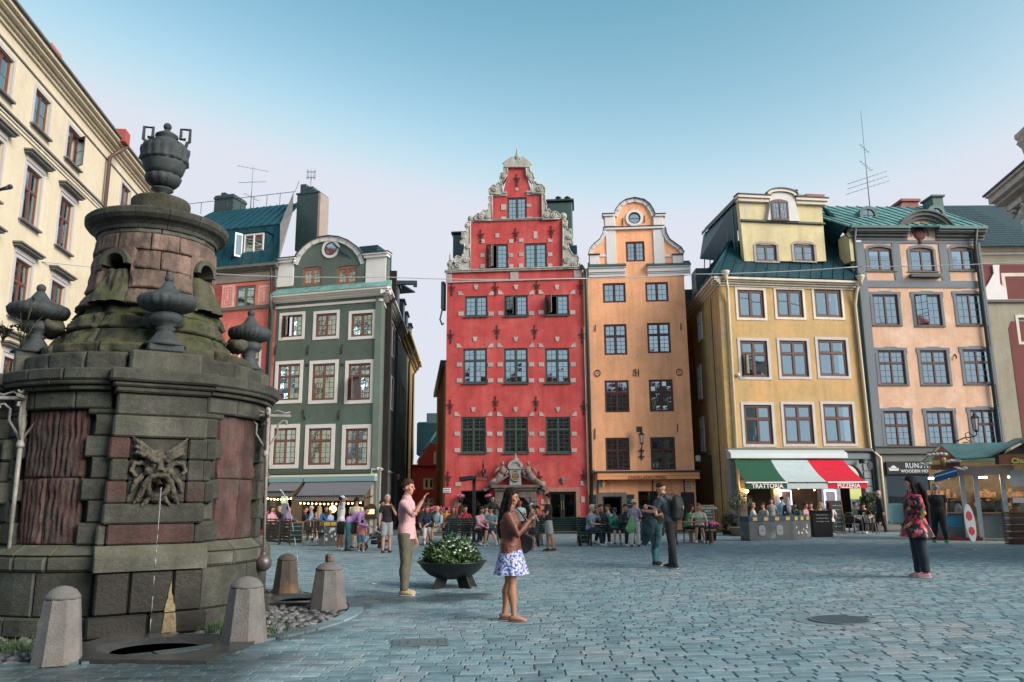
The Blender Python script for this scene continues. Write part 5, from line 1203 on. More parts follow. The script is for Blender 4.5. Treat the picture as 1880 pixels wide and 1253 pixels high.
a = Ff.rect(765, 775, 800, 815, 7); blk(Ff, 'back_roof', ROOFT, a[0], a[2]+2, 7, 9, a[1]-1, a[3]); a = Ff.rect(783, 763, 806, 778, 7); blk(Ff, 'chimney', M_('grey_teal_metal', (.07,.13,.14), .5), a[0], a[2], 7, 8.5, a[1], a[3]+.2)
Fq = Fac(at_Y(800, 900, 58.0), at_Y(814.5, 900, 44.0), name='orange_flank_house', label='narrow strip of an orange house flank just left of the red gabled house', cat='house')
zq = Fq.uz(812, 690)[1]; ORD = M_('dull_orange_plaster', (.62,.27,.10), .85, .1, 1)
for u0, z0 in ((9.2, 3.4), (9.2, 6.4), (5, 3.4), (5, 6.4), (9.2, 1.0)): Fq.holes.append([(u0, z0), (u0+1.1, z0), (u0+1.1, z0+1.7), (u0, z0+1.7)])
Fq.wall([(0, 0), (Fq.w, 0), (Fq.w, zq), (0, zq)], ORD, back=False); q = MB(); q.box(0, Fq.w, .2, .25, 0, zq-.1); Fq.part('shutter', q, BRW); roof_plane(Fq, [(0, -.2, zq), (Fq.w, -.2, zq), (Fq.w-.5, 3, zq+4), (0, 3, zq+4)], ROOFT, 6); cornice(Fq, 0, Fq.w, zq, ROOFT, [(.3, .25)], 'gutter')  # roof added behind the red house to block sun from the side street
# ================= coral house left of the green one
Fc = Fac(at_Y(330, 880, 41.5), at_Y(491, 880, 40.2), name='coral_house', label='coral plastered house with a dark teal standing seam roof and open dormer', cat='house')
C_ = lambda x, y, v=0: Fc.uz(x, y, v)
GWN = M_('grey_window_frame', (.13,.15,.14), .5)
for b in ((371.6,524,406,565),(432,525,468.4,565)): window(Fc, Fc.rect(*b), GWN, 1, 0, 2, curtain='half', fw=.1)
for b in ((385,640,420,700),(440,640,475,700),(385,760,420,830),(440,760,475,830)): window(Fc, Fc.rect(*b), GB, 2, 2, 4, curtain='', surround='box', smat=WHITE)
zec = C_(440, 520)[1]; wC = Fc.w
Fc.wall([(-.5, 0), (wC, 0), (wC, zec), (-.5, zec)], COR)
z0, z1 = C_(440, 519)[1], C_(440, 503)[1]; blk(Fc, 'attic_band', M_('stone_grey_band', (.26,.24,.22), .8, .2, 2, streak=.3), -.5, wC+.02, -.06, .3, z0, z1)
zt = cornice(Fc, -.5, wC+.05, z1, GRYD, [(.1,.12),(.1,.25),(.15,.4)])
a = C_(440, 570)[1]; blk(Fc, 'string_course', GRYD, -.5, wC, -.1, .0, a, a+.18)
for x0, x1 in ((408,430),(474,497)):
    a = Fc.rect(x0, 524, x1, 566); q = MB(); q.box(a[0], a[2], -.03, 0, a[1], a[3]); q.m = 1; w = a[2]-a[0]; h = a[3]-a[1]; cx = (a[0]+a[2])/2; cz2 = (a[1]+a[3])/2
    for k, (ww, hh) in enumerate(((.32, .38), (.16, .28))):
        ww *= w; hh *= h; t_ = .03
        for x_, X_, z_, Z_ in ((-ww, -ww+t_, -hh, hh), (ww-t_, ww, -hh, hh), (-ww+t_, ww-t_, hh-t_, hh), (-ww+t_, ww-t_, -hh, -hh+t_)): q.box(cx+x_, cx+X_, -.045, -.03, cz2+z_, cz2+Z_)
    Fc.part('painted_panel', q, [M_('pink_panel', (.70,.42,.38), .85, .15, 5), COR])
for x in (400, 436, 468): u, z = C_(x, 604); q = MB(); q.prism([(-.08,-.15),(.05,-.17),(.12,.12),(-.02,.14)], -.04, .01); Fc.part('stone', q, WHITE, T(u, 0, z))
# mansard: lower steep slope and flatter upper slope
zk = C_(440, 421, 1.3)[1]; zrg = C_(440, 385, 5.0)[1]
uR0, uR1, uR2 = wC+.1, C_(515, 421, 1.3)[0], C_(551, 385, 5.0)[0]
roof_plane(Fc, [(-3, -.35, zt+.02), (uR0, -.35, zt+.02), (uR1, 1.3, zk), (-3, 1.3, zk)], ROOFT, 13)
roof_plane(Fc, [(-3, 1.25, zk+.05), (uR1, 1.25, zk+.05), (uR2, 5.0, zrg), (-3, 5.0, zrg)], ROOFT, 14)
a = Fc.rect(442, 430, 484, 473, .2); q = MB(); q.box(a[0]-.05, a[2]+.12, .22, 1.6, a[1]-.1, a[3]+.05); q.prism([(a[0]-.12, a[3]+.05), (a[2]+.2, a[3]+.05), ((a[0]+a[2])/2, a[3]+.3)], .15, 2.0); Fc.part('dormer', q, ROOFT)
window(Fc, (a[0]+.2, a[1], a[2]-.0, a[3]), WHITE, 1, 0, 2, v=.12, curtain='full', open_leaf=0, fw=.06); Fc
q = MB(); q.box(0, .45, 0, .04, 0, a[3]-a[1]); q.m = 1; q.box(.06, .39, -.005, .045, .1, a[3]-a[1]-.1); Fc.part('open_casement', q, [WHITE, GLASS], T(a[0]+.15, .1, a[1], rz=math.radians(-115)))
# ridge railing
q = MB(); zr = zrg
for x in [345+i*24 for i in range(9)]: u = C_(x, 385, 5.0)[0]; q.tube([(u, 5.0, zr), (u, 5.0, zr+.75)], .018, 5)
ua, ub = C_(320, 385, 5.0)[0], C_(540, 385, 5.0)[0]; q.tube([(ua, 5, zr+.75), (ub, 5, zr+.75), (C_(548, 360, 5.0)[0], 5, zr+1.4)], .02, 5); Fc.part('ridge_railing', q, DARKTR)
MCH = M_('chimney_metal', (.03,.06,.06), .45, .2, 2)
a = Fc.rect(544, 356, 583, 440, 3.2); q = MB(); q.box(a[0], a[2], 3.2, 4.2, a[1]-.6, a[3]); q.box(a[0]-.06, a[2]+.06, 3.15, 4.25, a[3], a[3]+.08); q.m = 1; q.box(a[2]+.002, a[2]+.14, 3.2, 4.2, a[1]-.4, a[3]-.02); q.m = 0; q.box(a[0]+.1, a[0]+.75, 3.6, 4.4, a[3]+.08, a[3]+.6); q.box(a[0]+.0, a[0]+.35, 3.5, 3.9, a[3]+.08, a[3]+.75); q.box(a[2]-.9, a[2]-.4, 3.5, 4.2, a[3]+.08, a[3]+.35); Fc.part('chimney', q, [MCH, M_('pale_chimney_side', (.33,.28,.25), .8, .1, 2)])
q = MB(); q.add([(uR1+.02, 1.2, zk), (uR0+.1, -.3, zt+.05), (uR0+.12, -.3, zt+.6), (uR1+.5, 1.6, zk+.7), (uR2+.1, 4.0, zrg+.3), (uR2-.2, 4.0, zrg-1)], [(0,1,2,3), (0,3,4,5), (3,2,1,0), (5,4,3,0)]); Fc.part('fire_wall', q, M_('pale_fire_wall', (.28,.27,.26), .8, .1, 2))
a = Fc.rect(394, 358, 428, 386, 6); q = MB(); q.box(a[0], a[2], 6, 7.4, a[1]-.4, a[3]); q.box(a[0]-.05, a[2]+.05, 5.95, 7.45, a[3]-.25, a[3]-.1); q.box(a[0]+.3, a[0]+.6, 6.2, 6.6, a[3], a[3]+.25); Fc.part('chimney', q, [MCH])
downpipe(Fc, [(wC-.25, -.35, zt-.1), (wC-.3, -.15, zt-.9), (wC-.3, -.12, .2)], IRON, .06)

# ================= yellow house with trattoria
Fy = Fac(at_Y(1341, 900, 37.6), at_Y(1603, 900, 38.6), name='ochre_corner_house', label='ochre yellow corner house with an Italian striped awning and mansard roof', cat='house')
Yv = lambda x, y, v=0: Fy.uz(x, y, v)
for b in ((1354.7,533,1402.7,584),(1425.7,532.5,1474,583),(1495.7,532.5,1545,583)): window(Fy, Fy.rect(*b), BRW, 1, 0, 1, surround='box', sw=.12, smat=CREAM, curtain='full' if b[0] < 1400 else 'two', fw=.12)
for b, ol in (((1360,626,1409.7,692.7),-1),((1432.5,626,1483,692),0),((1503,624.4,1555,691),0)): window(Fy, Fy.rect(*b), BRW, 1, 1, 1, surround='box', sw=.13, smat=M_('pale_grey_surround', (.50,.49,.48), .7, .1, 2), open_leaf=ol, fw=.11, curtain='top')
for b, lp in (((1366.6,743.7,1418,816),-1),((1440,743,1493,815.5),1),((1513,742.5,1567,815),0)): window(Fy, Fy.rect(*b), BRW, 1, 1, 1, surround='box', sw=.13, smat=MATS['pale_grey_surround'], fw=.11, curtain='side' if lp == 0 else '', lamp=lp)
zey = Yv(1450, 529)[1]; wY = Fy.w
su = [(Yv(x, 930)[0]) for x in (1372, 1422, 1452, 1508, 1545, 1590)]
for a, b in ((su[0], su[1]), (su[2], su[3])): Fy.holes.append([(a, .1), (b, .1), (b, 2.5), (a, 2.5)])
Fy.holes.append([(su[4], .1), (su[5], .1)] + arc((su[4]+su[5])/2, 2.3, (su[5]-su[4])/2, 0, 180, 12, .75))
zsh = Yv(1450, 829)[1]
# the facade is cut in two: plaster above, stone-grey shopfront below
hs = Fy.holes; Fy.holes = [h for h in hs if min(z for u, z in h) > zsh]; Fy.wall([(0, zsh), (wY, zsh), (wY, zey), (0, zey)], YEL)
Fy.holes = [h for h in hs if min(z for u, z in h) < zsh]; Fy.wall([(0, 0), (wY, 0), (wY, zsh-.005), (0, zsh-.005)], M_('blue_grey_rustication', (.25,.30,.32), .8, .1, 2), name='shopfront'); Fy.holes = hs
for i in range(9):
    z = .25+i*.36
    if z > zsh-.1: break
    for a, b in ((.0, su[0]), (su[3], su[4]), (su[5], wY)): blk(Fy, 'stone', MATS['blue_grey_rustication'], a+.03, b-.05, -.05, .0, z, z+.32)
blk(Fy, 'shop_cornice', GRYD, -.08, wY+.02, -.22, .0, zsh, zsh+.14); blk(Fy, 'shop_cornice', GRYT, -.05, wY, -.10, .0, zsh-.36, zsh-.10)
zt = cornice(Fy, -.35, wY, zey-.02, CREAM, [(.10,.06),(.10,.16),(.08,.28),(.14,.40)])
DW2 = M_('cream_pipe', (.62,.55,.38), .5, .05, 4)
for x, b in ((1332, 0), (1573, 1)):
    u, z = Yv(x, 545, -.13); 
    if b: downpipe(Fy, [(u+.05, -.5, zt), (u-.1, -.3, zt-.6), (u-.13, -.13, zt-1.2), (u-.03, -.13, zsh+.1), (u+.35, -.25, zsh-.3), (u+.35, -.2, .3)], DW2, .075)
    else: downpipe(Fy, [(u-.1, -.5, zt), (u+.05, -.3, zt-.6), (u+.12, -.13, zt-1.2), (u+.05, -.13, .3)], DW2, .075)
    q = MB(); q.lathe([(.08,-.3),(.10,-.1),(.2,.12),(.22,.2)], 10, (u+(.05 if b else -.1), -.5, zt)); Fy.part('gutter_hopper', q, DW2)
# side wall towards the alley
Fys = Fac((Fy.P0.x+.25, Fy.P0.y+13), (Fy.P0.x, Fy.P0.y), root=Fy)
L = Fys.w
for u0, z0, hh in ((8.3, 9.8, 1.5), (7.5, 6.7, 1.9), (7.5, 3.9, 1.9)): window(Fys, (u0, z0, u0+.9, z0+hh), WHITE, 1, 1, 1, curtain='', fw=.09, v=-.09, rec=.0, plain=True); blk(Fys, 'dark_window_backing', DARKROOM, u0+.05, u0+.85, -.01, .0, z0+.05, z0+hh-.05)  # flat dark panel stands in for the unlit room behind each window
YELS = M_('ochre_plaster_side', (.52,.36,.15), .88, .2, .6, .35, 30, streak=.3, col2=(.38,.30,.19), c2s=.4, c2lo=.42, c2hi=.62)
Fys.wall([(0, 0), (L, 0), (L, zey), (0, zey)], YELS, back=False)
cornice(Fys, 0, L+.4, zey-.018, CREAM, [(.10,.06),(.10,.16),(.08,.28),(.14,.40)])
# mansard roof
zm = Yv(1450, 446, 1.6)[1]; uA, uB = Yv(1337, 446, 1.6)[0], Yv(1560, 446, 1.6)[0]
roof_plane(Fy, [(-.4, -.45, zt+.01), (wY+.1, -.45, zt+.01), (uB+.6, 1.6, zm), (uA, 1.6, zm)], ROOFT, 13)
roof_plane(Fys, [(0, -.45, zt+.02), (L+.42, -.45, zt+.02), (L-1.6, 1.2, zm), (0, 1.2, zm)], ROOFT, 12)
for u0 in (4.0, 8.4):
    q = MB(); q.box(u0, u0+1.2, -.30, 1.5, zt+.1, zt+1.5); q.m = 1; q.box(u0+.12, u0+1.08, -.33, -.3, zt+.25, zt+1.35); Fys.part('dormer', q, [ROOFT, WHITE])
# plastered attic front with dormer
pts = [Yv(x, y, .3) for x, y in ((1367,480),(1517,480),(1508,371),(1356,371))]
la, lb = Fy.rect(1388,447.7,1425.7,480, .3), Fy.rect(1457.6,447,1494.6,479.6, .3)
sv = Fy.holes; Fy.holes = []
for b in (la, lb): window(Fy, (b[0], b[1], b[2], b[3]), BRW, 1, 0, 2, arch=.08, surround='arch', sw=.12, smat=M_('stained_grey_surround', (.34,.31,.28), .8, .25, 4), v=0.30, curtain='', rec=.05, fw=.08)
for b in (la, lb): Fy.holes.append([(b[0], b[1]+.01), (b[2], b[1]+.01), (b[2], b[3]-.06), (b[0], b[3]-.06)])
Fy.wall([pts[0], pts[1], pts[2], pts[3]], YELP, name='attic_wall', v0=.30, back=False, depth=.35); Fy.holes = sv
q = MB(); q.prism([pts[0], pts[1], pts[2], pts[3]], .62, .68); Fy.part('attic_room', q, DARKROOM)
zl = Yv(1430, 408, .3)[1]; a0, a1 = Yv(1361, 408, .3)[0], Yv(1511, 408, .3)[0]; blk(Fy, 'attic_ledge', DARKTR, a0-.05, a1+.05, .18, .32, zl-.06, zl+.04)
ztop = pts[2][1]
for x0, x1 in ((1353,1409),(1459,1514)): a = Fy.rect(x0, 365, x1, 371, .3); blk(Fy, 'attic_cornice', CREAM, a[0], a[2], .12, .5, ztop-.22, ztop-.05); blk(Fy, 'attic_cornice', CREAM, a[0]-.05, a[2]+.05, .02, .5, ztop-.048, ztop+.1); blk(Fy, 'attic_cornice', DARKTR, a[0]-.1, a[2]+.1, -.03, .55, ztop+.102, ztop+.15)
d = Fy.rect(1408, 357, 1462, 409, .22); mx = (d[0]+d[2])/2
so = [(d[0]-.05, zl+.02), (d[2]+.08, zl+.02), (d[2]-.05, zl+.75), (d[2]-.12, d[3]-.15)] + [(mx+(d[2]-.12-mx)*math.cos(t), d[3]-.15+.2*math.sin(t)) for t in [PI*i/8 for i in range(1, 8)]] + [(d[0]+.12, d[3]-.15), (d[0]+.12, zl+.75)]
q = MB(); q.prism(so, .10, .30); Fy.part('dormer_surround', q, M_('white_dormer_surround', (.62,.62,.60), .7, .08, 2))
q = MB(); q.band([(mx+.80*math.cos(t), d[3]-.10+.33*math.sin(t)) for t in [PI*i/10 for i in range(11)]], [(mx+.66*math.cos(t), d[3]-.12+.2*math.sin(t)) for t in [PI*i/10 for i in range(11)]], .0, .34); Fy.part('dormer_hood', q, CREAM)
wv = Fy.rect(1417, 366, 1448, 404, .05); window(Fy, wv, BRW, 2, 0, 3, arch=.10, v=.05, rec=.0, curtain='', fw=.07)
q = MB(); q.band([(mx+.85*math.cos(t), d[3]-.06+.34*math.sin(t)) for t in [PI*i/10 for i in range(11)]], [(mx+.82*math.cos(t), d[3]-.08+.30*math.sin(t)) for t in [PI*i/10 for i in range(11)]], -.05, 2.0); Fy.part('dormer_roof', q, ROOFT)
# attic flank and flat top
aL = pts[3][0]; bL = pts[0][0]
s0 = [Yv(x, y, 3.8) for x, y in ((1322,430),(1328,452))]
q = MB(); q.add([(aL, .66, ztop), (bL-.1, .66, pts[0][1]), (bL-.6, 4.6, zm-.1), (aL-.2, 4.6, ztop-.5)], [(0,1,2,3), (3,2,1,0)]); q.add([(aL-.1, .3, ztop+.1), (aL-.3, 4.6, ztop-.35), (aL-.1, 4.6, ztop-.3), (aL+.1, .4, ztop+.12), (aL-.1, .3, ztop-.1), (aL-.3, 4.6, ztop-.55)], [(0,3,2,1), (0,1,5,4)]); Fy.part('attic_flank', q, ROOFT)
for i in range(6):
    t = (i+.5)/6; q = MB(); y = .66+t*3.9; x0 = aL-.2*t; x1 = bL-.1-.5*t; q.tube([(x0-.03, y, ztop-.5*t), (x1-.03, y, pts[0][1])], .03, 4); Fy.part('roof_seam', q, ROOFG)
roof_plane(Fy, [(aL-.1, .3, ztop+.12), (pts[2][0]+.1, .3, ztop+.12), (pts[2][0]+.1, 4.6, ztop-.1), (aL-.1, 4.6, ztop-.1)], ROOFT, 8)
a = Fy.rect(1456, 358, 1506, 368, 1.5); q = MB(); q.box(a[0], a[2], 1.5, 3.0, a[1]-.3, a[3]); q.m = 1; q.box(a[0]+.7, a[2]+.2, 1.4, 3.1, a[3]-.1, a[3]+.02); Fy.part('roof_hatch', q, [ROOFT, M_('chimney_brick', (.32,.13,.12), .8, .15, 3)])
u, z = Yv(1461, 360, 2.0); q = MB(); q.lathe([(.06,0),(.06,.35),(.14,.37),(.14,.42)], 8); Fy.part('chimney_pot', q, DARKTR, T(u, 2.0, z-.1))
# right part: slope down to the parapet
pr = Yv(1517, 440, 1.6); q = MB(); q.add([(pts[2][0], .5, ztop), (pts[1][0], .5, pts[1][1]), (pts[1][0], 4.6, pts[1][1]), (pts[2][0], 4.6, ztop)], [(3,2,1,0), (0,1,2,3)]); Fy.part('attic_flank', q, ROOFT)
u0, z0 = Yv(1542, 436, .6); u1, z1 = Yv(1567, 482, .0); q = MB(); q.prism([(u0, z1), (u1, z1), (u1, z0), (u0, z0)], -.2, .8); Fy.part('parapet', q, YELP); q = MB(); q.box(u0-1.5, u1+.4, 1.6, 6, z1-1, z0+.5); Fy.part('rear_roof', q, ROOFT)
a = Yv(1510, 375, 2.0); b = Yv(1565, 437, -.1); q = MB(); q.add([(a[0], 2.2, a[1]+.1), (b[0]+.3, -.2, b[1]+.1), (b[0]-.3, -.25, b[1]-.1), (a[0], 1.8, a[1]-.7)], [(0,3,2,1), (0,1,2,3)]); Fy.part('valley_flashing', q, DARKTR)
u, z = Yv(1354, 689); q = MB(); q.ball((0, -.08, 0), .09, 10); q.lathe([(.08,-.04),(.08,.04)], 10, (0, 0, 0)); Fy.part('security_camera', q, WHITE, T(u, 0, z))
# awning
GRC, WHC, RDC = M_('green_canvas', (.006,.075,.04), .85, .1, 4, .2, 80), M_('pale_canvas', (.42,.52,.54), .85, .08, 4, .2, 80), M_('red_canvas', (.55,.004,.03), .85, .1, 4, .2, 80)
aw0, aw1 = Yv(1344, 838, -.5)[0], Yv(1552, 838, -.5)[0]; zA = Yv(1450, 845, -.35)[1]; vF = -3.0; zF = Yv(1480, 886, vF)[1]
q = MB(); q.add([(u, y, z) for u in (aw0-.08, aw1+.08) for y, z in ((-.05, zA+.55), (-.55, zA+.32), (-.58, zA+.08), (-.05, zA+.06))], [(0,1,2,3)[::-1], (4,5,6,7), (0,4,5,1)[::-1], (1,5,6,2)[::-1], (2,6,7,3)[::-1], (3,7,4,0)[::-1]]); Fy.part('awning_hood', q, M_('pale_blue_hood', (.48,.56,.58), .5, .05, 3))
aw = Fy
bt = [Yv(x, 888, vF)[0] for x in (1370, 1445, 1519, 1592)]; tp = [aw0+.1+(aw1-aw0-.2)*i/3 for i in range(4)]
for i, m in enumerate((GRC, WHC, RDC)):
    q = MB(); n = 8; vs = []
    for k in range(n+1):
        t = k/n; sag = -.10*math.sin(PI*t)
        for j in range(2): vs.append(((tp[i+j]*(1-t)+bt[i+j]*t), -.45+(vF+.45)*t, zA*(1-t)+zF*t+sag))
    vs += [(bt[i], vF-.005, zF-.27), (bt[i+1], vF-.005, zF-.27)]
    q.add(vs, [(2*k, 2*k+1, 2*k+3, 2*k+2)[::-1] for k in range(n+1)]); Fy.part('awning_stripe', q, m)
q = MB(); q.box(bt[0]-.02, bt[1], vF-.06, vF+.02, zF-.03, zF+.03); q.box(bt[2], bt[3]+.02, vF-.06, vF+.02, zF-.03, zF+.03); Fy.part('awning_bar', q, WHITE)
q = MB(); q.box(bt[0], bt[3], vF-.03, vF+.03, zF-.02, zF+.02)
for u in (bt[0]+.3, (bt[0]+bt[3])/2, bt[3]-.3): q.tube([(u, vF, zF-.02), (u*.8+.5, -1.6, zF-.25), (u*.8+.9, -.2, zF+.1)], .035, 6)
Fy.part('awning_arm', q, IRON)
lettering('TRATTORIA', .27, WHITE, Fy.root, Fy.R @ T((bt[0]+bt[1])/2+.02, vF-.016, zF-.155), bold=.006, sx=.97)
lettering('PIZZERIA', .27, WHITE, Fy.root, Fy.R @ T((bt[2]+bt[3])/2+.05, vF-.016, zF-.155), bold=.006, sx=.97)
# trattoria interior: dim room with warm lamps and illuminated menu boards
q = MB(); q.box(.3, wY-.2, 3.4, 3.5, 0, zsh); q.box(.3, wY-.2, .4, 3.4, -.02, .01); Fy.part('restaurant_room', q, M_('dark_brown_room', (.05,.025,.015), .8, .3, 2))
WARM = M_('warm_lamp', (1,.6,.25), .5, emit=(1,.45,.13), es=9)
WLT = M_('cool_sign_light', (.7,.7,.9), .5, emit=(.62,.62,.95), es=1.0)
def lamp_light(loc, e, col, r=.05):
    l = bpy.data.lights.new('lamp_light', 'POINT'); l.energy = e; l.color = col; l.shadow_soft_size = r
    o = bpy.data.objects.new('lamp_light', l); COL.objects.link(o); o.location = loc; return o
for i, (x, y) in enumerate(((1371, 902), (1427, 898), (1466, 897), (1495, 900))):
    u, z = Yv(x, y, -.12 if i < 2 else 1.2); v = -.14 if i < 2 else 1.2; q = MB(); q.ball((0,0,0), .075 if i < 2 else .035, 10); 
    if i < 2: q.m = 1; q.lathe([(.03,.07),(.05,.1),(.02,.14)], 8); q.box(-.015, .015, 0, .14, .1, .13)
    Fy.part('wall_lamp', q, [WARM, IRON], T(u, v, z))
    if i < 3:
        p = Fy.M @ Vector((u, v-.12, z-.05)); lamp_light(p, 5, (1, .5, .2))
u, z = Yv(1392, 925, 2.0); q = MB(); q.box(u-1.1, u+1.0, 2.2, 2.25, 1.0, 1.35); Fy.part('oven_opening', q, M_('oven_glow', (1,.4,.1), .5, emit=(1,.33,.06), es=1.2, var=.4, vs=6))
for x0, x1 in ((1431.5,1452),(1512.5,1534)):
    a = Fy.rect(x0, 900, x1, 934); q = MB(); q.box(a[0], a[2], -.10, -.04, a[1], a[3]); q.m = 1; e = .06; q.box(a[0]+e, a[2]-e, -.105, -.10, a[1]+e, a[3]-e); Fy.part('menu_board', q, [WLT, M_('menu_board_face', (.22,.22,.27), .6, .2, 8)])
# ================= peach house
Fp = Fac(at_Y(1605, 900, 38.6), at_Y(1856, 900, 38.9), name='peach_house', label='peach plastered house with grey bands, maroon windows and a green copper roof', cat='house')
Pv = lambda x, y, v=0: Fp.uz(x, y, v)
for b in ((1594,453.7,1638,497.6),(1671,455,1714,498.5),(1746,453.7,1791,497)): window(Fp, Fp.rect(*b), BRW, 1, 0, 2, arch=.12, surround='arch', sw=.13, smat=GRYT, curtain='', sill=(.2,.06,.06,GRYD))
for b, ol in (((1603.4,541,1649.6,597),0),((1680,541,1728,598.7),-1),((1757,540,1805.6,597),0)): window(Fp, Fp.rect(*b), BRW, 2, 0, 4, surround='ear', sw=.13, smat=GRYT, open_leaf=ol, sill=(.1,.06,.06,GRYD))
for b, c in (((1613.5,643.5,1662,706.5),''),((1691.6,643.5,1740.5,706.5),''),((1770,642,1820,705),'full')): window(Fp, Fp.rect(*b), BRW, 2, 2, 3, tf=.36, surround='ear', sw=.13, smat=GRYT, curtain=c, sill=(.1,.06,.06,GRYD), lamp=1 if b[0] == 1691.6 else 0)
for b, c in (((1624,755,1672,820),'top'),((1703,755,1752,818),'full'),((1784,753,1832,817),'')): window(Fp, Fp.rect(*b), BRW, 2, 2, 3, tf=.40, surround='ear', sw=.13, smat=GRYT, curtain=c, sill=(.1,.06,.06,GRYD))
zs = Pv(1660, 833)[1]; zep = Pv(1690, 446)[1]; wP = Fp.w; mx = Pv(1692, 430)[0]
hs = Fp.holes; Fp.wall([(0, zs), (wP, zs), (wP, zep), (0, zep)], PEA); Fp.holes = []
a = Fp.rect(1629, 874, 1712, 938); Fp.holes.append([(a[0], .45), (a[2], .45), (a[2], a[3]), (a[0], a[3])])
b2 = Fp.rect(1735, 885, 1800, 938); Fp.holes.append([(b2[0], .1), (b2[2], .1), (b2[2], b2[3]), (b2[0], b2[3])])
Fp.wall([(0, 0), (wP, 0), (wP, zs-.005), (0, zs-.005)], M_('grey_shopfront', (.16,.17,.165), .8, .1, 2), name='shopfront')
q = MB(); q.box(a[0], a[0]+.06, .06, .14, .45, a[3]); q.box(a[2]-.06, a[2], .06, .14, .45, a[3]); q.box((a[0]+a[2])/2-.05, (a[0]+a[2])/2+.05, .06, .14, .45, a[3]); q.m = 1; q.box(a[0]+.06, (a[0]+a[2])/2-.05, .10, .11, .5, a[3]); q.box((a[0]+a[2])/2+.05, a[2]-.06, .10, .11, .5, a[3]); q.m = 2; q.box(a[0], a[2], -.08, .06, .34, .45); Fp.part('shop_window', q, [IRON, SHOPG, GRYT])
# grey bands
blk(Fp, 'pilaster', GRYT, -.0, Pv(1583, 480)[0]+.15, -.04, .0, zs+.3, zep)
blk(Fp, 'pilaster', GRYT, Pv(1803, 480)[0]-.12, wP, -.04, .0, zs+.3, zep)
z0, z1 = Pv(1690, 529)[1], Pv(1690, 516)[1]; u0, u1 = Pv(1583, 520)[0]+.16, Pv(1803, 520)[0]-.13
blk(Fp, 'grey_band', GRYT, u0, u1, -.04, .0, z0, z1); zz = Pv(1690, 446)[1]
for x0, x1 in ((1641,1655),(1727,1742)): r = Fp.rect(x0, 480, x1, 500); blk(Fp, 'grey_band', GRYT, r[0], r[2], -.038, .0, z1+.003, zz)
blk(Fp, 'grey_band', GRYT, u0, u1, -.042, .0, zz-.05, zz+.12)
r = Fp.rect(1668, 505, 1725, 511); blk(Fp, 'window_ledge', DARKTR, r[0], r[2], -.25, -.0, r[1], r[3]); 
blk(Fp, 'shop_cornice', GRYD, 0, wP, -.14, 0, zs-.02, zs+.28); blk(Fp, 'shop_cornice', DARKTR, 0, wP, -.2, 0, zs+.283, zs+.34)
# cornice broken by the round pediment
c0, c1 = Pv(1664, 435)[0], Pv(1716, 435)[0]; zc = Pv(1690, 442)[1]
for a_, b_ in ((-.15, c0), (c1, wP+.2)):
    zt = cornice(Fp, a_, b_, zc, GRYD, [(.16,.08),(.14,.20),(.06,.34),(.12,.42)])
    q = MB(); q.box(a_, b_, -.52, .3, zt+.003, zt+.15); Fp.part('gutter', q, M_('verdigris_gutter', (.04,.13,.12), .5, .2, 3))
a = Fp.rect(1644.7, 397, 1742, 429); R = (a[2]-a[0])/2-.1; ctr = (a[0]+a[2])/2
ang = 62; rb = R/math.sin(math.radians(ang)); cc = zt+.05-rb*math.cos(math.radians(ang))
q = MB(); q.prism([(ctr-R*.9, zc), (ctr+R*.9, zc)] + arc(ctr, cc, rb-.15, 90-ang*.9, 90+ang*.9, 14), -.05, .25); Fp.part('pediment_wall', q, PEA)
for ri, ro, v in ((rb-.22, rb-.05, -.22), (rb-.05, rb+.12, -.36), (rb+.12, rb+.2, -.46)):
    q = MB(); ring(q, ctr, cc, ri, ro, v, .3, 18, 90-ang, 90+ang); Fp.part('pediment_moulding', q, GRYD)
u, z = Pv(1687, 430); q = MB(); q.ball((u, -.06, z), (.32, .08, .36), 16); q.ball((u, -.06, z-.4), (.10, .05, .16), 8); q.ball((u-.33, -.05, z+.05), (.07, .05, .1), 8); Fp.part('emblem', q, M_('maroon_emblem', (.13,.035,.035), .7, .2, 6))
q = MB(); ring(q, u, z, .36, .50, -.06, .0, 18, -20, 200); Fp.part('emblem_surround', q, GRYT)
# copper roof with hip on the right
ze = zt+.15; zr = Pv(1600, 380, 4.0)[1]; ru = Pv(1690, 380, 4.0)[0]
roof_plane(Fp, [(-.3, -.5, ze), (wP+.2, -.5, ze), (ru+.6, 4.0, zr), (-1.8, 4.0, zr)], ROOFG, 15)
roof_plane(Fp, [(wP+.2, -.5, ze), (wP+.2, 9, ze), (ru+.6, 4.8, zr), (ru+.6, 4.0, zr)], ROOFG, 7)
q = MB(); q.add([(-.3,-.5,ze),(-1.8,4.0,zr),(-1.8,6,zr),(-.3,6,ze-2)], [(0,1,2,3),(3,2,1,0)]); Fp.part('roof_flank', q, ROOFT)
for x, y in ((1594,396),(1718,394)):
    v = 1.3; u, z = Pv(x, y, v); q = MB(); ring(q, u, z, .33, .50, v-.1, v+1.8, 18, -30, 210); q.box(u-.52, u+.52, v-.1, v+1.5, z-.5, z-.3); q.prism([(u-.5, z-.5), (u+.5, z-.5), (u+.5, z), (u-.5, z)], v+.1, v+1.6); q.m = 1; ring(q, u, z, .01, .34, v-.02, v+.02, 18); q.m = 2; q.box(u-.33, u+.33, v-.04, v-.03, z-.015, z+.015); q.box(u-.015, u+.015, v-.045, v-.03, z-.33, z+.33); Fp.part('round_dormer', q, [M_('dark_copper_dormer', (.05,.13,.12), .5, .2, 3), GLASS, IRON])
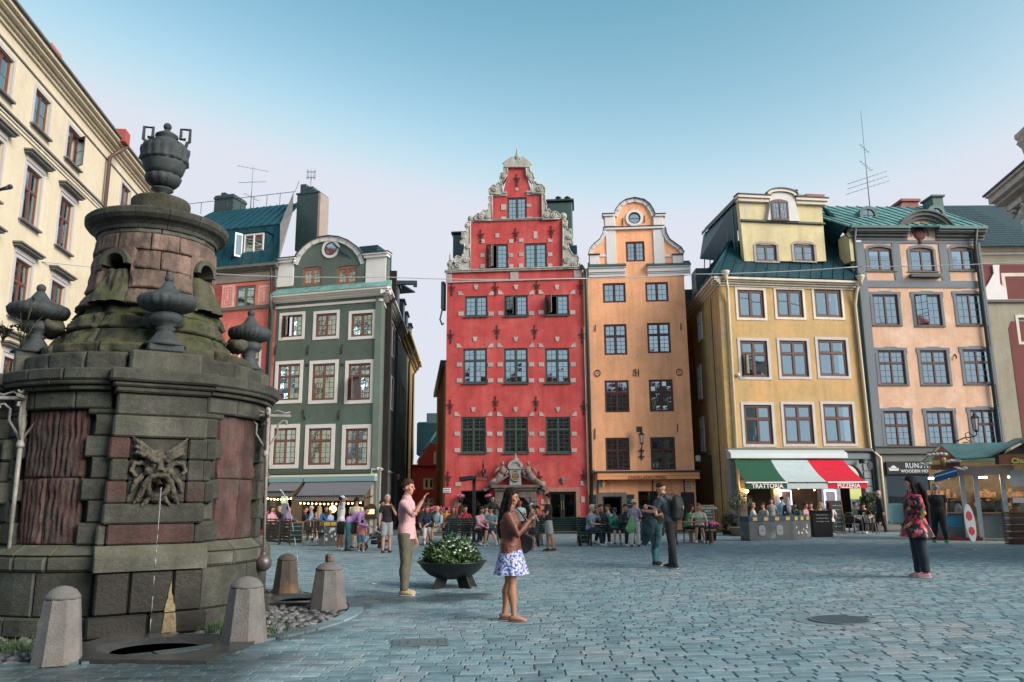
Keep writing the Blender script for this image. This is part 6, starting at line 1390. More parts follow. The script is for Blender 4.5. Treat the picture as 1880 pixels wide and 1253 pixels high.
a = Fp.rect(1657, 366, 1686, 381, 4.5); q = MB(); q.prism([(a[0]-.25, a[1]-.3), (a[2]+.05, a[1]-.3), (a[2], a[3]-.15), (a[0], a[3]-.15)], 4.5, 6.0); q.box(a[0]-.1, a[2]+.1, 4.4, 6.1, a[3]-.15, a[3]); Fp.part('chimney', q, MATS['chimney_brick'])
a = Fp.rect(1714, 360, 1733, 402, 2.6); q = MB(); q.box(a[0], a[2], 2.6, 3.6, a[1]-.6, a[3]); q.box(a[0]-.08, a[2]+.08, 2.5, 3.7, a[3]-.06, a[3]+.04); Fp.part('chimney', q, M_('green_grey_chimney', (.06,.12,.10), .6, .2, 3))
for x in (1580.5, 1816): u = Pv(x, 600, -.15)[0]+(.05 if x < 1600 else 0); downpipe(Fp, [(u, -.45, ze-.1), (u, -.16, ze-.9), (u, -.15, .2)] if x < 1600 else [(wP-.35, -.45, ze-.1), (wP-.35, -.16, ze-.9), (wP-.35, -.15, .2)], DPG, .08)
u, z = Pv(1753, 655); q = MB(); q.tube([(0,0,.1),(0,-.12,.0),(0,-.1,-.12)], .035, 6); Fp.part('wall_hook', q, AIR, T(u, 0, z))
# ================= maroon and cream house at the right
Fm = Fac(at_Y(1868, 900, 39.6), at_Y(1990, 900, 39.6), name='maroon_cream_house', label='cream and maroon house with a dark tiled roof at the right edge', cat='house')
Mv = lambda x, y, v=0: Fm.uz(x, y, v)
CRM = M_('grey_cream_plaster', (.33,.31,.24), .85, .12, 1, streak=.15); MRN = M_('maroon_plaster', (.17,.05,.05), .85, .12, 1)
zem = Mv(1840, 458)[1]
Fm.holes = []
window(Fm, (1.15, Mv(1860,628)[1], 2.3, Mv(1860,596)[1]+.35), GWN, 1, 1, 2, surround='box', sw=.14, smat=CREAM, curtain=''); window(Fm, (.75, Mv(1860,550)[1], 1.9, Mv(1860,508)[1]), GWN, 1, 1, 2, surround='box', sw=.18, smat=CREAM, curtain='')
Fm.wall([(-1.2, 0), (5, 0), (5, zem), (-1.2, zem)], CRM)
zt = cornice(Fm, -1.3, 5, zem-.3, CREAM, [(.15,.06),(.12,.15),(.1,.3)])
za, zbb = Mv(1840, 552)[1], Mv(1840, 486)[1]; blk(Fm, 'painted_panel', MRN, -.75, 5, -.025, 0.0, za+.05, zbb)
za2 = Mv(1860, 556)[1]; blk(Fm, 'string_course', GRYD, -1.2, 5, -.12, 0, za-.12, za+.02)
blk(Fm, 'painted_panel', MRN, .6, 5, -.02, 0, 1.0, za-1.1)
u, z = Mv(1840, 553); uu = -.35; q = MB(); q.prism([(uu, za+.02), (uu+1.0, za+.02), (uu+1.05, za+.5), (uu+.75, za+.85), (uu+.8, zbb-.3), (uu+.85, zbb-.05), (uu+.5, zbb-.05), (uu+.5, zbb-.5), (uu+.2, za+.95), (uu-.05, za+.6)], -.12, .0); Fm.part('scroll_ornament', q, WHITE)
TILE = M_('dark_roof_tile', (.03,.065,.075), .6, .2, 6, rnd=.25)
za_, zb_ = zt, Mv(1800, 378, 5)[1]; tm = MB().box(-.5,.5,-.5,.5,-.5,.5).mesh('roof_tile', TILE)
sl = Vector((0, 5.4, zb_-za_)); n = 16; ln = sl.length; tilt = math.atan2(sl.z, sl.y)
q = MB(); q.add([(-1.4, -.45, zt), (6, -.45, zt), (6, 4.95, zb_), (-2.2, 4.95, zb_)], [(0,1,2,3)]); Fm.part('roof', q, TILE)
for i in range(20):
    for j in range(15):
        t = i/20; x = -1.35-.8*t+(j+.5*(i % 2))*.30
        link('roof_tile', tm, Fm.root, Fm.R @ T(x, -.45+sl.y*t+.1, zt+sl.z*t+.05, rx=tilt-.10) @ S3(.27, ln/20*1.15, .035))
downpipe(Fm, [(-.75, -.35, zt-.1), (-.75, -.2, zem-1.0), (-.6, -.2, za+.1), (-.55, -.15, .2)], DPG, .08)
# ================= exchange building corner, far right
BS = M_('pale_limestone', (.52,.48,.44), .8, .1, 2, .3, 30, streak=.2)
e0 = at_Y(1940, 900, 23.5); e1 = (e0.x-.145*16, e0.y-16)
Fb = Fac((e0.x-.0, e0.y), (e0.x-.145*20+.0, e0.y-20), name='exchange_building', label='corner of a pale stone classical building with a heavy cornice at the right edge', cat='building')
Bv = lambda x, y, v=0: Fb.uz(x, y, v)
zbc = at_Y(1890, 385, 23.5).z
Fb.wall([(0.35, 0), (11, 0), (11, zbc), (0.35, zbc)], BS, back=False)
q = MB(); q.box(.35, .65, .3, 6, 0, zbc); q.box(.65, 11, 5.7, 6, 0, zbc); q.box(10.7, 11, .3, 5.7, 0, zbc); Fb.part('rear_wall', q, BS)
zt = cornice(Fb, -.35, 11, zbc-.05, BS, [(.12,.10),(.16,.22),(.10,.50),(.20,.66),(.08,.74)])
q = MB(); q.box(-.35, .6, .0, 6, zbc-.05, zt); Fb.part('cornice_return', q, BS); q = MB(); q.box(-.45, 11, -.78, 6, zt+.003, zt+.06); Fb.part('copper_flashing', q, DARKTR)
for u in (.9, 3.4, 6.5, 9.6):
    q = MB(); q.lathe([(.34, 0), (.34, .1), (.29, .15), (.29, zbc*.4), (.25, zbc-.75), (.30, zbc-.7), (.26, zbc-.62)], 20, (u, -.08, 0)); Fb.part('column', q, M_('white_column', (.60,.59,.58), .7, .08, 2, streak=.12))
    q = MB(); q.lathe([(.26, zbc-.62), (.34, zbc-.45), (.30, zbc-.3)], 16, (u, -.08, 0)); q.box(u-.42, u+.42, -.5, .1, zbc-.2, zbc-.052)
    for s in (-1, 1): q.tube([(u+s*.16, -.38, zbc-.28), (u+s*.32, -.42, zbc-.22), (u+s*.42, -.42, zbc-.32), (u+s*.36, -.42, zbc-.42), (u+s*.28, -.40, zbc-.36)], .06, 6)
    Fb.part('capital', q, BS)
q = MB(); q.add([(x*1.0, y, z) for x, y, z in ()], []); 
q.lathe([(.34, 0), (.30, .12), (.24, .4), (.34, .9), (.44, 1.05), (.40, 1.12), (.46, 1.2), (.46, 1.3), (.2, 1.34)], 4, (0,0,0), a0=PI/4, smooth=False); Fb.part('parapet_pedestal', q, BS, T(.9, .35, zt+.06) @ S3(1.25,1.25,1.2)); q = MB(); q.box(1.3, 11, .15, .5, zt+.06, zt+1.0); q.box(1.25, 11, .1, .55, zt+1.0, zt+1.15); Fb.part('parapet', q, BS)
# ================= cream yellow block on the left
FPa = (-13, 0); dl = Vector((-.137, 1, 0)).normalized()
o = Vector((-13, 0, 0)); p0 = o+dl*16; p1 = o+dl*32.55; p2 = o+dl*52
Fl = Fac((p0.x, p0.y), (p1.x, p1.y), name='cream_town_house', label='large cream yellow town house with grey window frames receding on the left', cat='house')
LGR = M_('lilac_grey_frame', (.46,.45,.46), .6, .08, 3); LRD = M_('red_brown_casement', (.15,.065,.06), .5, .1, 4)
ue = 16.55
zee = 16.55
def leftrow(F, us, zc, w, h, hood, sillz, ol=()):
    for i, u in enumerate(us):
        u -= 16 if F is Fl else 32.55
        if u < .8 or u > F.w-1: continue
        window(F, (u-w/2, zc-h/2, u+w/2, zc+h/2), LRD, 1, (1 if h > 1.6 else 0), (1 if h > 1.6 else 2), tf=.36, surround='box', sw=.13, smat=LGR, fw=.07, curtain='full' if i % 3 else 'two', sill=(.16,.16,.07,GRYD), open_leaf=(1 if i in ol else 0), rec=.08)
        if hood:
            q = MB(); q.box(u-w/2-.13, u+w/2+.13, -.06, .0, zc+h/2+.13, zc+h/2+.33); q.m = 1; q.box(u-w/2-.28, u+w/2+.28, -.24, .0, zc+h/2+.33, zc+h/2+.40); q.box(u-w/2-.34, u+w/2+.34, -.30, .0, zc+h/2+.403, zc+h/2+.46); F.part('window_hood', q, [LGR, GRYD])
us = [18.1, 20.75, 23.4, 26.2, 29.0]
leftrow(Fl, us, 15.0, 1.15, 1.35, False, 0, (4,)); leftrow(Fl, us, 11.85, 1.15, 1.95, True, 0); leftrow(Fl, us, 8.55, 1.15, 2.0, True, 0); leftrow(Fl, us, 5.2, 1.15, 2.0, True, 0); leftrow(Fl, us, 2.2, 1.15, 2.0, False, 0)
Fl.wall([(0, 0), (Fl.w, 0), (Fl.w, zee), (0, zee)], LYE)
Fl2 = Fac((p1.x+.0, p1.y), (p2.x, p2.y), root=Fl)
us2 = [34.9, 38.1, 41.3, 44.5]
leftrow(Fl2, us2, 15.1, 1.15, 1.35, False, 0); leftrow(Fl2, us2, 11.9, 1.15, 1.9, True, 0); leftrow(Fl2, us2, 8.6, 1.15, 1.9, True, 0)
Fl2.wall([(0, 0), (Fl2.w, 0), (Fl2.w, zee), (0, zee)], LYE)
for F in (Fl, Fl2):
    a = .002 if F is Fl2 else 0
    cornice(F, 0, F.w, 13.62+a, CREAM, [(.10,.05),(.06,.10)], 'string_course'); cornice(F, 0, F.w, 13.80+a, GRYD, [(.07,.16)], 'string_course'); cornice(F, 0, F.w, 6.9+a, GRYD, [(.10,.10),(.06,.18)], 'string_course')
    cornice(F, 0, F.w, 15.98+a, GRYD, [(.06,.04)], 'string_course')
    cornice(F, 0, F.w, zee-.10+a, LYE, [(.12,.08),(.12,.18),(.12,.36),(.12,.50)]); q = MB(); q.box(0, F.w, -.60, .1, zee+.385+a, zee+.46+a); F.part('gutter', q, GRYD)
RTL = M_('red_tin_roof', (.35,.075,.06), .6, .1, 2)
for F in (Fl, Fl2): roof_plane(F, [(0, -.5, zee+.47), (F.w, -.5, zee+.47), (F.w, 5, zee+3.4), (0, 5, zee+3.4)], RTL, 14)
downpipe(Fl, [(Fl.w+.3, -.62, zee+.3), (Fl.w-.35, -.5, zee-.25), (Fl.w-.35, -.18, zee-.5), (Fl.w-.35, -.16, .3)], M_('brown_pipe', (.10,.06,.05), .5), .08)
q = MB(); q.box(-.3, .3, -.7, -.2, zee+.3, zee+.85); Fl2.part('gutter_box', q, RTL)
for px, py, w, h, F in ((228/1.957, 283/1.957, .9, 1.3, Fl), (142, 162, .9, 1.5, Fl)):
    q_ = at_plane(px, py, F.P0, F.n); u = (q_-F.P0).dot(F.d); q = MB(); q.box(u-w/2, u+w/2, .9, 1.9, zee+.5, q_.z+1.6); q.box(u-w/2-.02, u+w/2+.02, .88, 1.92, q_.z+1.45, q_.z+1.55); Fl.part('chimney', q, M_('red_chimney', (.60,.13,.10), .7, .1, 2))
for u in (25.6, 32.0):
    q = MB(); q.lathe([(.45, 0), (.45, .25), (.35, .5), (.12, .62)], 16); Fl.part('roof_cowl', q, RTL, T(u-16, .25, zee+.5))

# ---------------------------------------------------------------- unseen houses behind the camera: they shade the square and show in the panes
BK = M_('opposite_plaster', (.22,.16,.09), .85, .1, 1); BK2 = M_('opposite_plaster_pink', (.22,.14,.11), .85, .1, 1)
for (x0, x1, y, h, m, lb) in ((-26, -8, -18, 15, BK, 'ochre house on the unseen side of the square mirrored in the panes'), (-7.8, 8, -19, 14.5, BK2, 'pinkish house on the unseen side of the square mirrored in the panes'), (8.3, 20, -18, 14, BK, 'low ochre house on the unseen side of the square mirrored in the panes')):
    t = thing('opposite_house', lb, 'house', (x0, y, 0)); w = x1-x0; q = MB(); q.box(0, w, -8, 0, 0, h); part('wall', q, m, t)
    q = MB(); q.m = 0
    for k in range(int(w/2.6)):
        for z in range(1, int(h/3.3)+1): q.box(k*2.6+.9, k*2.6+2.0, -.01, .03, z*3.3-2.3, z*3.3-.4)
    part('windows', q, DARKROOM, t)
    q = MB(); q.prism([(-.3, h), (w+.3, h), (w-1, h+2), (1, h+2)], -8, .3); part('roof', q, RTL, t)
# ---------------------------------------------------------------- awnings of the green house
GCV = M_('grey_canvas', (.145,.155,.175), .85, .08, 4, .2, 80)
zA = Fg.uz(600, 884, -.2)[1]; 
def grey_awning(x0, x1, xb0, xb1, yb, label, v=-2.2):
    z = Fg.uz((xb0+xb1)/2, yb, v)[1]; a0, a1 = Fg.uz(x0, 884, -.2)[0], Fg.uz(x1, 884, -.2)[0]; b0, b1 = Fg.uz(xb0, yb, v)[0], Fg.uz(xb1, yb, v)[0]
    q = MB(); n = 6; vs = []
    for k in range(n+1):
        t = k/n
        vs += [(a0*(1-t)+b0*t, -.2+(v+.2)*t, zA*(1-t)+z*t-.06*math.sin(PI*t)), (a1*(1-t)+b1*t, -.2+(v+.2)*t, zA*(1-t)+z*t-.06*math.sin(PI*t))]
    vs += [(b0, v-.004, z-.22), (b1, v-.004, z-.22)]
    q.add(vs, [(2*k, 2*k+1, 2*k+3, 2*k+2)[::-1] for k in range(n+1)]); Fg.part('awning', q, GCV, label=label)
    q = MB(); q.box(b0, b1, v-.03, v+.03, z-.03, z+.03); q.tube([(b0+.3, v, z), (b0+.9, -1, z-.2), (b0+.6, -.05, z)], .03, 6); q.tube([(b1-.3, v, z), (b1-.9, -1, z-.2), (b1-.6, -.05, z)], .03, 6); Fg.part('awning_arm', q, IRON)
    q = MB(); q.box(a0-.05, a1+.05, -.35, -.01, zA-.02, zA+.22); Fg.part('awning_hood', q, M_('light_teal_hood', (.22,.38,.42), .5))
    return b0, b1, z, v
A1 = grey_awning(498, 556, 484, 539, 903, 'grey canvas awning, narrower left one'); A2 = grey_awning(562, 688, 543, 668, 911, 'wide grey canvas awning')
def bulbs(n, a, b, sag, label):
    t = thing('string_lights', label, 'string lights', a); a = Vector(a); b = Vector(b); q = MB(); pts = [a.lerp(b, i/30)-Vector((0,0,sag*math.sin(PI*i/30)))-a for i in range(31)]; q.tube(pts, .008, 4); part('cable', q, IRON, t)
    bm = MB().ball((0,0,0), .035, 8).mesh('bulb', M_('bulb_glow', (1,.7,.3), .5, emit=(1,.55,.22), es=7))
    for i in range(n):
        s = (i+.5)/n; p = a.lerp(b, s)-Vector((0,0,sag*math.sin(PI*s)+.05))-a; link('bulb', bm, t, T(*p))
for (b0, b1, z, v), n, lb in ((A1, 8, 'string of warm bulbs under the narrow grey awning by the fountain'), (A2, 16, 'string of warm bulbs under the wide grey awning of the green house')):
    pa = Fg.M @ Vector((b0+.1, v+.1, z-.26)); pb_ = Fg.M @ Vector((b1-.1, v+.1, z-.26)); bulbs(n, pa, pb_, .05, lb)
for u, z in ((1.2, 1.4), (2.4, 1.3), (5.3, 1.6), (6.2, 1.2)):
    p = Fg.M @ Vector((u, -.8, z)); lamp_light(p, 2, (1, .55, .22))
# ---------------------------------------------------------------- signs, lanterns and the like: each its own thing
def on(F, px, py, v=0.0):
    u, z = F.uz(px, py, v); return F.M @ Vector((u, v, z))
def hung(name, label, cat, F, px, py, v=0.0, group=None): return thing(name, label, cat, on(F, px, py, v), F.ang, group)
def plate_sign(label, F, px, py, w, h, rows, mat=WHITE, ink=None, v=-.02):
    t = hung('street_sign', label, 'street sign', F, px, py, v); q = MB(); q.box(-w/2, w/2, -.02, .0, -h/2, h/2, bev=.008); part('plate', q, mat, t)
    ink = ink or M_('sign_blue_ink', (.05,.10,.25), .6); q = MB(); r = random.Random(int(px))
    for k, n in enumerate(rows):
        x = -w*.42; z = h*(.22 if k == 0 else -.24)
        for i in range(n):
            q.box(x, x+w*.84/n*.68, -.026, -.0201, z-h*.12, z+h*.12*r.uniform(.6, 1)); x += w*.84/n
    part('lettering', q, ink, t)
plate_sign('white street name plate at the left edge of the red house front', Fr, 820.5, 901, .40, .24, (10, 7)); plate_sign('white street name plate on the orange house right of its awning', Fo, 1264, 893, .40, .24, (7, 4)); plate_sign('small pale notice plate on the pier right of the grey awning', Fg, 680, 910, .30, .2, (6, 5), M_('pale_teal_plate', (.2,.4,.4), .6))
t = hung('round_sign', 'round pale sign beside the portal of the red house', 'sign', Fr, 992.3, 901.5); q = MB(); q.lathe([(.15, 0), (.15, .03)], 24, M=T(rx=PI/2)); part('disc', q, M_('pale_blue_disc', (.35,.55,.60), .5), t)
t = hung('brass_plate', 'small brass plate on the red wall between portal and door', 'sign', Fr, 996, 933); q = MB(); q.box(-.11, .11, -.03, 0, -.09, .09); part('plate', q, M_('brass_sign', (.6,.33,.12), .4, metal=.3), t)
t = hung('pride_flag', 'small rainbow flag hanging under the orange house awning', 'flag', Fo, 1108, 880, -.3)
cols = [(.01,.06,.35),(.0,.25,.12),(.75,.5,.05),(.8,.25,.03),(.7,.02,.03)]
for i, c in enumerate(cols):
    q = MB(); q.box(-.17+i*.068, -.17+(i+1)*.068, -.01+.02*math.sin(i), .0+.02*math.sin(i), -.40+.05*i*(i > 2), 0); part('stripe', q, M_('flag_%s' % 'abcde'[i], c, .8), t)
def lantern(label, F, px, py, s=1.0, arm=None, v=-.45):
    t = hung('wall_lantern', label, 'lantern', F, px, py, v); q = MB()
    q.lathe([(.13*s, .22*s), (.17*s, .24*s), (.06*s, .34*s), (.05*s, .36*s), (.07*s, .37*s), (.02*s, .44*s), (.01*s, .52*s)], 6, smooth=False); q.lathe([(.04*s, -.26*s), (.09*s, -.22*s), (.09*s, -.19*s)], 6, smooth=False)
    for k in range(6): an = k*PI/3; q.tube([(.09*s*math.cos(an), .09*s*math.sin(an), -.2*s), (.14*s*math.cos(an), .14*s*math.sin(an), .23*s)], .009*s, 4)
    part('frame', q, IRON, t); q = MB(); q.lathe([(.075*s, -.18*s), (.12*s, .215*s)], 6, smooth=False); part('glass', q, M_('lantern_glass', (.45,.40,.42), .2, spec=.8), t)
    q = MB()
    if arm == 'wall': q.tube([(0, 0, -.26*s), (-.01, .05, -.4*s), (0, .3, -.5*s), (0, -v, -.62*s)], .025*s, 6); q.box(-.035, .035, -v-.06, -v, -1.0*s, -.42*s); q.tube([(-.15,-v-.04,-.55*s),(.15,-v-.04,-.55*s)], .03, 6); q.tube([(-.15,-v-.04,-.85*s),(.15,-v-.04,-.85*s)], .03, 6)
    else: q.tube([(0, 0, -.26*s), (0, 0, -.36*s), (-.1, .1, -.42*s), (-.45, .3, -.45*s), (-.62, -v, -.55*s)], .022*s, 6); q.tube([(-.1, .08, -.42*s), (-.25, .2, -.25*s), (-.4, .25, -.3*s), (-.35, .3, -.5*s), (-.2, .1, -.6*s), (-.55, .3, -.62*s)], .018*s, 6)
    part('bracket', q, IRON, t); return t
lantern('black lantern on an ornate iron bracket between the lowest orange house windows', Fo, 1178, 807, 1.0, 'wall'); lantern('black lantern on a scrolled iron arm at the lower right of the peach house', Fp, 1791, 780, 1.35, 'scroll', -.7)
lantern('small lantern on the side wall of the green house in the side street', Fs, 731, 876, .8, 'wall', -.3)
t = hung('hanging_sign', 'small dark square sign above the lantern on the orange house', 'sign', Fo, 1173.7, 788.6, -.4); q = MB(); q.box(-.15, .15, -.02, .02, -.14, .14); q.tube([(.12, 0, .1), (.12, .4, .1)], .015, 5); part('board', q, IRON, t)
t = hung('alley_sign', 'small pale sign sticking out at the right edge of the orange house over the alley', 'sign', Fo, 1277, 842, -.15); q = MB(); q.box(-.0, .25, -.03, .03, -.15, .15, bev=.02); part('board', q, M_('pale_sign', (.4,.45,.47), .6), t)
t = hung('toy_shop_sign', 'black shop sign with white lettering over the shop in the peach house', 'sign', Fp, 1688, 859.5, -.15); w = 3.25; q = MB(); q.box(-w/2+.0, w/2, -.03, .12, -.31, .31, bev=.015); part('board', q, M_('black_signboard', (.006,.007,.008), .4), t)
SL = M_('silver_letters', (.60,.66,.68), .4)
lettering('RUNSTEN', .33, SL, t, T(.02, -.035, .10), bold=.004, spacing=1.12, sx=.92); lettering('WOODEN HORSE', .20, SL, t, T(-.12, -.035, -.155), bold=.004, spacing=1.04)
q = MB(); q.prism([(-1.50,-.13),(-1.05,-.13),(-1.02,.02),(-1.10,-.03),(-1.42,-.03),(-1.53,.03)], -.04, -.031); q.prism([(-1.45,-.02),(-1.12,-.02),(-1.15,.06),(-1.27,.13),(-1.40,.07)], -.041, -.031); part('emblem', q, SL, t)
# hanging oval sign by the yellow house pipe, window writing
t = hung('hanging_sign', 'black ornate oval sign hanging between the ochre and peach houses', 'sign', Fy, 1597, 855, -.5); q = MB(); q.prism(arc(0, 0, .13, 0, 345, 14, .2), -.03, .03); q.box(-.28, .0, -.02, .02, .2, .25); q.box(-.3, -.24, -.02, .4, .1, .3); q.ball((0,0,.25), .05, 8); part('board', q, IRON, t)
# ---------------------------------------------------------------- antennas and the cable across the square
AM = M_('aluminium', (.16,.22,.24), .4, metal=.3)
def antenna(label, base, h, bars, F=None):
    t = thing('roof_antenna', label, 'antenna', base); q = MB(); q.tube([(0,0,0), (bars[0][3] if len(bars[0]) > 3 else 0, 0, h)], [.03, .012], 5); part('mast', q, AM, t)
    for b in bars:
        z, L, rz = b[:3]; q = MB(); q.tube([(-L*.5, 0, 0), (L*.5, 0, 0)], .012, 4); n = int(L/.22)
        for i in range(n): x = -L*.5+L*(i+.5)/n; hh = .3+.15*i/n; q.tube([(x, -hh*.4, 0), (x, hh*.4, 0)], .006, 4)
        part('crossbar', q, AM, t, T((bars[0][3] if len(bars[0]) > 3 else 0)*z/h, 0, z, rz, ry=b[4] if len(b) > 4 else 0))
p = Fc.M @ Vector((*[C_(460, 385, 5.0)[0]], 5.0, C_(460, 385, 5.0)[1])); ht = C_(460, 305, 5.0)[1]-p.z
antenna('tall television antenna with two crossed arrays on the teal roof at left', p, ht, [(ht*.93, 1.9, .2, 0, .13), (ht*.62, 2.0, -.3, 0, .1), (ht*.28, 1.4, 1.2)])
p = Fc.M @ Vector((C_(570, 350, 4.0)[0], 4.0, C_(570, 356, 4.0)[1])); q = None
t = thing('roof_antenna', 'small cage shaped antenna on the big dark chimney', 'antenna', p); q = MB(); q.tube([(0,0,0), (.0,0,.95)], .02, 5); part('mast', q, AM, t); q = MB()
for k in range(8): an = k*PI/4; q.tube([(.24*math.cos(an), .12*math.sin(an), .9), (.26*math.cos(an), .12*math.sin(an), 1.5)], .012, 4)
q.box(-.26, .26, -.02, .02, 1.0, 1.03); q.box(-.26, .26, -.02, .02, 1.35, 1.38); part('crossbar', q, AM, t)
b = Pv(1597, 381, 4.0); p = Fp.M @ Vector((b[0], 4.0, b[1])); ht = Pv(1585, 203, 4.0)[1]-p.z; lean = Pv(1580, 203, 4.0)[0]-b[0]
antenna('very tall thin antenna mast with slanted arrays on the green copper roof', p, ht, [(ht*.60, .9, .6, lean, .35), (ht*.42, 1.1, .5, lean, .4), (ht*.30, 2.2, -.4, lean, -.2), (ht*.25, 2.2, -.4, lean, -.2), (ht*.20, 2.4, -.4, lean, -.2)])
CB = M_('pale_cable', (.45,.48,.52), .6)
def cable(label, pts, r=.022):
    o = Vector(pts[0]); t = thing('overhead_cable', label, 'cable', o); q = MB(); P_ = []
    for i in range(len(pts)-1):
        a, b = Vector(pts[i]), Vector(pts[i+1]); sg = (b-a).length*.010
        for k in range(13): s = k/12; P_.append(a.lerp(b, s)-Vector((0,0,sg*4*s*(1-s)))-o)
    q.tube(P_, r, 5); part('wire', q, CB, t); return t
cable('thin cable strung across the square from the cream house to the far right', [at_plane(75, 480, Fl.P0, Fl.n), at_Y(375, 502, 37.5), at_Y(705, 509, 36), at_Y(1075, 511.5, 36), at_Y(1268, 504, 36), at_Y(1575, 490, 35), at_Y(1900, 480, 33)])
# gull on a lamp arm at the left edge
g = at_Y(12, 348, 14); t = thing('lamp_arm', 'end of a dark street lamp arm reaching in from the left edge', 'lamp arm', g); q = MB(); q.tube([(-.5, 0, -.12), (-.1, 0, .0), (.05, 0, .04)], [.02, .03, .045], 8); q.ball((.06, 0, .05), .05, 8); part('arm', q, IRON, t)

# ---------------------------------------------------------------- people
def CL(name, c, var=.12, **kw): return M_('cloth_'+name, c, .85, var, 7, .3, 90, **kw)
SKINS = {'fair': M_('skin_fair', (.52,.27,.19), .55, .06, 12), 'tan': M_('skin_tan', (.36,.17,.10), .55, .06, 12), 'brown': M_('skin_brown', (.20,.09,.055), .55, .06, 12)}
HAIRS = {'black': M_('hair_black', (.010,.009,.009), .8, .3, 30, spec=.2), 'brown': M_('hair_brown', (.05,.028,.016), .8, .3, 30, spec=.2), 'blond': M_('hair_blond', (.33,.22,.11), .5, .25, 30), 'grey': M_('hair_grey', (.38,.37,.36), .6, .2, 30), 'ginger': M_('hair_ginger', (.14,.05,.025), .5, .25, 30)}
EYEM = M_('eye', (.02,.015,.012), .2); LIP = M_('lips', (.30,.08,.07), .5)
def ik(S, W, l1, l2, hint):
    d = W-S; L = min(d.length, (l1+l2)*.995); u = d.normalized(); a = (l1*l1-l2*l2+L*L)/(2*L); h = math.sqrt(max(l1*l1-a*a, 0)); p = hint-u*hint.dot(u); p = p.normalized() if p.length > 1e-5 else u.orthogonal()
    return S+u*a+p*h, S+u*L
def person(label, at, H=1.72, face=0, pose='stand', lean=0, legs=None, hands=None, top=None, sleeve='short', bottom=None, blen='long', skirt=None, shoes=None, hair='brown', hstyle='short',
           skin='fair', fem=False, vox=.015, seat=.44, head=(0, 0), topmat=None, build=1.0, extra=None, hat=None, loc=None, group=None, fine=False, hem=.0, sfold=.006):
    """hands: targets (x, forward, z) for left (x<0) and right hand in a 1.75 m frame; head: (turn, nod) degrees"""
    g = Vector(loc) if loc else at_ground(*at); s = H/1.75
    t = thing('person', label, 'person', g, math.radians(face), group); t.scale = (s, s, s)
    B = build; fy = -1.0
    if pose == 'sit': P = Vector((0, 0, (seat/s)+.10))
    else: P = Vector((0, 0, .93))
    legs = legs or ([(86, 5, 80), (84, 4, 88)] if pose == 'sit' else [(2, 2, 2), (-2, 2, 2)])
    LA = []; zmin = 9
    for i, (th, ph, kn) in enumerate(legs):
        sx = -1 if i == 0 else 1; hp = P+Vector((sx*.088, 0, -.03))
        def dr(a, ph=ph, sx=sx): a = math.radians(a); p_ = math.radians(ph)*sx; return Vector((math.sin(p_)*math.cos(a), -math.sin(a)*1.0, -math.cos(a)*math.cos(p_))).normalized()
        K = hp+dr(th)*.425; A = K+dr(th-kn)*.41; LA.append([hp, K, A]); zmin = min(zmin, A.z)
    if pose == 'stand':
        dz = .075-zmin; P.z += dz
        for l in LA:
            for v in l: v.z += dz
    else:
        for l in LA: l[2].z = max(l[2].z, .075)
    ln = math.radians(lean); up = Vector((0, -math.sin(ln), math.cos(ln))); X = Vector((1, 0, 0))
    w = .92 if fem else 1.0; hipw = (1.05 if fem else 1.0)*B
    prof = [(-.11, .10*hipw, .085*B), (-.03, .160*hipw, .112*B), (.07, .155*hipw, .108*B), (.15, .130*B*w*(.94 if fem else 1), .095*B), (.27, .150*B*w, .112*B), (.36, .165*w*B, .112*B), (.45, .165*w, .092), (.50, .12*w, .075), (.535, .062, .058), (.60, .052, .055)]
    def sp(h):
        k = min(max(h/.5, 0), 1); return P+Vector((0, 0, 1))*h*(1-k*.0)*0 + (Vector((0,0,1)).lerp(up, min(1, max(0, h/.15))).normalized()*h if h > 0 else Vector((0, 0, h)))
    body = MB(); pts = [sp(h) for h, a, b in prof]
    body.tube(pts, 1, 16, ab=[(a*.94, b*.94) for h, a, b in prof], lat=X)
    if fem: 
        for sx in (-1, 1): c = sp(.33)+Vector((sx*.07, -.075, 0)); body.ball(c, (.06, .055, .06), 10)
    tu, nd = head; HR = Matrix.Rotation(math.radians(tu), 4, 'Z') @ Matrix.Rotation(math.radians(lean*.6+nd), 4, 'X')
    Nk = sp(.57); HC = Nk + (up*.55+Vector((0,0,.45))).normalized()*.118 + (HR @ Vector((0, -.018, 0)))
    HM = Matrix.Translation(HC) @ HR
    def hp_(mb, c, r, n=14): mb.ball((0,0,0), r, n, HM @ Matrix.Translation(c))
    hp_(body, (0, .006, .025), (.076, .094, .098), 18); hp_(body, (0, -.028, -.045), (.056, .062, .066), 16); hp_(body, (0, -.045, -.092), (.028, .030, .024), 10)
    body.tube([HM @ Vector((0, -.085, .018)), HM @ Vector((0, -.108, -.018)), HM @ Vector((0, -.096, -.030))], [.007, .014, .010], 8)
    for sx in (-1, 1): hp_(body, (sx*.076, .008, -.005), (.010, .020, .030), 8); hp_(body, (sx*.032, -.082, .028), (.022, .010, .007), 8); hp_(body, (sx*.045, -.058, -.02), (.022, .022, .02), 8)
    body.tube([sp(.50), HC-Vector((0, 0, .04))], [.056, .05], 12)
    sh = []; HW = []
    hands = hands or [None, None]
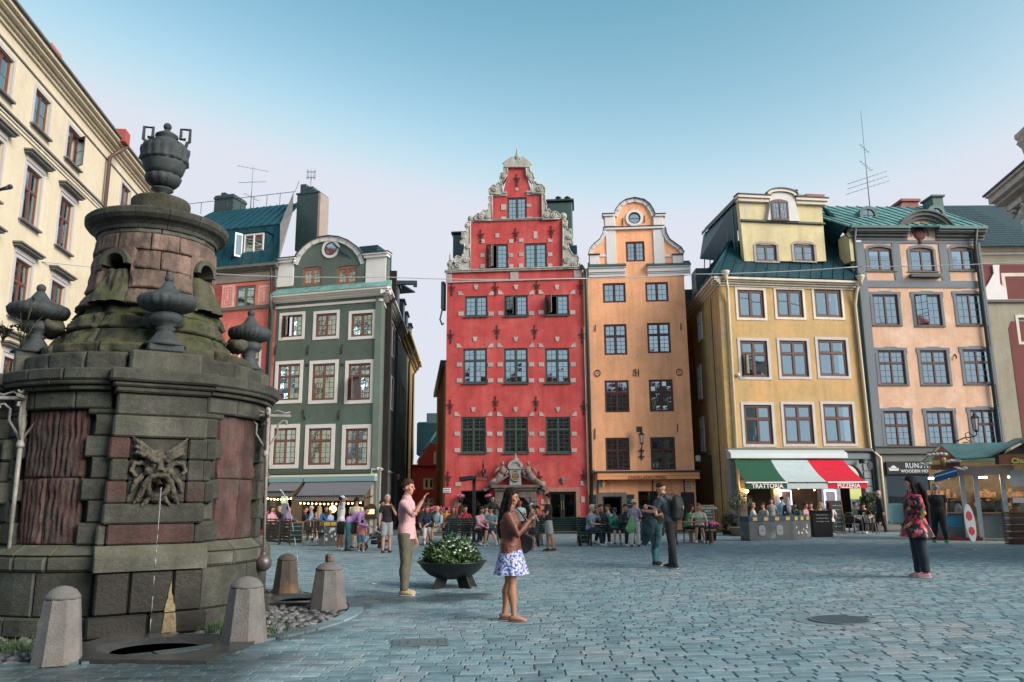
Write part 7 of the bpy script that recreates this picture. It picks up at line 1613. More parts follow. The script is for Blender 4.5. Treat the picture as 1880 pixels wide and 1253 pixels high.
    for i, ht in enumerate(hands):
        sx = -1 if i == 0 else 1; S = sp(.445)+X*sx*(.175*w*B+.0); ht = ht or (sx*.25, .06 if pose == 'stand' else .36, .80 if pose == 'stand' else (seat/s)+.22)
        Wt = Vector((ht[0], -ht[1], ht[2])); E, Wt = ik(S, Wt, .29, .25, Vector(ht[3]) if len(ht) > 3 else Vector((sx*.55, .75, -.5)))
        body.tube([S-X*sx*.05, S, S.lerp(E, .4), E, E.lerp(Wt, .35), Wt], [.05, .053*B, .046*B, .038, .038, .027], 12)
        d = (Wt-E).normalized(); side = d.cross(Vector((0, 0, 1))); side = side.normalized() if side.length > .2 else Vector((0, 1, 0)); pn = side.cross(d).normalized()
        if ht[2] < 1.0 and pose == 'stand': side = Vector((0, 1, 0)); side = (side-d*side.dot(d)).normalized(); pn = side.cross(d)
        pc = Wt+d*.05; body.tube([Wt-d*.01, Wt+d*.03, Wt+d*.085, Wt+d*.10], 1, 10, ab=[(.026, .020), (.038, .017), (.040, .014), (.034, .012)], lat=side)
        for f in range(4):
            o = Wt+d*.088+side*(.030-.020*f); L = (.066, .076, .070, .054)[f]; c1 = (d+pn*.22*sx).normalized(); c2 = (d+pn*.75*sx).normalized()
            body.tube([o-d*.02, o+c1*L*.5, o+c1*L*.5+c2*L*.5], [.0095, .0085, .0065], 7)
        o = Wt+d*.03+side*.034; c1 = (d*.7+side*.75).normalized(); body.tube([o-side*.012, o+c1*.03, o+c1*.03+(d*.9+side*.25).normalized()*.03], [.012, .0105, .008], 7)
        sh.append((S, E, Wt)); HW.append(Wt+d*.07)
    for i, (hp, K, A) in enumerate(LA):
        calf = K.lerp(A, .3)+Vector((0, .012, 0))
        body.tube([hp+Vector((0,0,.04)), hp, hp.lerp(K, .5), K, calf, K.lerp(A, .7), A, A-Vector((0,0,.04))], [.08, .094*B*(1.03 if fem else 1), .074*B, .054, .056*B, .042, .034, .036], 14)
        body.tube([A+Vector((0, .03, -.045)), A+Vector((0, -.05, -.045)), A+Vector((0, -.135, -.055))], 1, 10, ab=[(.033, .03), (.040, .026), (.034, .016)], lat=X)
    link('body', remesh(body, SKINS[skin], 'body', .007 if fine else vox, smooth=2), t)
    # face details
    fm = MB()
    for sx in (-1, 1): fm.ball((0,0,0), (.010, .006, .006), 8, HM @ Matrix.Translation((sx*.031, -.088 if not fine else -.0885, .008)))
    fm.m = 1; fm.ball((0,0,0), (.021, .006, .006), 8, HM @ Matrix.Translation((0, -.090, -.052))); fm.m = 2
    for sx in (-1, 1): fm.ball((0,0,0), (.018, .005, .0035), 8, HM @ Matrix.Translation((sx*.032, -.090, .030)))
    part('face', fm, [EYEM, LIP, HAIRS[hair]], t)
    # hair
    if hstyle != 'bald':
        hm = MB(); vs = []; n, m = 22, 14
        for i in range(m+1):
            th = PI*i/m
            for j in range(n):
                a = 2*PI*j/n; x, y, z = math.sin(th)*math.cos(a), math.sin(th)*math.sin(a), math.cos(th)
                f = 1.17
                lowcut = -.25 if hstyle == 'short' else -.9
                if y < -.15 and z < .40-(.3*(abs(x) > .75)): f = .8
                elif z < lowcut+(.18 if y < .0 and hstyle == 'short' else 0): f = .8
                f *= 1+.03*noise.noise(Vector((x*5, y*5, z*5+H)))
                vs.append((x*.078*f, .008+y*.096*f, .028+z*.100*f))
        hm.add(vs, [(i*n+j, (i+1)*n+j, (i+1)*n+(j+1) % n, i*n+(j+1) % n) for i in range(m) for j in range(n)], True, HM)
        if hstyle == 'long':
            bk = lambda h, o: sp(h)+Vector((0, o, 0))
            hm.tube([HM @ Vector((0, .02, .03)), HM @ Vector((0, .07, -.04)), bk(.48, .105), bk(.32, .14), bk(.20, .14), bk(.12, .13)], 1, 12, ab=[(.07,.05), (.085,.055), (.10,.05), (.10,.04), (.08,.03), (.04,.015)], lat=X)
            for sx in (-1, 1): hm.tube([HM @ Vector((sx*.07, .0, .05)), HM @ Vector((sx*.085, .0, -.06)), sp(.46)+Vector((sx*.09, .03, 0)), sp(.28)+Vector((sx*.10, .04, 0))], [.025, .035, .035, .015], 8)
        if hstyle == 'bun': hp_(hm, (0, .10, .05), (.045, .04, .045))
        if hstyle == 'pony': hm.tube([HM @ Vector((0, .09, .04)), HM @ Vector((0, .14, -.02)), HM @ Vector((0, .13, -.14))], [.03, .035, .015], 8)
        link('hair', remesh(hm, HAIRS[hair], 'hair', .008 if fine else .012, .006, 30, 1), t)
    if hat:
        kind, hmx = hat; q = MB()
        if kind == 'cap': q.lathe([(.09, .045), (.092, .07), (.08, .11), (.045, .138), (.01, .145)], 16, M=HM @ S3(.93, 1.1, 1)); q.tube([HM @ Vector((0, -.07, .052)), HM @ Vector((0, -.13, .05)), HM @ Vector((0, -.165, .043))], 1, 10, ab=[(.07,.008), (.065,.007), (.03,.006)], lat=X)
        if kind == 'backcap': q.lathe([(.09, .045), (.092, .07), (.08, .11), (.045, .138), (.01, .145)], 16, M=HM @ S3(.93, 1.1, 1)); q.tube([HM @ Vector((0, .07, .052)), HM @ Vector((0, .14, .045))], 1, 10, ab=[(.07,.008), (.05,.006)], lat=X)
        if kind == 'sunhat': q.lathe([(.165, .035), (.17, .042), (.10, .06), (.095, .09), (.085, .14), (.04, .155), (.01, .157)], 20, M=HM)
        if kind == 'shades': 
            for sx in (-1, 1): q.ball((0,0,0), (.028, .006, .016), 10, HM @ T(sx*.034, -.062, .108, rx=.9)); q.tube([HM @ Vector((sx*.062, -.06, .108)), HM @ Vector((sx*.082, .03, .03))], .004, 5)
        part('hat' if kind != 'shades' else 'sunglasses', q, hmx, t)
    # clothes
    if top:
        c = MB(); rings = [r for r in prof if r[0] >= (-.04-hem) and r[0] <= .51]
        if hem: rings = [(-hem, .165*hipw, .118*B)] + [r for r in prof if -.02 > r[0] > -hem+.02 or (0 <= r[0] <= .51)]
        c.tube([sp(r[0]) for r in rings], 1, 18, ab=[(r[1]+.014, r[2]+.016) for r in rings], lat=X)
        if fem:
            for sx in (-1, 1): c.ball(sp(.33)+Vector((sx*.07, -.080, 0)), (.066, .062, .066), 10)
        for S, E, Wt in sh:
            ps = {'none': [S-(S-sp(.445))*.25, S], 'short': [S-(S-sp(.445))*.4, S, S.lerp(E, .62)], 'elbow': [S-(S-sp(.445))*.4, S, S.lerp(E, .6), E, E.lerp(Wt, .18)], 'long': [S-(S-sp(.445))*.4, S, S.lerp(E, .6), E, E.lerp(Wt, .5), E.lerp(Wt, .97)]}[sleeve]
            rs = {'none': [.05, .055], 'short': [.06, .066*B, .062*B], 'elbow': [.06, .066*B, .056*B, .052, .05], 'long': [.06, .066*B, .058*B, .052, .048, .038]}[sleeve]
            c.tube(ps, rs, 12)
        if sleeve in ('long', 'elbow') or fine: c.tube([sp(.48), sp(.53), sp(.565)], [.095, .078, .070], 12)
        link('top', remesh(c, top, 'top', vox*.9, sfold), t)
    if bottom:
        c = MB(); c.tube([sp(-.10), sp(-.03), sp(.06), sp(.09)], 1, 16, ab=[(.11*hipw, .095*B), (.168*hipw, .122*B), (.160*hipw, .117*B), (.15*hipw, .11*B)], lat=X)
        for hp, K, A in LA:
            if blen == 'long': c.tube([hp+Vector((0,0,.03)), hp, hp.lerp(K, .5), K, K.lerp(A, .3)+Vector((0, .012, 0)), K.lerp(A, .7), K.lerp(A, .97)], [.09, .105*B, .088*B, .072*B, .074*B, .062*B, .056*B], 14)
            elif blen == 'crop': c.tube([hp+Vector((0,0,.03)), hp, hp.lerp(K, .5), K, K.lerp(A, .3), K.lerp(A, .75)], [.09, .102*B, .083*B, .064, .063, .052], 14)
            else: c.tube([hp+Vector((0,0,.03)), hp, hp.lerp(K, .5), hp.lerp(K, .93)], [.09, .108*B, .098*B, .090], 14)
        link('trousers' if blen != 'short' else 'shorts', remesh(c, bottom, 'trousers', vox*.9, sfold), t)
    if skirt:
        sm_, z0, z1, flare = skirt; n = 44; q = MB(); vs = []; K_ = 9
        for k in range(K_+1):
            f = k/K_; z = P.z+z0+(z1-z0)*f
            for j in range(n):
                a = 2*PI*j/n; fo = 1+.055*f*math.sin(a*9+f*1.5)+.03*f*math.sin(a*5+2)
                vs.append((math.cos(a)*(.150+(flare)*f)*hipw*fo, .0+math.sin(a)*(.118+flare*.85*f)*B*fo, z))
        q.add(vs, [(k*n+j, k*n+(j+1) % n, (k+1)*n+(j+1) % n, (k+1)*n+j) for k in range(K_) for j in range(n)], True); part('skirt', q, sm_, t)
    if shoes:
        for hp, K, A in LA:
            q = MB(); fz = A.z-.075; q.tube([(A.x, A.y+.065, fz+.035), (A.x, A.y+.02, fz+.05), (A.x, A.y-.06, fz+.042), (A.x, A.y-.14, fz+.028), (A.x, A.y-.175, fz+.022)], 1, 12, ab=[(.030, .03), (.042, .045), (.047, .036), (.043, .024), (.022, .014)], lat=X)
            if shoes[1] != 'flat': q.ball((A.x, A.y+.015, fz+.07), (.042, .05, .035), 10)
            q.m = 1; q.tube([(A.x, A.y+.075, fz+.008), (A.x, A.y+.02, fz+.008), (A.x, A.y-.06, fz+.008), (A.x, A.y-.14, fz+.008), (A.x, A.y-.18, fz+.01)], 1, 10, ab=[(.034, .009), (.044, .009), (.05, .009), (.046, .009), (.026, .007)], lat=X)
            part('shoe', q, [shoes[0], shoes[2] if len(shoes) > 2 else M_('pale_sole', (.5,.48,.44), .7)], t)
    if extra: extra(t, sp, HM, HW, sh, P)
    return t, HW, sp
def head_H(at, ytop):
    g = at_ground(*at); return at_Y(at[0], ytop, g.y).z - g.z
def held(name, label, cat, t, p, mb_parts, rz=0):
    """thing carried by person t at local point p"""
    M = Matrix.Translation(t.location) @ Matrix.Rotation(t.rotation_euler.z, 4, 'Z') @ Matrix.Scale(t.scale.x, 4); w = M @ Vector(p)
    o = thing(name, label, cat, w, t.rotation_euler.z+rz)
    for n, mb, m in mb_parts: part(n, mb, m, o)
    return o
BLK = CL('black', (.012,.012,.014)); NVY = CL('navy', (.014,.022,.045)); WHT = CL('white', (.62,.62,.62)); JNS = CL('jeans', (.045,.075,.12), .2); TEAL = CL('teal_jeans', (.03,.13,.15), .2)
GRY = CL('grey', (.30,.32,.33)); LBL = CL('light_blue', (.22,.34,.44)); OLV = CL('olive', (.105,.10,.07)); BEI = CL('beige', (.50,.44,.34)); GREEN = CL('green', (.02,.16,.09)); RDC2 = CL('red', (.30,.02,.035)); PNK = CL('pink', (.56,.30,.36))
SNK = (CL('sneaker_white', (.6,.6,.6)), 'sneaker'); SNB = (CL('sneaker_black', (.015,.015,.017)), 'sneaker'); SNT = (CL('sneaker_sand', (.42,.33,.20)), 'sneaker'); SBL = (CL('sneaker_blue', (.15,.35,.5)), 'sneaker')
FLO = M_('blue_floral_cloth', (.50,.50,.62), .85, .1, 6, .2, 90, col2=(.03,.09,.30), c2s=30, c2lo=.48, c2hi=.54)
FLR = bpy.data.materials.new('dark_floral_cloth'); FLR.use_nodes = True
def floral():
    nt = FLR.node_tree; L = nt.links; b = nt.nodes['Principled BSDF']; b.inputs['Roughness'].default_value = .8; tc = _n(nt, 'ShaderNodeTexCoord')
    v = _n(nt, 'ShaderNodeTexVoronoi'); v.inputs['Scale'].default_value = 11; nz = _n(nt, 'ShaderNodeTexNoise'); nz.inputs['Scale'].default_value = 14; mx = _n(nt, 'ShaderNodeMix', data_type='RGBA'); mx.inputs[0].default_value = .10
    L.new(tc.outputs['Object'], nz.inputs[0]); L.new(tc.outputs['Object'], mx.inputs[6]); L.new(nz.outputs[1], mx.inputs[7]); L.new(mx.outputs[2], v.inputs[0])
    cr = _n(nt, 'ShaderNodeValToRGB'); cr.color_ramp.interpolation = 'CONSTANT'; e = cr.color_ramp.elements; e[0].position = 0; e[0].color = (.62,.04,.09,1); e[1].position = .3; e[1].color = (.55,.20,.26,1)
    for p, c in ((.5, (.42,.24,.07,1)), (.65, (.35,.02,.05,1)), (.82, (.12,.10,.10,1))): x = e.new(p); x.color = c
    sx = _n(nt, 'ShaderNodeSeparateColor'); L.new(v.outputs['Color'], sx.inputs[0]); L.new(sx.outputs[0], cr.inputs[0])
    mr = _n(nt, 'ShaderNodeMapRange'); mr.inputs[1].default_value = .46; mr.inputs[2].default_value = .54; L.new(v.outputs['Distance'], mr.inputs[0]); m2 = _n(nt, 'ShaderNodeMix', data_type='RGBA'); L.new(mr.outputs[0], m2.inputs[0]); L.new(cr.outputs[0], m2.inputs[6]); m2.inputs[7].default_value = (.012,.010,.012,1); L.new(m2.outputs[2], b.inputs['Base Color'])
floral()
PHONE = M_('phone_case', (.01,.01,.012), .25)
def phone(t, p, label, rz=0, tilt=-.9):
    q = MB(); q.box(-.037, .037, -.005, .005, -.075, .075, T(rx=tilt), .004); return held('phone', label, 'phone', t, p, [('case', q, PHONE)], rz)
# --- the four large figures
LEA = M_('brown_leather', (.13,.040,.024), .42, .25, 6, .5, 40); BAG = M_('black_leather', (.010,.011,.013), .35, .2, 6)
a = (938, 1140); H = head_H(a, 897)
t, HW, sp = person('woman with long dark hair in a brown leather jacket and blue floral skirt', a, H, 80, legs=[(5, 1, 2), (-6, 1, 3)], hands=[(-.09, .27, 1.30), (.10, .25, 1.25)], top=LEA, sleeve='long', skirt=(FLO, .03, -.33, .09), shoes=(CL('tan_flat', (.40,.21,.14)), 'flat', M_('tan_sole', (.25,.12,.08), .7)),
    hair='black', hstyle='long', skin='tan', fem=True, vox=.009, fine=True, head=(0, 8), hat=('shades', BAG), build=1.2, hem=.05)
phone(t, (0, -.36, 1.37), 'dark phone held up in both hands by the woman in the leather jacket', 0, -.5)
q = MB(); q.v = []; bg = MB(); n = 20; pts = [(-.21, .05), (-.19, -.09), (-.10, -.15), (.06, -.16), (.19, -.11), (.22, .02), (.17, .13), (.03, .06), (-.10, .10)]
bg.prism([(y, z) for y, z in pts], -.045, .045, T(rz=PI/2)); rb = remesh(bg, BAG, 'bag_body', .012, .004, 12, 6)
o = held('shoulder_bag', 'black slouchy shoulder bag hanging at the hip of the woman in the leather jacket', 'bag', t, (.26, -.07, 1.02), [])
link('bag_body', rb, o)
q = MB(); q.tube([(.0, -.17, .10), (-.03, -.10, .30), (-.06, .02, .44), (-.04, .12, .28), (0, .20, .06)], 1, 6, ab=[(.004, .014)]*5, lat=(1,0,0)); part('strap', q, BAG, o)
PSH = CL('pink_shirt', (.62,.36,.38), .06)
a = (744, 1093); H = head_H(a, 881)
t, HW, sp = person('man in a light pink rolled sleeve shirt and olive trousers raising one hand', a, H, 78, legs=[(3, 2, 4), (-3, 3, 2)], hands=[(-.24, .33, 1.42, (-.3, -.2, -1)), (.25, .06, .84)], top=PSH, sleeve='elbow', bottom=OLV, shoes=SNT, hair='brown', vox=.009, fine=True, hem=.10, head=(-4, 4), build=1.03)
a = (1236, 1043); H = head_H(a, 884)+.03
t, HW, sp = person('man in a grey T-shirt and black jeans with a black backpack bending over a phone', a, H, -128, legs=[(10, 4, 4), (-6, 4, 4)], lean=16, hands=[(-.12, .48, 1.20), (.10, .50, 1.12)], top=CL('slate_tee', (.055,.075,.085)), bottom=BLK, shoes=SNB, hair='brown', vox=.011, fine=True, head=(0, 22))
bp = MB(); bp.tube([(0, 0, -.26), (0, .02, -.20), (0, .05, .0), (0, .03, .18), (0, 0, .25)], 1, 14, ab=[(.13, .06), (.165, .095), (.17, .105), (.155, .09), (.08, .04)], lat=(1,0,0))
o = held('backpack', 'black backpack worn by the man in the grey T-shirt', 'backpack', t, sp(.25)+Vector((0, .20, .03)), []); link('pack', remesh(bp, M_('backpack_cloth', (.012,.016,.018), .7, .2, 8), 'pack', .012, .005), o)
for sx in (-1, 1): q = MB(); q.tube([(sx*.09, -.02, .20), (sx*.11, -.12, .28), (sx*.12, -.30, .20), (sx*.13, -.28, -.05), (sx*.14, -.05, -.18)], 1, 6, ab=[(.025, .006)]*5, lat=(1,0,0)); part('strap', q, MATS['backpack_cloth'], o)
q = MB(); q.box(-.006, .006, .155, .16, -.03, .03); part('tab', q, WHITE, o)
a = (1207, 1038); H = head_H(a, 893)
t, HW, sp = person('dark haired woman in blue jeans bending towards the phone beside the man with the backpack', a, H, 42, legs=[(4, 2, 4), (-6, 2, 6)], lean=14, hands=[(-.06, .38, 1.16), (.14, .34, 1.10)], top=BLK, sleeve='short', bottom=TEAL, shoes=SNB, hair='brown', hstyle='bun', fem=True, vox=.011, fine=True, head=(0, 24))
phone(t, (-.02, -.47, 1.19), 'phone held between the couple who bend over it')
jk = MB(); jk.tube([(0, 0, .10), (-.04, 0, .0), (-.10, -.02, -.22), (-.16, -.03, -.42), (-.2, -.03, -.5)], 1, 12, ab=[(.06, .05), (.13, .09), (.14, .09), (.08, .06), (.05, .04)], lat=(1,0,0)); jk.tube([(.05, 0, .05), (.12, .02, -.2), (.10, .02, -.48), (.02, .03, -.60)], 1, 10, ab=[(.06, .04), (.08, .05), (.06, .04), (.03, .02)], lat=(1,0,0))
w = at_Y(1196, 958, at_ground(1207, 1038).y-.28); o = thing('jacket', 'dark navy and teal jacket hanging over the arm of the woman bending over the phone', 'jacket', w); link('cloth', remesh(jk, CL('navy_teal', (.012,.045,.06), .3), 'cloth', .014, .02, 8), o)
a = (1691, 1060); H = head_H(a, 876)
t, HW, sp = person('woman with very long black hair in a black and pink floral kimono and dark leggings', a, H, -98, legs=[(0, 1, 1), (-3, 1, 2)], hands=[(-.20, .10, .95), (.20, .12, .95)], top=FLR, sleeve='long', bottom=CL('dark_leggings', (.012,.022,.035)), shoes=(CL('sneaker_rose', (.40,.20,.22)), 'sneaker'), hair='black', hstyle='long', fem=True, vox=.010, fine=True, build=1.25, hem=.0, skirt=(FLR, .12, -.24, .12), head=(0, 3))
q = MB()
q.tube([(0, .10, .06), (0, .17, -.1), (0, .19, -.35), (0, .19, -.62), (0, .17, -.75)], 1, 12, ab=[(.09,.06), (.13,.07), (.15,.06), (.12,.05), (.04,.02)], lat=(1,0,0))
link('long_hair', remesh(q, HAIRS['black'], 'long_hair', .012, .008, 20), t, T(0, 0, 1.58))
q = MB(); q.box(-.07, .07, -.12, .12, -.2, .15, bev=.03); held('shoulder_bag', 'pale turquoise bag at the front of the woman in the floral kimono', 'bag', t, (-.20, -.24, 1.12), [('bag_body', q, CL('pale_turquoise', (.35,.55,.52)))])
# --- middle distance, standing
def std(label, px, py, ytop, face, **kw):
    a = (px, py); return person(label, a, head_H(a, ytop), face, **kw)
std('man in black with grey hair, dark cap and green shoes walking to the kiosk', 1728, 997, 889, 172, legs=[(-10, 2, 4), (12, 2, 6)], top=BLK, bottom=BLK, hair='grey', hat=('backcap', BLK), build=1.22, shoes=(CL('lime_shoe', (.03,.35,.10)), 'sneaker'), vox=.013)
std('white haired man in a navy jacket walking past the ochre house', 1619, 978, 901, 85, legs=[(12, 1, 4), (-12, 1, 8)], top=NVY, sleeve='long', bottom=BLK, hair='grey', shoes=SNB, hem=.12, build=1.1)
std('man in a white T-shirt, black shorts and pale blue cap with raised arms', 624, 1011, 911, 115, legs=[(3, 3, 2), (-3, 3, 2)], hands=[(-.08, .20, 1.62), (.12, .22, 1.60)], top=WHT, bottom=BLK, blen='short', hair='black', hat=('cap', CL('pale_blue_cap', (.35,.50,.65))), skin='tan', shoes=SNK, vox=.012)
std('man in a cream T-shirt and black cap standing just behind the bending woman', 652, 1008, 914, 165, top=CL('cream', (.60,.54,.40)), bottom=BLK, blen='short', hair='black', hat=('backcap', BLK), skin='tan', shoes=SNB, build=1.12)
person('woman in a purple top and teal jeans bending down to the toddler', (638, 1013), 1.66, 88, lean=62, legs=[(6, 2, 4), (-4, 2, 2)], hands=[(-.12, .62, .80), (.12, .60, .78)], top=CL('purple', (.38,.20,.46)), sleeve='long', bottom=TEAL, hair='brown', fem=True, shoes=(CL('maroon_shoe', (.10,.02,.03)), 'sneaker'), head=(0, -10), vox=.012)
person('toddler in a coral pink top and denim shorts', (663, 1013), head_H((663, 1013), 955), 175, top=CL('coral', (.65,.24,.22)), sleeve='elbow', bottom=CL('denim', (.12,.22,.32)), blen='short', hair='black', hstyle='bun', shoes=SNK, build=1.25)
std('man in a black T-shirt and pale grey shorts beside the pushchair', 709, 1016, 909, 25, hands=[(-.25, .05, .85), (.12, .18, 1.35)], top=BLK, bottom=GRY, blen='short', hair='grey', shoes=SNB)
std('young man in a green shirt standing behind the man in the black T-shirt', 699, 1007, 919, 60, hands=[(-.15, .25, 1.15), (.15, .25, 1.5)], top=GREEN, bottom=BLK, hair='black', skin='tan', shoes=SNB)
std('woman in a bright orange top and black trousers taking a photo with her back turned', 819, 998, 932, 172, hands=[(-.08, .22, 1.55), (.10, .22, 1.56)], top=CL('orange', (.80,.22,.04)), bottom=BLK, hair='black', fem=True, shoes=SNB)
std('dark haired woman in a pale turquoise T-shirt standing behind the cap girl', 955, 1000, 918, 10, hands=[(-.1, .25, 1.1), (.12, .25, 1.15)], top=CL('pale_mint', (.42,.60,.60)), bottom=BLK, hair='black', skin='tan', fem=True)
std('girl in a pale blue cap with dark skirt and pink shoes', 978, 1011, 925, -80, hands=[(-.12, .3, 1.2), (.12, .28, 1.15)], top=CL('dusty_rose', (.35,.2,.22)), skirt=(CL('dark_print', (.03,.03,.035)), .03, -.35, .07), hair='brown', hstyle='pony', hat=('cap', CL('pale_blue_cap', (.35,.50,.65))), fem=True, shoes=(CL('pink_shoe', (.7,.2,.35)), 'sneaker'))
std('man in a black T-shirt and grey shorts standing by the red house door', 1008, 1013, 907, -88, legs=[(4, 2, 3), (-8, 2, 4)], hands=[(-.22, .12, 1.15), (.18, .30, 1.12)], top=BLK, bottom=GRY, blen='short', hair='black', skin='tan', shoes=SNB, vox=.012)
std('woman in a cream sun hat and pale flared trousers with a green bag', 1167, 1005, 918, 160, legs=[(4, 2, 2), (-4, 2, 4)], hands=[(-.12, .25, 1.2), (.12, .25, 1.2)], top=CL('lilac_print', (.35,.28,.42), .4), sleeve='elbow', bottom=CL('pale_linen', (.62,.60,.56)), hair='grey', hat=('sunhat', CL('straw', (.62,.52,.34))), fem=True, shoes=SNB, vox=.012)
g = at_Y(1158, 963, at_ground(1167, 1005).y-.3); q = MB(); q.tube([(.05, 0, .32), (.02, -.02, .1), (-.03, -.03, -.15), (-.04, -.02, -.24)], 1, 10, ab=[(.02, .02), (.09, .06), (.15, .09), (.10, .07)], lat=(1,0,0)); o = thing('cloth_bag', 'light green cloth bag hanging on the woman in the sun hat', 'bag', g); link('bag_body', remesh(q, CL('lime_cloth', (.13,.38,.16)), 'bag_body', .014, .01), o)
std('waiter in a pale blue shirt seen from behind under the striped awning', 1440, 985, 912, 170, top=CL('sky_shirt', (.25,.42,.55)), sleeve='elbow', bottom=BLK, hair='black', shoes=SNB)
std('woman with long grey hair in a dark coat standing at the trattoria tables', 1451, 987, 914, 175, top=CL('dark_coat', (.05,.055,.05)), sleeve='long', skirt=(CL('dark_coat', (.05,.055,.05)), .05, -.40, .03), bottom=BLK, hair='grey', hstyle='long', fem=True)
std('waiter in a grey waistcoat between the tables under the striped awning', 1420, 982, 916, -20, top=GRY, sleeve='none', bottom=BLK, hair='brown', shoes=SNB)
std('person in a light blue T-shirt standing among the tables under the grey awning', 605, 996, 936, -120, top=CL('powder_blue', (.30,.42,.60)), bottom=BEI, hair='blond', fem=True)
# --- seated; (label, px, py ground, facing, top, sleeve, bottom, blen, hair, style, fem, skin, head)
SEAT = []
def sit(label, px, py, face, top, sleeve='short', bottom=JNS, blen='long', hair='brown', hstyle='short', fem=False, skin='fair', head=(0, 8), H=1.70, seat=.44, **kw):
    kw.setdefault('shoes', SNB if px % 2 else SNK); return person(label, (px, py), H, face, pose='sit', top=top, sleeve=sleeve, bottom=bottom, blen=blen, hair=hair, hstyle=hstyle, fem=fem, skin=skin, head=head, seat=seat, vox=.017, **kw)
ppl = at_ground
sit('woman in a navy top and white trousers sitting left of the man in light blue', 783, 1000, 10, NVY, 'elbow', WHT, 'crop', 'ginger', 'long', True, legs=[(86, 4, 60), (84, 10, 92)], shoes=SNK)
sit('old bald man in a light blue shirt sitting on the low bench', 803, 1000, -35, CL('pale_blue_shirt', (.33,.45,.52)), 'elbow', CL('stone_trousers', (.40,.37,.33)), 'short', 'grey', 'bald')
sit('woman in a patterned dark blouse sitting right of the woman in orange', 832, 1000, -10, CL('dark_pattern', (.09,.05,.045), .6), 'elbow', BLK, 'long', 'ginger', 'long', True, head=(10, 15))
sit('woman in a red blouse behind the green bench back', 854, 996, 5, RDC2, 'elbow', BLK, 'long', 'black', 'short', True, skin='fair')
sit('woman in a pale pink sweater leaning forward on the green bench', 880, 1002, 28, PNK, 'long', BLK, 'crop', 'brown', 'long', True, lean=18, legs=[(84, 2, 108), (84, 4, 100)], hands=[(-.06, .52, .66), (.08, .52, .64)], shoes=SNK, head=(0, 6))
sit('bearded man in a grey blue T-shirt reading his phone with one ankle on his knee', 902, 1002, -10, CL('grey_blue_tee', (.12,.24,.30)), 'short', NVY, 'short', 'black', 'short', lean=8, head=(0, 28), hands=[(-.08, .34, .80), (.08, .34, .80)], legs=[(84, 6, 90), (80, 30, 60)], shoes=SBL)
sit('person in a cap sitting close behind the man in the grey blue T-shirt', 893, 997, -20, GRY, 'elbow', BLK, 'long', 'black', 'short', hat=('cap', BLK))
sit('person in a pale hooded top sitting behind the bench left of the heater', 846, 991, 150, CL('pale_hood', (.42,.42,.36)), 'long', BLK, 'long', 'brown', 'long', True)
sit('dark haired woman in a black top sitting high behind the bench by the portal', 904, 992, 20, BLK, 'long', BLK, 'long', 'black', 'bun', True, seat=.8)
sit('person in a maroon top sitting behind the cap girl', 990, 1001, -25, CL('maroon', (.11,.03,.035)), 'elbow', CL('dark_jeans', (.05,.08,.10)), 'long', 'black', 'short', lean=14)
sit('child in a pale yellow top with blue shoes stretching one leg', 1000, 1001, -40, CL('pale_lemon', (.55,.58,.30)), 'short', NVY, 'short', 'brown', 'short', H=1.4, legs=[(70, 4, 20), (84, 4, 85)], shoes=SBL)
sit('grey haired older man in a blue checked shirt sitting on the green bench eating', 1084, 1003, 62, CL('steel_blue_check', (.16,.25,.34), .3), 'short', NVY, 'long', 'grey', 'short', build=1.2, hands=[(-.10, .38, .72), (.14, .26, 1.02)], lean=6)
sit('dark haired person eating right behind the man in the checked shirt', 1104, 999, 20, BLK, 'long', BLK, 'long', 'brown', 'short')
sit('woman looking left between the older man and the boy in green', 1118, 998, -60, GRY, 'elbow', BLK, 'long', 'brown', 'pony', True)
sit('boy in a green hooded top and dark blue cap sitting with bare knees', 1130, 1003, 5, CL('emerald', (.02,.20,.15)), 'long', BLK, 'short', 'brown', 'short', H=1.5, hat=('cap', CL('navy_cap', (.02,.04,.10))), head=(0, 25), hands=[(-.06, .25, .98), (.06, .25, .98)], shoes=(CL('royal_shoe', (.02,.05,.25)), 'sneaker'))
sit('man in a dark suit sitting at the right end of the green bench', 1150, 1003, 8, CL('dark_suit', (.02,.022,.028)), 'long', CL('dark_suit', (.02,.022,.028)), 'long', 'brown', 'short', hands=[(-.10, .36, .80), (.12, .18, 1.15)])
sit('bald man in a dark shirt sitting right of the woman in the sun hat', 1188, 998, -15, BLK, 'elbow', JNS, 'long', 'grey', 'bald')
sit('girl in a green T-shirt leaning on the wooden table', 1262, 996, 70, CL('leaf_green', (.03,.22,.07)), 'short', BLK, 'long', 'brown', 'long', True, lean=16)
sit('girl in a cream T-shirt and shorts sitting at the wooden table by the alley', 1286, 997, -15, CL('cream_tee', (.52,.50,.40)), 'short', BLK, 'short', 'ginger', 'pony', True, legs=[(86, 4, 76), (84, 10, 96)], shoes=SNK)
sit('blond woman in a white top at the leftmost trattoria table', 1385, 984, 75, WHT, 'short', BLK, 'long', 'blond', 'short', True)
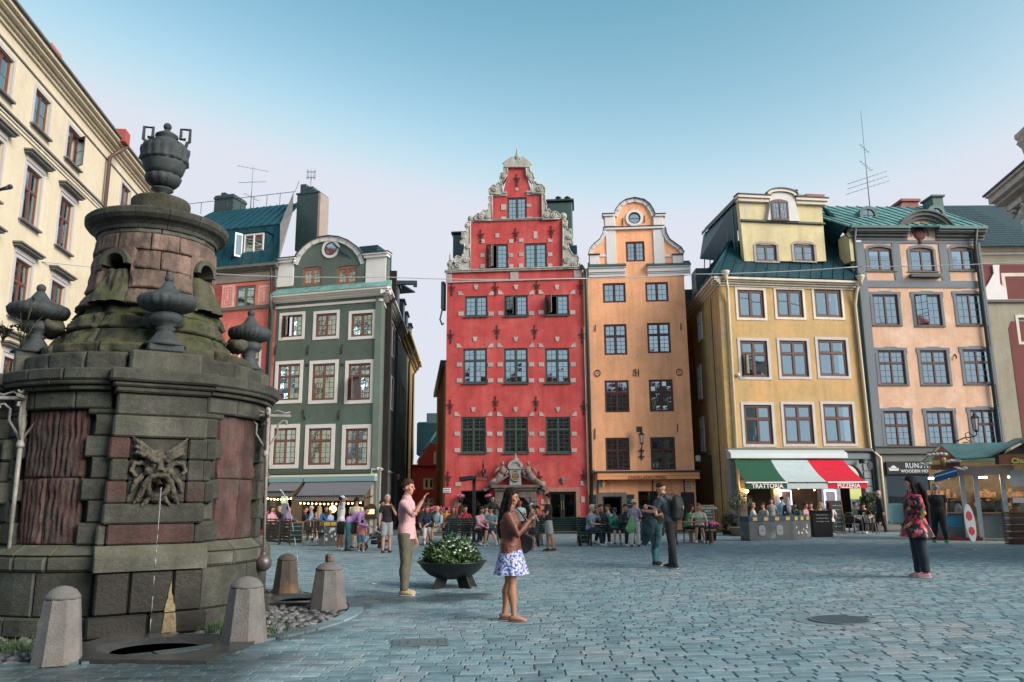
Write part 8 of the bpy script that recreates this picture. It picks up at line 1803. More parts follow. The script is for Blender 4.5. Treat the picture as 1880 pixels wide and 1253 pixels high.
for i, (px, py, fc, tp, hr, hs_, fm_, lb) in enumerate(((1406, 983, -60, GRY, 'brown', 'short', False, 'man in grey at the second trattoria table behind the concrete barrier'), (1467, 984, -60, GREEN, 'black', 'long', True, 'black haired woman in dark green holding a glass under the white awning stripe'), (1481, 983, 40, PNK, 'brown', 'bun', True, 'woman in pink at the table right of the woman in dark green'), (1493, 982, -30, CL('brick_red', (.25,.06,.05)), 'brown', 'short', False, 'man in a brick red shirt at the trattoria table near the black stand'),
        (1508, 982, 50, CL('sage', (.20,.24,.18)), 'blond', 'long', True, 'blond woman in sage green right behind the black menu stand'), (1527, 982, 170, WHT, 'brown', 'long', True, 'woman in white seen from behind left of the chalkboard'), (1572, 979, 25, CL('forest', (.02,.05,.04)), 'brown', 'short', False, 'bearded man in a dark green T-shirt at the striped table on the right'), (1592, 979, -40, BLK, 'black', 'short', False, 'man in black bending over the striped table on the right'))):
    sit(lb, px, py, fc, tp, 'short', BLK, 'long', hr, hs_, fm_, lean=18 if px > 1590 else 4, head=(0, 20 if px > 1590 else 5))
for px, py, fc, tp, bt, hr, hs_, fm_, lb in ((527, 992, 80, CL('violet_print', (.25,.15,.30), .4), BEI, 'brown', 'short', False, 'man in a patterned violet top with pale trousers leaning on the little menu board'), (558, 993, 100, BLK, BLK, 'brown', 'short', False, 'person in a dark jacket with brown hair at the table by the bistro chairs'), (570, 991, -70, LBL, JNS, 'grey', 'short', False, 'person in a light blue shirt facing the dark jacket across the table'),
        (584, 991, 170, CL('cobalt', (.02,.10,.32)), JNS, 'blond', 'long', True, 'blond woman in a cobalt blue top seen from behind under the grey awning'), (597, 989, 20, BLK, BLK, 'brown', 'short', False, 'man in black facing out under the wide grey awning'), (496, 992, 60, PNK, BLK, 'brown', 'long', True, 'woman in pink beside the fountain edge under the left awning'), (511, 990, -30, BLK, BLK, 'blond', 'short', False, 'fair haired man in black by the pink flowers under the left awning')):
    sit(lb, px, py, fc, tp, 'elbow', bt, 'long', hr, hs_, fm_)
sit('small child with fair hair sitting in front of the woman in cobalt blue', 578, 998, 10, CL('dark_child', (.06,.05,.06)), 'short', BLK, 'short', 'blond', 'short', H=1.15, seat=.5)

# ---------------------------------------------------------------- street furniture
GBN = M_('dark_green_slat', (.012,.045,.038), .5, .2, 6); WOOD = M_('pale_table_wood', (.30,.17,.09), .7, .2, 5); 
def park_bench(label, px, py, L=1.9, rz=0.0):
    g = at_ground(px, py); t = thing('park_bench', label, 'bench', g, rz, 'green slatted benches in front of the red house'); sl = MB().box(-.5,.5,-.5,.5,-.5,.5,bev=.08).mesh('slat', GBN)
    for i in range(5): link('slat', sl, t, T(0, -.05+.085*i-.17, .43+.01*math.cos(i)) @ S3(L, .065, .03))
    for i in range(6): link('slat', sl, t, T(0, .24+.022*i, .50+.075*i, rx=.28) @ S3(L, .028, .058))
    for x in (-L/2+.12, L/2-.12):
        q = MB(); q.tube([(x, -.28, 0), (x, -.22, .2), (x, -.26, .40), (x, .20, .41), (x, .24, .5), (x, .37, .93)], 1, 6, ab=[(.03, .022)]*6, lat=(1,0,0)); q.tube([(x, .36, 0), (x, .22, .2), (x, .16, .41)], 1, 6, ab=[(.03, .022)]*3, lat=(1,0,0)); part('leg', q, IRON, t)
    return t
for px, py, rz, lb in ((868, 1002, .0, 'green slatted bench under the woman in the pale pink sweater'), (1036, 1003, .05, 'empty green slatted bench right of the standing man in black'), (1114, 1003, -.03, 'green slatted bench with the older man and the boy in green')): park_bench(lb, px, py, 1.95, rz)
def low_bench(label, px, py, L=1.3):
    g = at_ground(px, py); t = thing('wooden_bench', label, 'bench', g); q = MB(); q.box(-L/2, L/2, -.2, .2, .40, .44, bev=.01); part('seat', q, WOOD, t)
    for x in (-L/2+.15, L/2-.15): q = MB(); q.box(x-.03, x+.03, -.16, .16, 0, .398); part('leg', q, WOOD, t)
low_bench('pale wooden bench under the old man in light blue', 797, 1000, 1.5); low_bench('pale wooden seat under the girl in cream by the alley', 1288, 997, 1.0)
def table(label, px, py, w=.7, d=.7, top=None, h=.74, group=None):
    g = at_ground(px, py); t = thing('cafe_table', label, 'table', g, 0, group); q = MB(); q.box(-w/2, w/2, -d/2, d/2, h-.03, h, bev=.008); part('table_top', q, top or WOOD, t)
    for x in (-w/2+.06, w/2-.06):
        for y in (-d/2+.06, d/2-.06): q = MB(); q.box(x-.02, x+.02, y-.02, y+.02, 0, h-.032); part('leg', q, IRON, t)
    return t
CLOTH = M_('checked_cloth', (.45,.45,.50), .8, .1, 6, col2=(.03,.03,.08), c2s=25, c2lo=.48, c2hi=.52)
for px, py, w, tp, lb in ((1270, 1000, 1.2, WOOD, 'pale wooden table between the girls in green and cream'), (1397, 984, .8, CLOTH, 'checked table at the left end of the trattoria terrace'), (1476, 983, .8, WOOD, 'trattoria table by the woman in dark green'), (1500, 982, .7, WOOD, 'trattoria table behind the black menu stand'), (1581, 979, .9, CLOTH, 'striped cloth table between the two men on the right'), (564, 993, .7, WOOD, 'cafe table between the dark jacket and the light blue shirt'), (590, 992, .7, WOOD, 'cafe table behind the left concrete barrier'), (504, 992, .7, WOOD, 'cafe table under the narrow grey awning'), (843, 995, .7, WOOD, 'small table beside the woman in the red blouse')): table(lb, px, py, w, .65, tp)
def chair(label, px, py, rz, m):
    g = at_ground(px, py); t = thing('bistro_chair', label, 'chair', g, rz, 'dark bistro chairs'); q = MB(); q.box(-.2, .2, -.2, .2, .43, .46, bev=.01); part('seat', q, m, t)
    q = MB(); q.tube([(-.2, .2, .45), (-.2, .26, .8), (-.1, .28, .88), (.1, .28, .88), (.2, .26, .8), (.2, .2, .45)], .015, 6); part('back_frame', q, PIPE, t)
    for i in range(5): q = MB(); x = -.14+.07*i; q.box(x-.022, x+.022, .235, .245, .52, .84, T(rx=0)); part('back_slat', q, m, t)
    for x in (-.18, .18):
        for y in (-.18, .18): q = MB(); q.tube([(x, y, .43), (x*1.15, y*1.25, 0)], .013, 5); part('leg', q, PIPE, t)
DKR = M_('dark_rattan', (.03,.025,.02), .7, .3, 20)
for px, py, rz, lb in ((567, 1003, PI+.2, 'left one of the two empty bistro chairs by the concrete barrier'), (590, 1003, PI-.2, 'right one of the two empty bistro chairs by the concrete barrier'), (546, 996, 2.6, 'bistro chair by the small menu board'), (1398, 990, 3.0, 'trattoria chair behind the barrier left end'), (1560, 982, -.6, 'trattoria chair under the bearded man in dark green'), (1602, 981, .9, 'trattoria chair under the man in black')): chair(lb, px, py, rz, DKR)
# seats for the other seated people, low crates and stools
for i, (px, py, lb) in enumerate(((783, 1000, 'low stool under the woman in the navy top'), (832, 1000, 'stool under the woman in the patterned blouse'), (990, 1001, 'stool under the person in maroon'), (1000, 1001, 'stool under the child in pale yellow'), (1188, 998, 'stool under the bald man in the dark shirt'), (1262, 996, 'stool under the girl in green'), (1385, 984, 'stool under the blond woman in white'), (1467, 984, 'stool under the woman in dark green'), (1481, 983, 'stool under the woman in pink at the trattoria'), (1493, 982, 'stool under the man in brick red'), (1508, 982, 'stool under the woman in sage green'), (1527, 982, 'stool under the woman in white'), (527, 992, 'stool under the man in the violet top'), (558, 993, 'stool under the dark jacket'), (570, 991, 'stool under the light blue shirt'), (584, 991, 'stool under the woman in cobalt blue'), (597, 989, 'stool under the man in black'), (496, 992, 'stool under the woman in pink by the fountain'), (511, 990, 'stool under the fair haired man'), (578, 998, 'stool under the small child'))):
    g = at_ground(px, py); t = thing('stool', lb, 'stool', g, 0, 'cafe stools'); q = MB(); q.lathe([(.18, .40), (.19, .42), (.18, .44)], 12); part('seat', q, DKR, t)
    for k in range(4): q = MB(); a_ = k*PI/2+.78; q.tube([(.12*math.cos(a_), .12*math.sin(a_), .40), (.17*math.cos(a_), .17*math.sin(a_), 0)], .013, 5); part('leg', q, IRON, t)
# concrete barriers with a blue and yellow rim
CON = M_('barrier_concrete', (.115,.13,.135), .85, .2, 3, .4, 50, streak=.2, col2=(.20,.22,.22), c2s=1.6, c2lo=.58, c2hi=.66); BLU = M_('barrier_blue', (.012,.055,.12), .6, .1, 3); YLW = M_('barrier_yellow', (.62,.42,.05), .6, .1, 4)
def barrier(label, xs, py, h, ytop):
    g0, g1, g2 = at_ground(xs[0], py+(0 if len(xs) < 3 else 2)), at_ground(xs[1], py), at_ground(xs[2], py-2) if len(xs) > 2 else None
    t = thing('concrete_barrier', label, 'barrier', g0); segs = [(g0, g1, 4)] + ([(g1, g2, 3)] if g2 is not None else [])
    for k, (a, b, n) in enumerate(segs):
        d = (b-a); L = d.length; rz = math.atan2(d.y, d.x); M = T(*(a-g0), rz); d = .55; q = MB(); q.prism([(0.02, 0.0), (L-.02, 0), (L-.002, .06), (L-.002, h-.18), (.002, h-.18), (.002, .06)], 0, d); part('block', q, CON, t, M)
        q = MB(); q.box(0.0, L, -.012, d+.01, h-.18, h); q.m = 1
        m = max(2, n)
        for i in range(m): x = L*(i+.55)/m; q.box(x-.09, x+.09, -.017, -.0121, h-.155, h-.03)
        part('painted_rim', q, [BLU, YLW], t, M)
        if len(xs) > 2 and k == 0:
            for x in (L*.28, L*.68): q = MB(); q.prism([(-.14,-.12),(-.08,-.18),(.08,-.18),(.14,-.12),(.14,.12),(.08,.18),(-.08,.18),(-.14,.12)], -.02, .0); q.m = 1; q.box(-.02, .04, -.023, -.0201, -.02, .01); part('lifting_plate', q, [M_('pale_plate', (.27,.31,.33), .7), IRON], t, M @ T(x, 0, h*.42))
        if k == 1 or len(xs) < 3:
            q = MB(); r = random.Random(k+3); 
            for i in range(9): x, z = L*r.uniform(.15, .85), h*r.uniform(.25, .7); q.box(x-.04*r.random()-.01, x+.05*r.random()+.01, -.004, -.001, z-.05*r.random()-.01, z+.05*r.random()+.01)
            part('sticker_remains', q, WHITE, t, M)
g = at_ground(1435, 992); barrier('large concrete barrier with a blue and yellow rim in front of the trattoria', (1377, 1458, 1490), 992, .86, 948)
barrier('concrete barrier with torn stickers and a blue and yellow rim near the family', (584, 626), 1003, .84, 960)
# boards
CHK = M_('chalkboard', (.012,.035,.035), .7, .2, 5); CHW = M_('chalk', (.45,.55,.52), .9)
def chalk_rows(mb, w, h, rows, seed, y=-.012, curly=False):
    r = random.Random(seed)
    for k in range(rows):
        z = h*.42-k*h*.84/max(1, rows-1); x = -w*.4
        while x < w*.38:
            l = r.uniform(.02, .06); mb.box(x, min(x+l, w*.42), y-.002, y, z-.008, z+.010*r.uniform(.3, 1.5)); x += l+r.uniform(.01, .03)
def board(label, px, py, w, h, z0=.0, Y=None, title=None, rz=0, aframe=False, frame=None, fac=None):
    if fac: p = on(fac, px, py, -.06); rz = fac.ang; loc = Vector((p.x, p.y, 0.05))
    else: loc = at_ground(px, py)
    t = thing('chalkboard', label, 'chalkboard', loc, rz); M = T(0, 0, z0+h/2, rx=-.14 if aframe else 0); fr_ = frame or WOOD
    q = MB(); q.box(-w/2+.03, w/2-.03, -.01, .01, -h/2+.03, h/2-.03); part('panel', q, CHK, t, M)
    q = MB(); q.box(-w/2, -w/2+.03, -.015, .015, -h/2, h/2); q.box(w/2-.03, w/2, -.015, .015, -h/2, h/2); q.box(-w/2+.03, w/2-.03, -.0151, .0151, h/2-.03, h/2); q.box(-w/2+.03, w/2-.03, -.0151, .0151, -h/2, -h/2+.03); part('frame', q, fr_, t, M)
    q = MB(); hh = h-(.25 if title else .1); chalk_rows(q, w, hh*.85, 6 if h > 1 else 4, int(px)); part('writing', q, CHW, t, M @ T(0, 0, -.10 if title else 0))
    if title:
        for i, ln in enumerate(title): lettering(ln, .13, CHW, t, M @ T(0, -.013, h/2-.12-.13*i), 'title', .002)
    if aframe: q = MB(); q.box(-w/2, -w/2+.03, .0, .03, 0, h, T(rx=.2) @ T(y=.0)); q.box(w/2-.03, w/2, .0, .03, 0, h, T(rx=.2)); q.v = [(x, y+.30, z) for x, y, z in q.v]; part('rear_frame', q, fr_, t)
    return t
board('chalkboard menu with curly writing on an easel right of the black stand', 1536, 979, .72, 1.35, .05, aframe=True); board('tall chalk menu left of the orange house door', 1089, 945, .42, 1.7, fac=Fo); board('tall chalk menu right of the orange house door', 1158, 945, .42, 1.7, fac=Fo)
board('chalkboard headed with large letters beside the pink flower pot by the alley', 1302, 985, .52, 1.15, .1, title=['ECOLOGICAL', 'NUT']) ; board('small chalkboard leaning at the left end of the older man\'s bench', 1070, 998, .40, .9, .0, title=['Tea']); board('small light menu board standing among the left cafe chairs', 541, 998, .55, .75, .0)
g = at_ground(1509, 986); t = thing('menu_stand', 'black lectern like menu stand with white lettering in front of the trattoria', 'menu stand', g); q = MB(); q.box(-.38, .38, -.2, .2, 0, .98, bev=.02); q.box(-.4, .4, -.24, .22, .98, 1.02); part('cabinet', q, M_('matt_black', (.012,.012,.014), .5), t); q = MB(); chalk_rows(q, .6, .3, 3, 5, -.203); part('lettering', q, WHITE, t, T(0, 0, .72))
t = hung('menu_case', 'arched case with a lit menu on the corner pier of the green house', 'menu case', Fg, 682, 940, -.06); q = MB(); q.prism([(-.26,-.3),(.26,-.3),(.26,.15)] + arc(0, .12, .26, 0, 180, 8)[1:-1] + [(-.26,.15)], -.08, .0); q.m = 1; q.box(-.18, .18, -.085, -.0801, -.1, .12); part('case', q, [IRON, M_('lit_menu', (.8,.5,.3), .5, emit=(1,.5,.2), es=.8)], t)
for px, py, r_, c, lb in ((611, 935, .16, (1,.6,.15), 'glowing yellow round lamp under the wide grey awning'), (570, 950, .09, (1,.35,.06), 'orange table lamp glow deep under the wide grey awning')):
    p = at_Y(px, py, 36); t = thing('globe_lamp', lb, 'lamp', p); q = MB(); q.ball((0,0,0), r_, 12); part('globe', q, M_('globe_%d' % px, c, .5, emit=c, es=1.6), t); q = MB(); q.tube([(0,0,r_), (0,0,r_+.6)], .01, 5); part('cord', q, IRON, t); lamp_light(p+Vector((0,-.25,0)), 6, (1, .55, .2))
# patio heater and the black lamp arm left of the portal
g = at_ground(870, 995); t = thing('patio_heater', 'black patio heater post with two dark hoods in front of the left shop window', 'patio heater', g); top = at_Y(870, 880, g.y).z
q = MB(); q.box(-.06, .06, -.06, .06, 0, top+.1); q.box(-.25, .25, -.25, .25, 0, .05); part('post', q, IRON, t)
for sx, m2 in ((-1, IRON), (1, M_('heater_glow', (.30,.07,.03), .6))): q = MB(); q.box(0, .55, -.2, .2, -.03, .14, T(ry=.12), .03); q.m = 1; q.box(.08, .5, -.215, -.19, -.02, .09, T(ry=.12)); part('hood', q, [IRON, m2], t, T(0, 0, top, rz=0 if sx > 0 else PI))
t = hung('wall_torch', 'black iron torch holder on the red wall above the patio heater', 'torch holder', Fr, 887, 862, -.2); q = MB(); q.tube([(0,0,-.4), (0,0,.1)], .05, 8); q.tube([(0,0,.1), (0,-.02,.35), (0,0,.6)], [.05, .03, .005], 8); q.box(-.03, .14, -.03, .2, -.15, .0); part('holder', q, IRON, t)
# plants
LEAFM = {k: M_('leaf_'+k, c, .6, .35, 9, rnd=.1) for k, c in dict(dark=(.018,.045,.022), mid=(.05,.11,.04), olive=(.09,.12,.07), fresh=(.10,.19,.06)).items()}
PETAL = {k: M_('petal_'+k, c, .6, .1, 9) for k, c in dict(white=(.72,.74,.78), pink=(.65,.10,.30), lemon=(.6,.6,.3)).items()}
def leaves(n, rad, seed, size=.05, shape='ball', c=(0,0,0)):
    r = random.Random(seed); q = MB(); vs = []; fs = []; cl = [(r.gauss(0, .45), r.gauss(0, .45), r.gauss(0, .45)) for _ in range(14)]
    for i in range(n):
        k = cl[i % 14]; v = Vector((k[0]+r.gauss(0, .25), k[1]+r.gauss(0, .25), k[2]+r.gauss(0, .25)))
        if v.length > 1: v = v/v.length*r.uniform(.8, 1)
        p = Vector((c[0]+v.x*rad[0], c[1]+v.y*rad[1], c[2]+v.z*rad[2])); d = Vector((r.gauss(0,1), r.gauss(0,1), r.gauss(0,.7)+.3)).normalized()*size*r.uniform(.6, 1.4); sd = d.cross(Vector((r.gauss(0,1), r.gauss(0,1), r.gauss(0,1)))).normalized()*size*.35
        b = len(vs); vs += [p, p+d*.5+sd, p+d, p+d*.5-sd]; fs.append((b, b+1, b+2, b+3))
    return q.add(vs, fs)
def flowers(n, rad, seed, size=.02, c=(0,0,0), up=True):
    r = random.Random(seed); q = MB()
    for i in range(n):
        a_ = r.uniform(0, 6.28); u = r.random()**.5; z = math.sqrt(max(0, 1-u*u)); p = Vector((c[0]+rad[0]*u*math.cos(a_), c[1]+rad[1]*u*math.sin(a_), c[2]+rad[2]*z*r.uniform(.85, 1.1)))
        for k in range(5): an = k*1.2566+a_; t_ = Vector((math.cos(an), math.sin(an)*.6-.3, .5*math.sin(an)+.2))*size; sd = t_.cross(Vector((0, -1, .4))).normalized()*size*.45; q.add([p, p+t_*.6+sd, p+t_, p+t_*.6-sd], [(0,1,2,3)])
    return q
# bowl planter
g = at_ground(825, 1085); g.y += .55; t = thing('flower_bowl', 'large black metal bowl planter full of white flowers between the two front figures', 'planter', (g.x, g.y, 0)); BM = M_('black_bowl_metal', (.010,.013,.015), .4, .2, 4)
q = MB(); R_ = .60; q.lathe([(.10, .14), (.25, .155), (.40, .22), (.52, .32), (R_-.01, .42), (R_+.02, .435), (R_+.02, .45), (R_-.03, .45), (R_-.08, .40), (.1, .36)], 48); part('bowl', q, BM, t)
for an in (.3, 2.4, 4.0, 5.6): q = MB(); q.prism([(.10, .20), (.20, 0), (.46, 0), (.34, .24)], -.02, .02, T(rz=an)); part('foot', q, BM, t)
fo = leaves(3600, (.50, .50, .24), 5, .06, c=(0, 0, .56)); fo.add(*(lambda z: (z.v, z.f))(leaves(500, (.62, .55, .08), 6, .06, c=(0, 0, .47)))); r = random.Random(9)
for i in range(26): a_ = r.uniform(0, 6.28); L = r.uniform(.3, .62); fo.tube([(0,0,.45), (L*.5*math.cos(a_), L*.5*math.sin(a_), .72), (L*math.cos(a_), L*math.sin(a_), .55+r.uniform(-.1, .3))], [.004, .003, .002], 3)
for i in range(22): a_ = r.uniform(0, 6.28); L = r.uniform(.1, .52); z = leaves(60, (.07, .07, .10), 40+i, .05, c=(L*math.cos(a_), L*math.sin(a_), .80-.35*L+r.uniform(-.05, .10))); fo.add(z.v, z.f)
part('foliage', fo, LEAFM['mid'], t, kind='stuff'); part('foliage', leaves(1300, (.50, .50, .24), 15, .055, c=(0, 0, .58)), LEAFM['fresh'], t, kind='stuff')
part('white_flowers', flowers(90, (.48, .46, .32), 7, .026, (0, 0, .50)), PETAL['white'], t, kind='stuff'); part('lemon_flowers', flowers(40, (.5, .48, .27), 8, .026, (0, 0, .48)), PETAL['lemon'], t, kind='stuff')
# potted plants
def pot_plant(name, label, px, py, pot, crown, leafm, n=500, seed=1, fl=None, stem=True, size=.05, loc=None, potm=None):
    g = loc or at_ground(px, py); t = thing(name, label, 'potted plant', g); w, h = pot; q = MB()
    if h: q.lathe([(w*.4, 0), (w*.5, h*.9), (w*.54, h*.92), (w*.54, h), (w*.45, h), (w*.4, h*.85)], 16); part('pot', q, potm or M_('dark_pot', (.03,.03,.032), .6, .1, 4), t)
    cx = (0, 0, h+crown[3]); 
    if stem: q = MB(); q.tube([(0, 0, h*.8), (.02, 0, h+crown[3])], [.03, .02], 6); part('stem', q, M_('plant_stem', (.12,.09,.06), .8, .2, 6), t)
    part('foliage', leaves(n, crown[:3], seed, size, c=cx), LEAFM[leafm], t, kind='stuff')
    if fl: part('flowers', flowers(fl[1], crown[:3], seed+9, .045, cx), PETAL[fl[0]], t, kind='stuff')
    return t
TER = M_('pale_planter', (.30,.23,.18), .8, .15, 3)
pot_plant('potted_conifer', 'dark dense conifer in a pot at the corner of the alley', 1334, 982, (.4, .2), (.24, .24, .45, .45), 'dark', 900, 3, size=.06); pot_plant('potted_conifer', 'smaller dark conifer beside the alley conifer', 1346, 983, (.35, .2), (.2, .2, .35, .35), 'dark', 700, 4, size=.06)
pot_plant('potted_olive', 'olive tree in a pale planter at the left end of the striped awning', 1362, 984, (1.0, .35), (.48, .45, .42, 1.05), 'olive', 900, 5, size=.07, potm=TER); pot_plant('potted_bamboo', 'pale green bamboo like shrub in a planter at the right end of the striped awning', 1604, 974, (.7, .35), (.55, .5, .55, .85), 'olive', 1100, 6, size=.11, potm=TER)
pot_plant('flower_pot', 'dark pot of bright pink flowers beside the chalkboard by the alley', 1306, 993, (.42, .35), (.36, .3, .16, .15), 'dark', 500, 7, ('pink', 60), False)
for px, py, lb, Fx, v in ((846, 920, 'pink flowers in a basket at the left edge of the red house shop window', Fr, -.2), (898, 920, 'pink flowers in a basket at the right edge of the red house shop window', Fr, -.2), (496, 952, 'pink flowers on a tall stand beside the fountain', Fg, -3)):
    p = on(Fx, px, py, v); pot_plant('flower_basket', lb, 0, 0, (.25, .18), (.20, .18, .14, .1), 'mid', 220, px, ('pink', 50), False, loc=(p.x, p.y, p.z-.1))
for px, py, w, lb, fl in ((800, 990, 1.5, 'long flower box with pink blooms on the street corner left of the red house', 'pink'), (850, 990, .8, 'box of green plants below the red house shop window', None), (1195, 990, 1.2, 'box of red and green plants below the orange house shop window', 'pink')):
    g = at_ground(px, py-6); t = thing('flower_box', lb, 'planter', g); q = MB(); q.box(-w/2, w/2, -.18, .18, .45 if px == 800 else .3, .8 if px == 800 else .6, bev=.01); part('box', q, M_('box_metal', (.03,.035,.03), .6), t)
    q = MB()
    for x in (-w/2+.1, w/2-.1): q.box(x-.03, x+.03, -.1, .1, 0, .449 if px == 800 else .299)
    part('legs', q, IRON, t); part('foliage', leaves(900, (w*.55, .25, .25), int(px), .06, c=(0, 0, .95 if px == 800 else .72)), LEAFM['mid'], t, kind='stuff')
    if fl: part('flowers', flowers(60, (w*.5, .25, .26), int(px)+2, .045, (0, 0, .97 if px == 800 else .74)), PETAL[fl], t, kind='stuff')
# dark terrace screen of the left cafe
for i, (xa, xb) in enumerate(((484, 512), (514, 532))):
    ga, gb = at_ground(xa, 999), at_ground(xb, 1001); d = gb-ga; t = thing('terrace_screen', 'dark low terrace screen panel nearest the fountain' if i == 0 else 'dark low terrace screen panel beside the small menu board', 'screen', ga, math.atan2(d.y, d.x)); L = d.length; q = MB(); q.box(0, .04, -.02, .02, 0, .9); q.box(L-.04, L, -.02, .02, 0, .9); q.box(.04, L-.04, -.02, .02, .86, .9); part('frame', q, IRON, t)
    for k in range(7): q = MB(); q.box(.04, L-.04, -.01, .01, .08+k*.11, .16+k*.11); part('slat', q, M_('dark_slat', (.02,.022,.022), .6, .2, 5), t)
# stroller
g = at_ground(690, 1011); t = thing('stroller', 'grey and black pushchair with a light frame beside the toddler', 'stroller', g, .1); FRM = M_('stroller_frame', (.35,.36,.36), .35, metal=.5)
for x in (-.38, .30):
    for y in (-.22, .22):
        r_ = .14 if x > 0 else .10; q = MB(); an = [2*PI*i/16 for i in range(17)]; q.tube([(x+r_*math.cos(a_), y, r_+.01+r_*math.sin(a_)) for a_ in an], .022, 6); q.m = 1
        for k in range(6): q.tube([(x, y, r_+.01), (x+r_*.9*math.cos(k*1.047), y, r_+.01+r_*.9*math.sin(k*1.047))], .007, 4)
        part('wheel', q, [IRON, FRM], t)
q = MB()
for y in (-.22, .22): q.tube([(-.38, y, .12), (-.05, y, .55), (.05, y, .75)], .014, 6); q.tube([(.30, y, .15), (.20, y, .5), (-.12, y, .68), (-.28, y, .80), (-.48, y, 1.0)], .014, 6)
q.tube([(-.48, -.22, 1.0), (-.48, .22, 1.0)], .018, 6); part('frame', q, FRM, t)
q = MB(); q.tube([(-.20, 0, .42), (0, 0, .45), (.22, 0, .62), (.30, 0, .85)], 1, 12, ab=[(.19, .08), (.20, .10), (.19, .06), (.16, .03)], lat=(0,1,0)); link('seat', remesh(q, CL('stroller_grey', (.05,.055,.06)), 'seat', .02, .01), t); q = MB(); q.tube([(-.15, 0, .25), (.15, 0, .25)], 1, 10, ab=[(.18, .07), (.18, .07)], lat=(0,1,0)); part('basket', q, BLK, t)
q = MB(); q.lathe([(.26, 0), (.25, .08), (.18, .18), (.05, .24)], 14, M=T(.12, 0, .88, ry=.6)); part('hood', q, CL('stroller_hood', (.10,.12,.13)), t)
# splash of the small water jet in front of the bowl, and dropped paper scraps
for px, py in ((1082, 1006), (688, 1073), (1790, 1010), (1245, 1055)):
    g = at_ground(px, py); t = thing('paper_scrap', {1082: 'white paper scrap on the cobbles below the older man', 688: 'small white paper scrap left of the pink shirt man', 1790: 'white paper scrap in front of the kiosk', 1245: 'tiny pale paper scrap on the cobbles beside the couple'}[px], 'litter', (g.x, g.y, g.z+.006), 1.0); q = MB(); q.add([(-.06,-.03,0),(.05,-.035,.01),(.06,.03,.004),(-.04,.04,.012)], [(0,1,2,3)]); part('sheet', q, WHITE, t)
# ---------------------------------------------------------------- market kiosk on the right
KR = M_('kiosk_green_roof', (.08,.17,.17), .5, .2, 1.5, streak=.2); KP = M_('kiosk_pale_post', (.34,.40,.43), .6, .1, 3); KB = M_('kiosk_beam', (.48,.36,.32), .7, .1, 3); STEEL = M_('kiosk_steel', (.25,.28,.29), .35, .1, 4, metal=.5)
kg = at_ground(1712, 992); k1 = at_ground(1880, 1003)
K0 = Vector((kg.x, kg.y, kg.z)); kt = thing('market_kiosk', 'market kiosk with a green gabled metal roof, pale posts and lit counters', 'kiosk', K0, -.42)
KM = Matrix.Translation(K0) @ Matrix.Rotation(-.42, 4, 'Z'); KI = KM.inverted()
def kz(px, py, y): 
    n = (KM.to_3x3() @ Vector((0, 1, 0))); q_ = at_plane(px, py, KM @ Vector((0, y, 0)), n); l = KI @ q_; return l.x, l.z
zr_ = kz(1760, 818, .9)[1]; ze_ = kz(1760, 845, 0)[1]; xw = kz(1935, 960, 0)[0]; x0 = kz(1722, 960, 0)[0]
for px in (1775, 1800, 1850, 1905):
    x = kz(px, 960, 0)[0]; q = MB(); q.box(x-.07, x+.07, -.07, .07, 0, ze_-.35); part('post', q, KP, kt)
x = kz(1775, 960, 0)[0]; xb = kz(1852, 860, 0)[0]
q = MB(); q.box(x-.35, xb+.15, -.1, .1, ze_-.55, ze_-.22, bev=.02); part('beam', q, KB, kt)
q = MB(); q.box(x0, xw, .9, 2.2, 0.0, .01); q.box(x0, xw, 2.2, 2.25, 0, ze_); q.box(x0-.05, x0, -.05, 2.2, 0, .95); part('rear_wall', q, M_('kiosk_wall', (.15,.13,.11), .8, .3, 3), kt)
for i, (pa, pb) in enumerate(((1702, 1775), (1800, 1850), (1856, 1905))):
    a_, b_ = kz(pa, 960, 0)[0]+.08, kz(pb, 960, 0)[0]-.08; q = MB(); q.box(a_, b_, .05, .7, .08, .92); q.m = 1; q.box(a_-.02, b_+.02, -.04, .75, .923, .96); q.m = 2; q.box(a_+.05, b_-.05, .035, .0499, .45, .88) if i == 0 else None
    part('counter', q, [STEEL if i else M_('kiosk_counter_front', (.10,.13,.14), .5), M_('counter_wood', (.35,.2,.12), .6), M_('blue_ice_panel', (.03,.20,.32), .5, .15, 4)], kt)
    q = MB(); q.box(a_, b_, .08, .10, .96, 1.35); q.box(a_, b_, .08, .5, 1.345, 1.36); part('display_glass', q, GLASS, kt)
    r = random.Random(i); q = MB()
    for k in range(7): q.ball((a_+(b_-a_)*(k+.5)/7, .3, 1.05), (.09, .12, .07*r.uniform(.7, 1.2)), 8)
    part('baked_goods', q, M_('baked_goods', (.42,.26,.11), .6, .35, 12), kt)
    lx = (a_+b_)/2; q = MB(); q.box(a_+.2, b_-.2, 1.5, 1.6, ze_-.62, ze_-.56); part('strip_light', q, M_('kiosk_strip', (1,.9,.7), .5, emit=(1,.78,.5), es=5), kt); p = KM @ Vector((lx, .7, ze_-.65)); lamp_light(p, 9, (1, .68, .38), .15); q = MB(); r = random.Random(i+20)
    for k in range(10): z = 1.5 if k % 2 else 1.15; x = a_+(b_-a_)*(k+.5)/10; q.box(x-.06, x+.07, 1.75, 2.0, z, z+r.uniform(.12, .3))
    q.box(a_, b_, 1.7, 2.1, 1.46, 1.49); part('shelf_goods', q, M_('shelf_goods', (.30,.20,.13), .7, .5, 9), kt)
q = MB()
xa = kz(1722, 845, -.3)[0]; xg = kz(1800, 845, -.3)[0]; xm = kz(1714, 820, 0)[0]
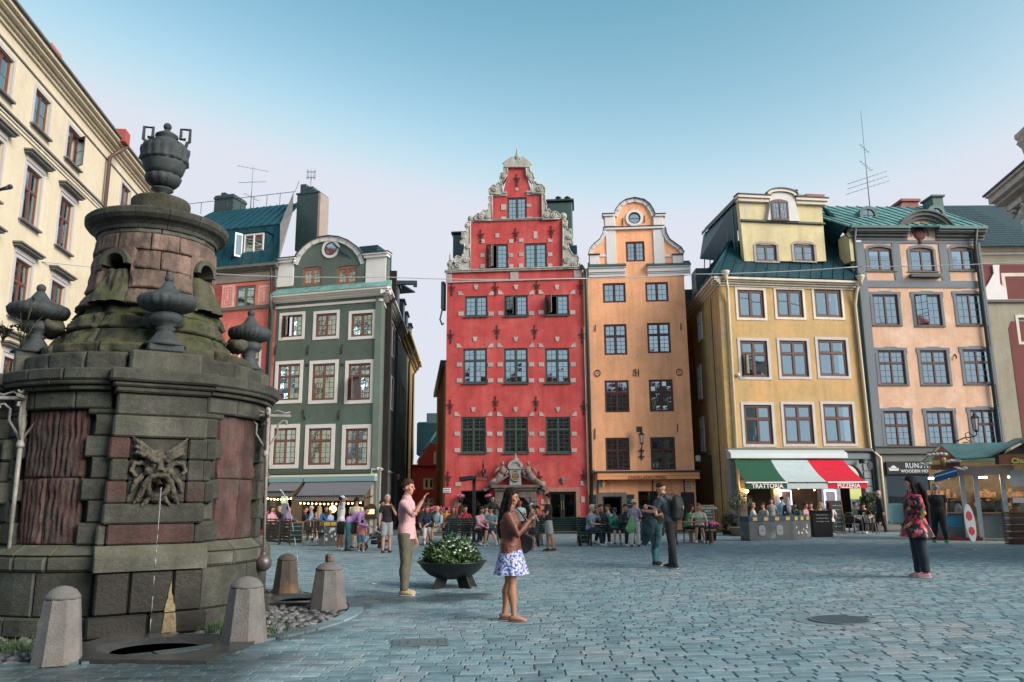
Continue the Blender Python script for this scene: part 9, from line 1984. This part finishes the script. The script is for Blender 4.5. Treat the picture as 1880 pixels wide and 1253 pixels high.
def slab(pts, t_=.05):
    q = MB(); a = [Vector(p) for p in pts]; n_ = (a[1]-a[0]).cross(a[-1]-a[0]).normalized(); b = [p-n_*t_ for p in a]; n = len(a); q.add(a+b, [tuple(range(n)), tuple(range(2*n-1, n-1, -1))] + [(i, i+n, (i+1) % n+n, (i+1) % n) for i in range(n)]); return q
e1 = kz(1757, 843, -.4); e2 = kz(1838, 838, -.4); r1 = kz(1724, 816, .7); r2 = kz(1858, 812, .7)
part('roof', slab([(e1[0], -.4, e1[1]), (e2[0], -.4, e2[1]), (r2[0], .7, r2[1]), (r1[0], .7, r1[1])]), KR, kt); part('roof', slab([(r1[0], .7, r1[1]), (r2[0], .7, r2[1]), (r2[0], 2.3, e1[1]), (r1[0]-.6, 2.3, e1[1])]), KR, kt)
g1 = kz(1815, 838, -.6); g2 = kz(1888, 803, -.6); g3 = kz(1990, 850, -.6)
part('roof', slab([(g1[0], -.6, g1[1]), (g2[0], -.6, g2[1]), (g2[0], 2.3, g2[1]+.15), (g1[0], 2.3, g1[1]+.15)]), KR, kt); part('roof', slab([(g2[0], -.6, g2[1]), (g3[0], -.6, g3[1]), (g3[0], 2.3, g3[1]), (g2[0], 2.3, g2[1]+.15)]), KR, kt)
q = MB(); q.prism([(g1[0]+.2, g1[1]-.28), (g3[0], g1[1]-.28), (g3[0]-.3, g1[1]), (g2[0], g2[1]-.12), (g1[0]+.2, g1[1]-.08)], -.42, -.38); part('gable_board', q, M_('kiosk_dark_board', (.05,.05,.045), .7, .2, 4), kt)
sx_, sz_ = kz(1868, 844, -.44); q = MB(); q.box(sx_-.55, sx_+1.2, -.46, -.425, sz_-.16, sz_+.18); part('sign_board', q, M_('kiosk_red_board', (.25,.09,.05), .7, .2, 8), kt); lettering('Churros', .24, M_('lime_letters', (.55,.65,.18), .6), kt, T(sx_+.22, -.47, sz_-.05), bold=.008)
q = MB(); a_ = kz(1852, 862, -.12)[0]; q.box(a_, a_+1.2, -.16, -.12, ze_-.95, ze_-.4); part('price_board', q, M_('price_board', (.40,.42,.44), .7, .12, 5), kt); q = MB(); q.box(a_, a_+1.2, -.15, -.11, 1.28, 1.45); part('price_strip', q, M_('pale_strip', (.55,.5,.5), .7, .25, 20), kt)
# left gable with cake decorations and blue sign
q = MB(); a_ = kz(1708, 845, -.2); b_ = kz(1762, 845, -.2); c_ = kz(1722, 818, -.2); q.prism([(a_[0], a_[1]-.35), (b_[0], b_[1]-.35), (b_[0], b_[1]), (c_[0]+.1, c_[1]), (a_[0], a_[1]-.1)], -.1, .0); part('gable_board', q, M_('kiosk_wood_board', (.25,.12,.07), .7, .2, 5), kt)
q = MB(); a_ = kz(1715, 870, -.6); b_ = kz(1756, 858, -.6); q.prism([(a_[0], a_[1]-.3), (b_[0], b_[1]-.32), (b_[0], b_[1]), (a_[0], a_[1])], -.62, -.2); q.m = 1; q.prism([(a_[0], a_[1]-.13), (b_[0], b_[1]-.13), (b_[0], b_[1]-.09), (a_[0], a_[1]-.09)], -.625, -.62); part('blue_box_sign', q, [M_('kiosk_blue', (.012,.07,.20), .5), M_('light_stripe', (.3,.5,.65), .6)], kt)
for px, py, w, lb in ((1720, 835, .62, ''), (1751, 846, .42, ''), (1763, 861, .35, ''), (1699, 853, .3, '')):
    x, z = kz(px, py, -.3); q = MB(); r = random.Random(int(px))
    for k in range(5): q.ball((x-w/2+w*(k+.5)/5, -.34, z+.03*r.uniform(-1, 1)), (.09, .06, .06), 8)
    q.m = 1; q.box(x-w/2, x+w/2, -.33, -.28, z+.04, z+.10); part('cream_decoration', q, [M_('cream_white', (.5,.55,.56), .6), M_('berry_red', (.30,.03,.04), .6)], kt)
x, z = kz(1733, 848, -.3); q = MB(); q.lathe([(.01, -.18), (.07, .0), (.08, .02)], 10, (x, -.36, z)); q.ball((x, -.36, z+.07), .08, 10); part('cone_decoration', q, M_('waffle', (.5,.33,.13), .7, .2, 10), kt); q = MB(); q.box(x-.45, x-.12, -.33, -.28, z-.10, z+.05); part('yellow_panel', q, M_('lemon_board', (.6,.5,.18), .7), kt)
q = MB(); q.box(x0-.25, x0+1.3, -.3, 1.0, .0, .12); part('red_platform', q, M_('red_platform', (.17,.015,.02), .7, .1, 3), kt)
g = at_ground(1787, 996); t = thing('surfboard_sign', 'white and red board shaped advertising sign leaning between the kiosk posts', 'sign', g); q = MB(); q.prism([(x*.17, z*.62+.62) for x, z in arc(0, 0, 1, 0, 345, 20)], -.02, .02); q.m = 1; q.prism([(x*.10, z*.16+.85) for x, z in arc(0, 0, 1, 0, 345, 12)], -.026, -.0201); q.prism([(x*.10, z*.14+.36) for x, z in arc(0, 0, 1, 0, 345, 12)], -.026, -.0201); part('board', q, [M_('board_white', (.5,.55,.6), .5), M_('board_red', (.5,.03,.03), .5)], t, T(rx=-.1))
g = at_ground(1870, 1000); t = thing('crate_stack', 'stack of brown slatted crates at the right edge below the kiosk counter', 'crates', g)
for k in range(5):
    for j in range(4): q = MB(); z = k*.2+j*.045; q.box(-.3, .35, -.2, .2, z+.01, z+.04); part('slat', q, M_('crate_brown', (.09,.05,.03), .8, .2, 5, rnd=.2), t)
x, z = kz(1865, 925, -.05); p = KM @ Vector((x, 0, .965)); pot_plant('flower_pot', 'red flowers in an orange pot on the kiosk counter', 0, 0, (.2, .18), (.16, .14, .14, .12), 'mid', 150, 3, ('pink', 30), False, loc=p, potm=M_('orange_pot', (.5,.12,.06), .6))
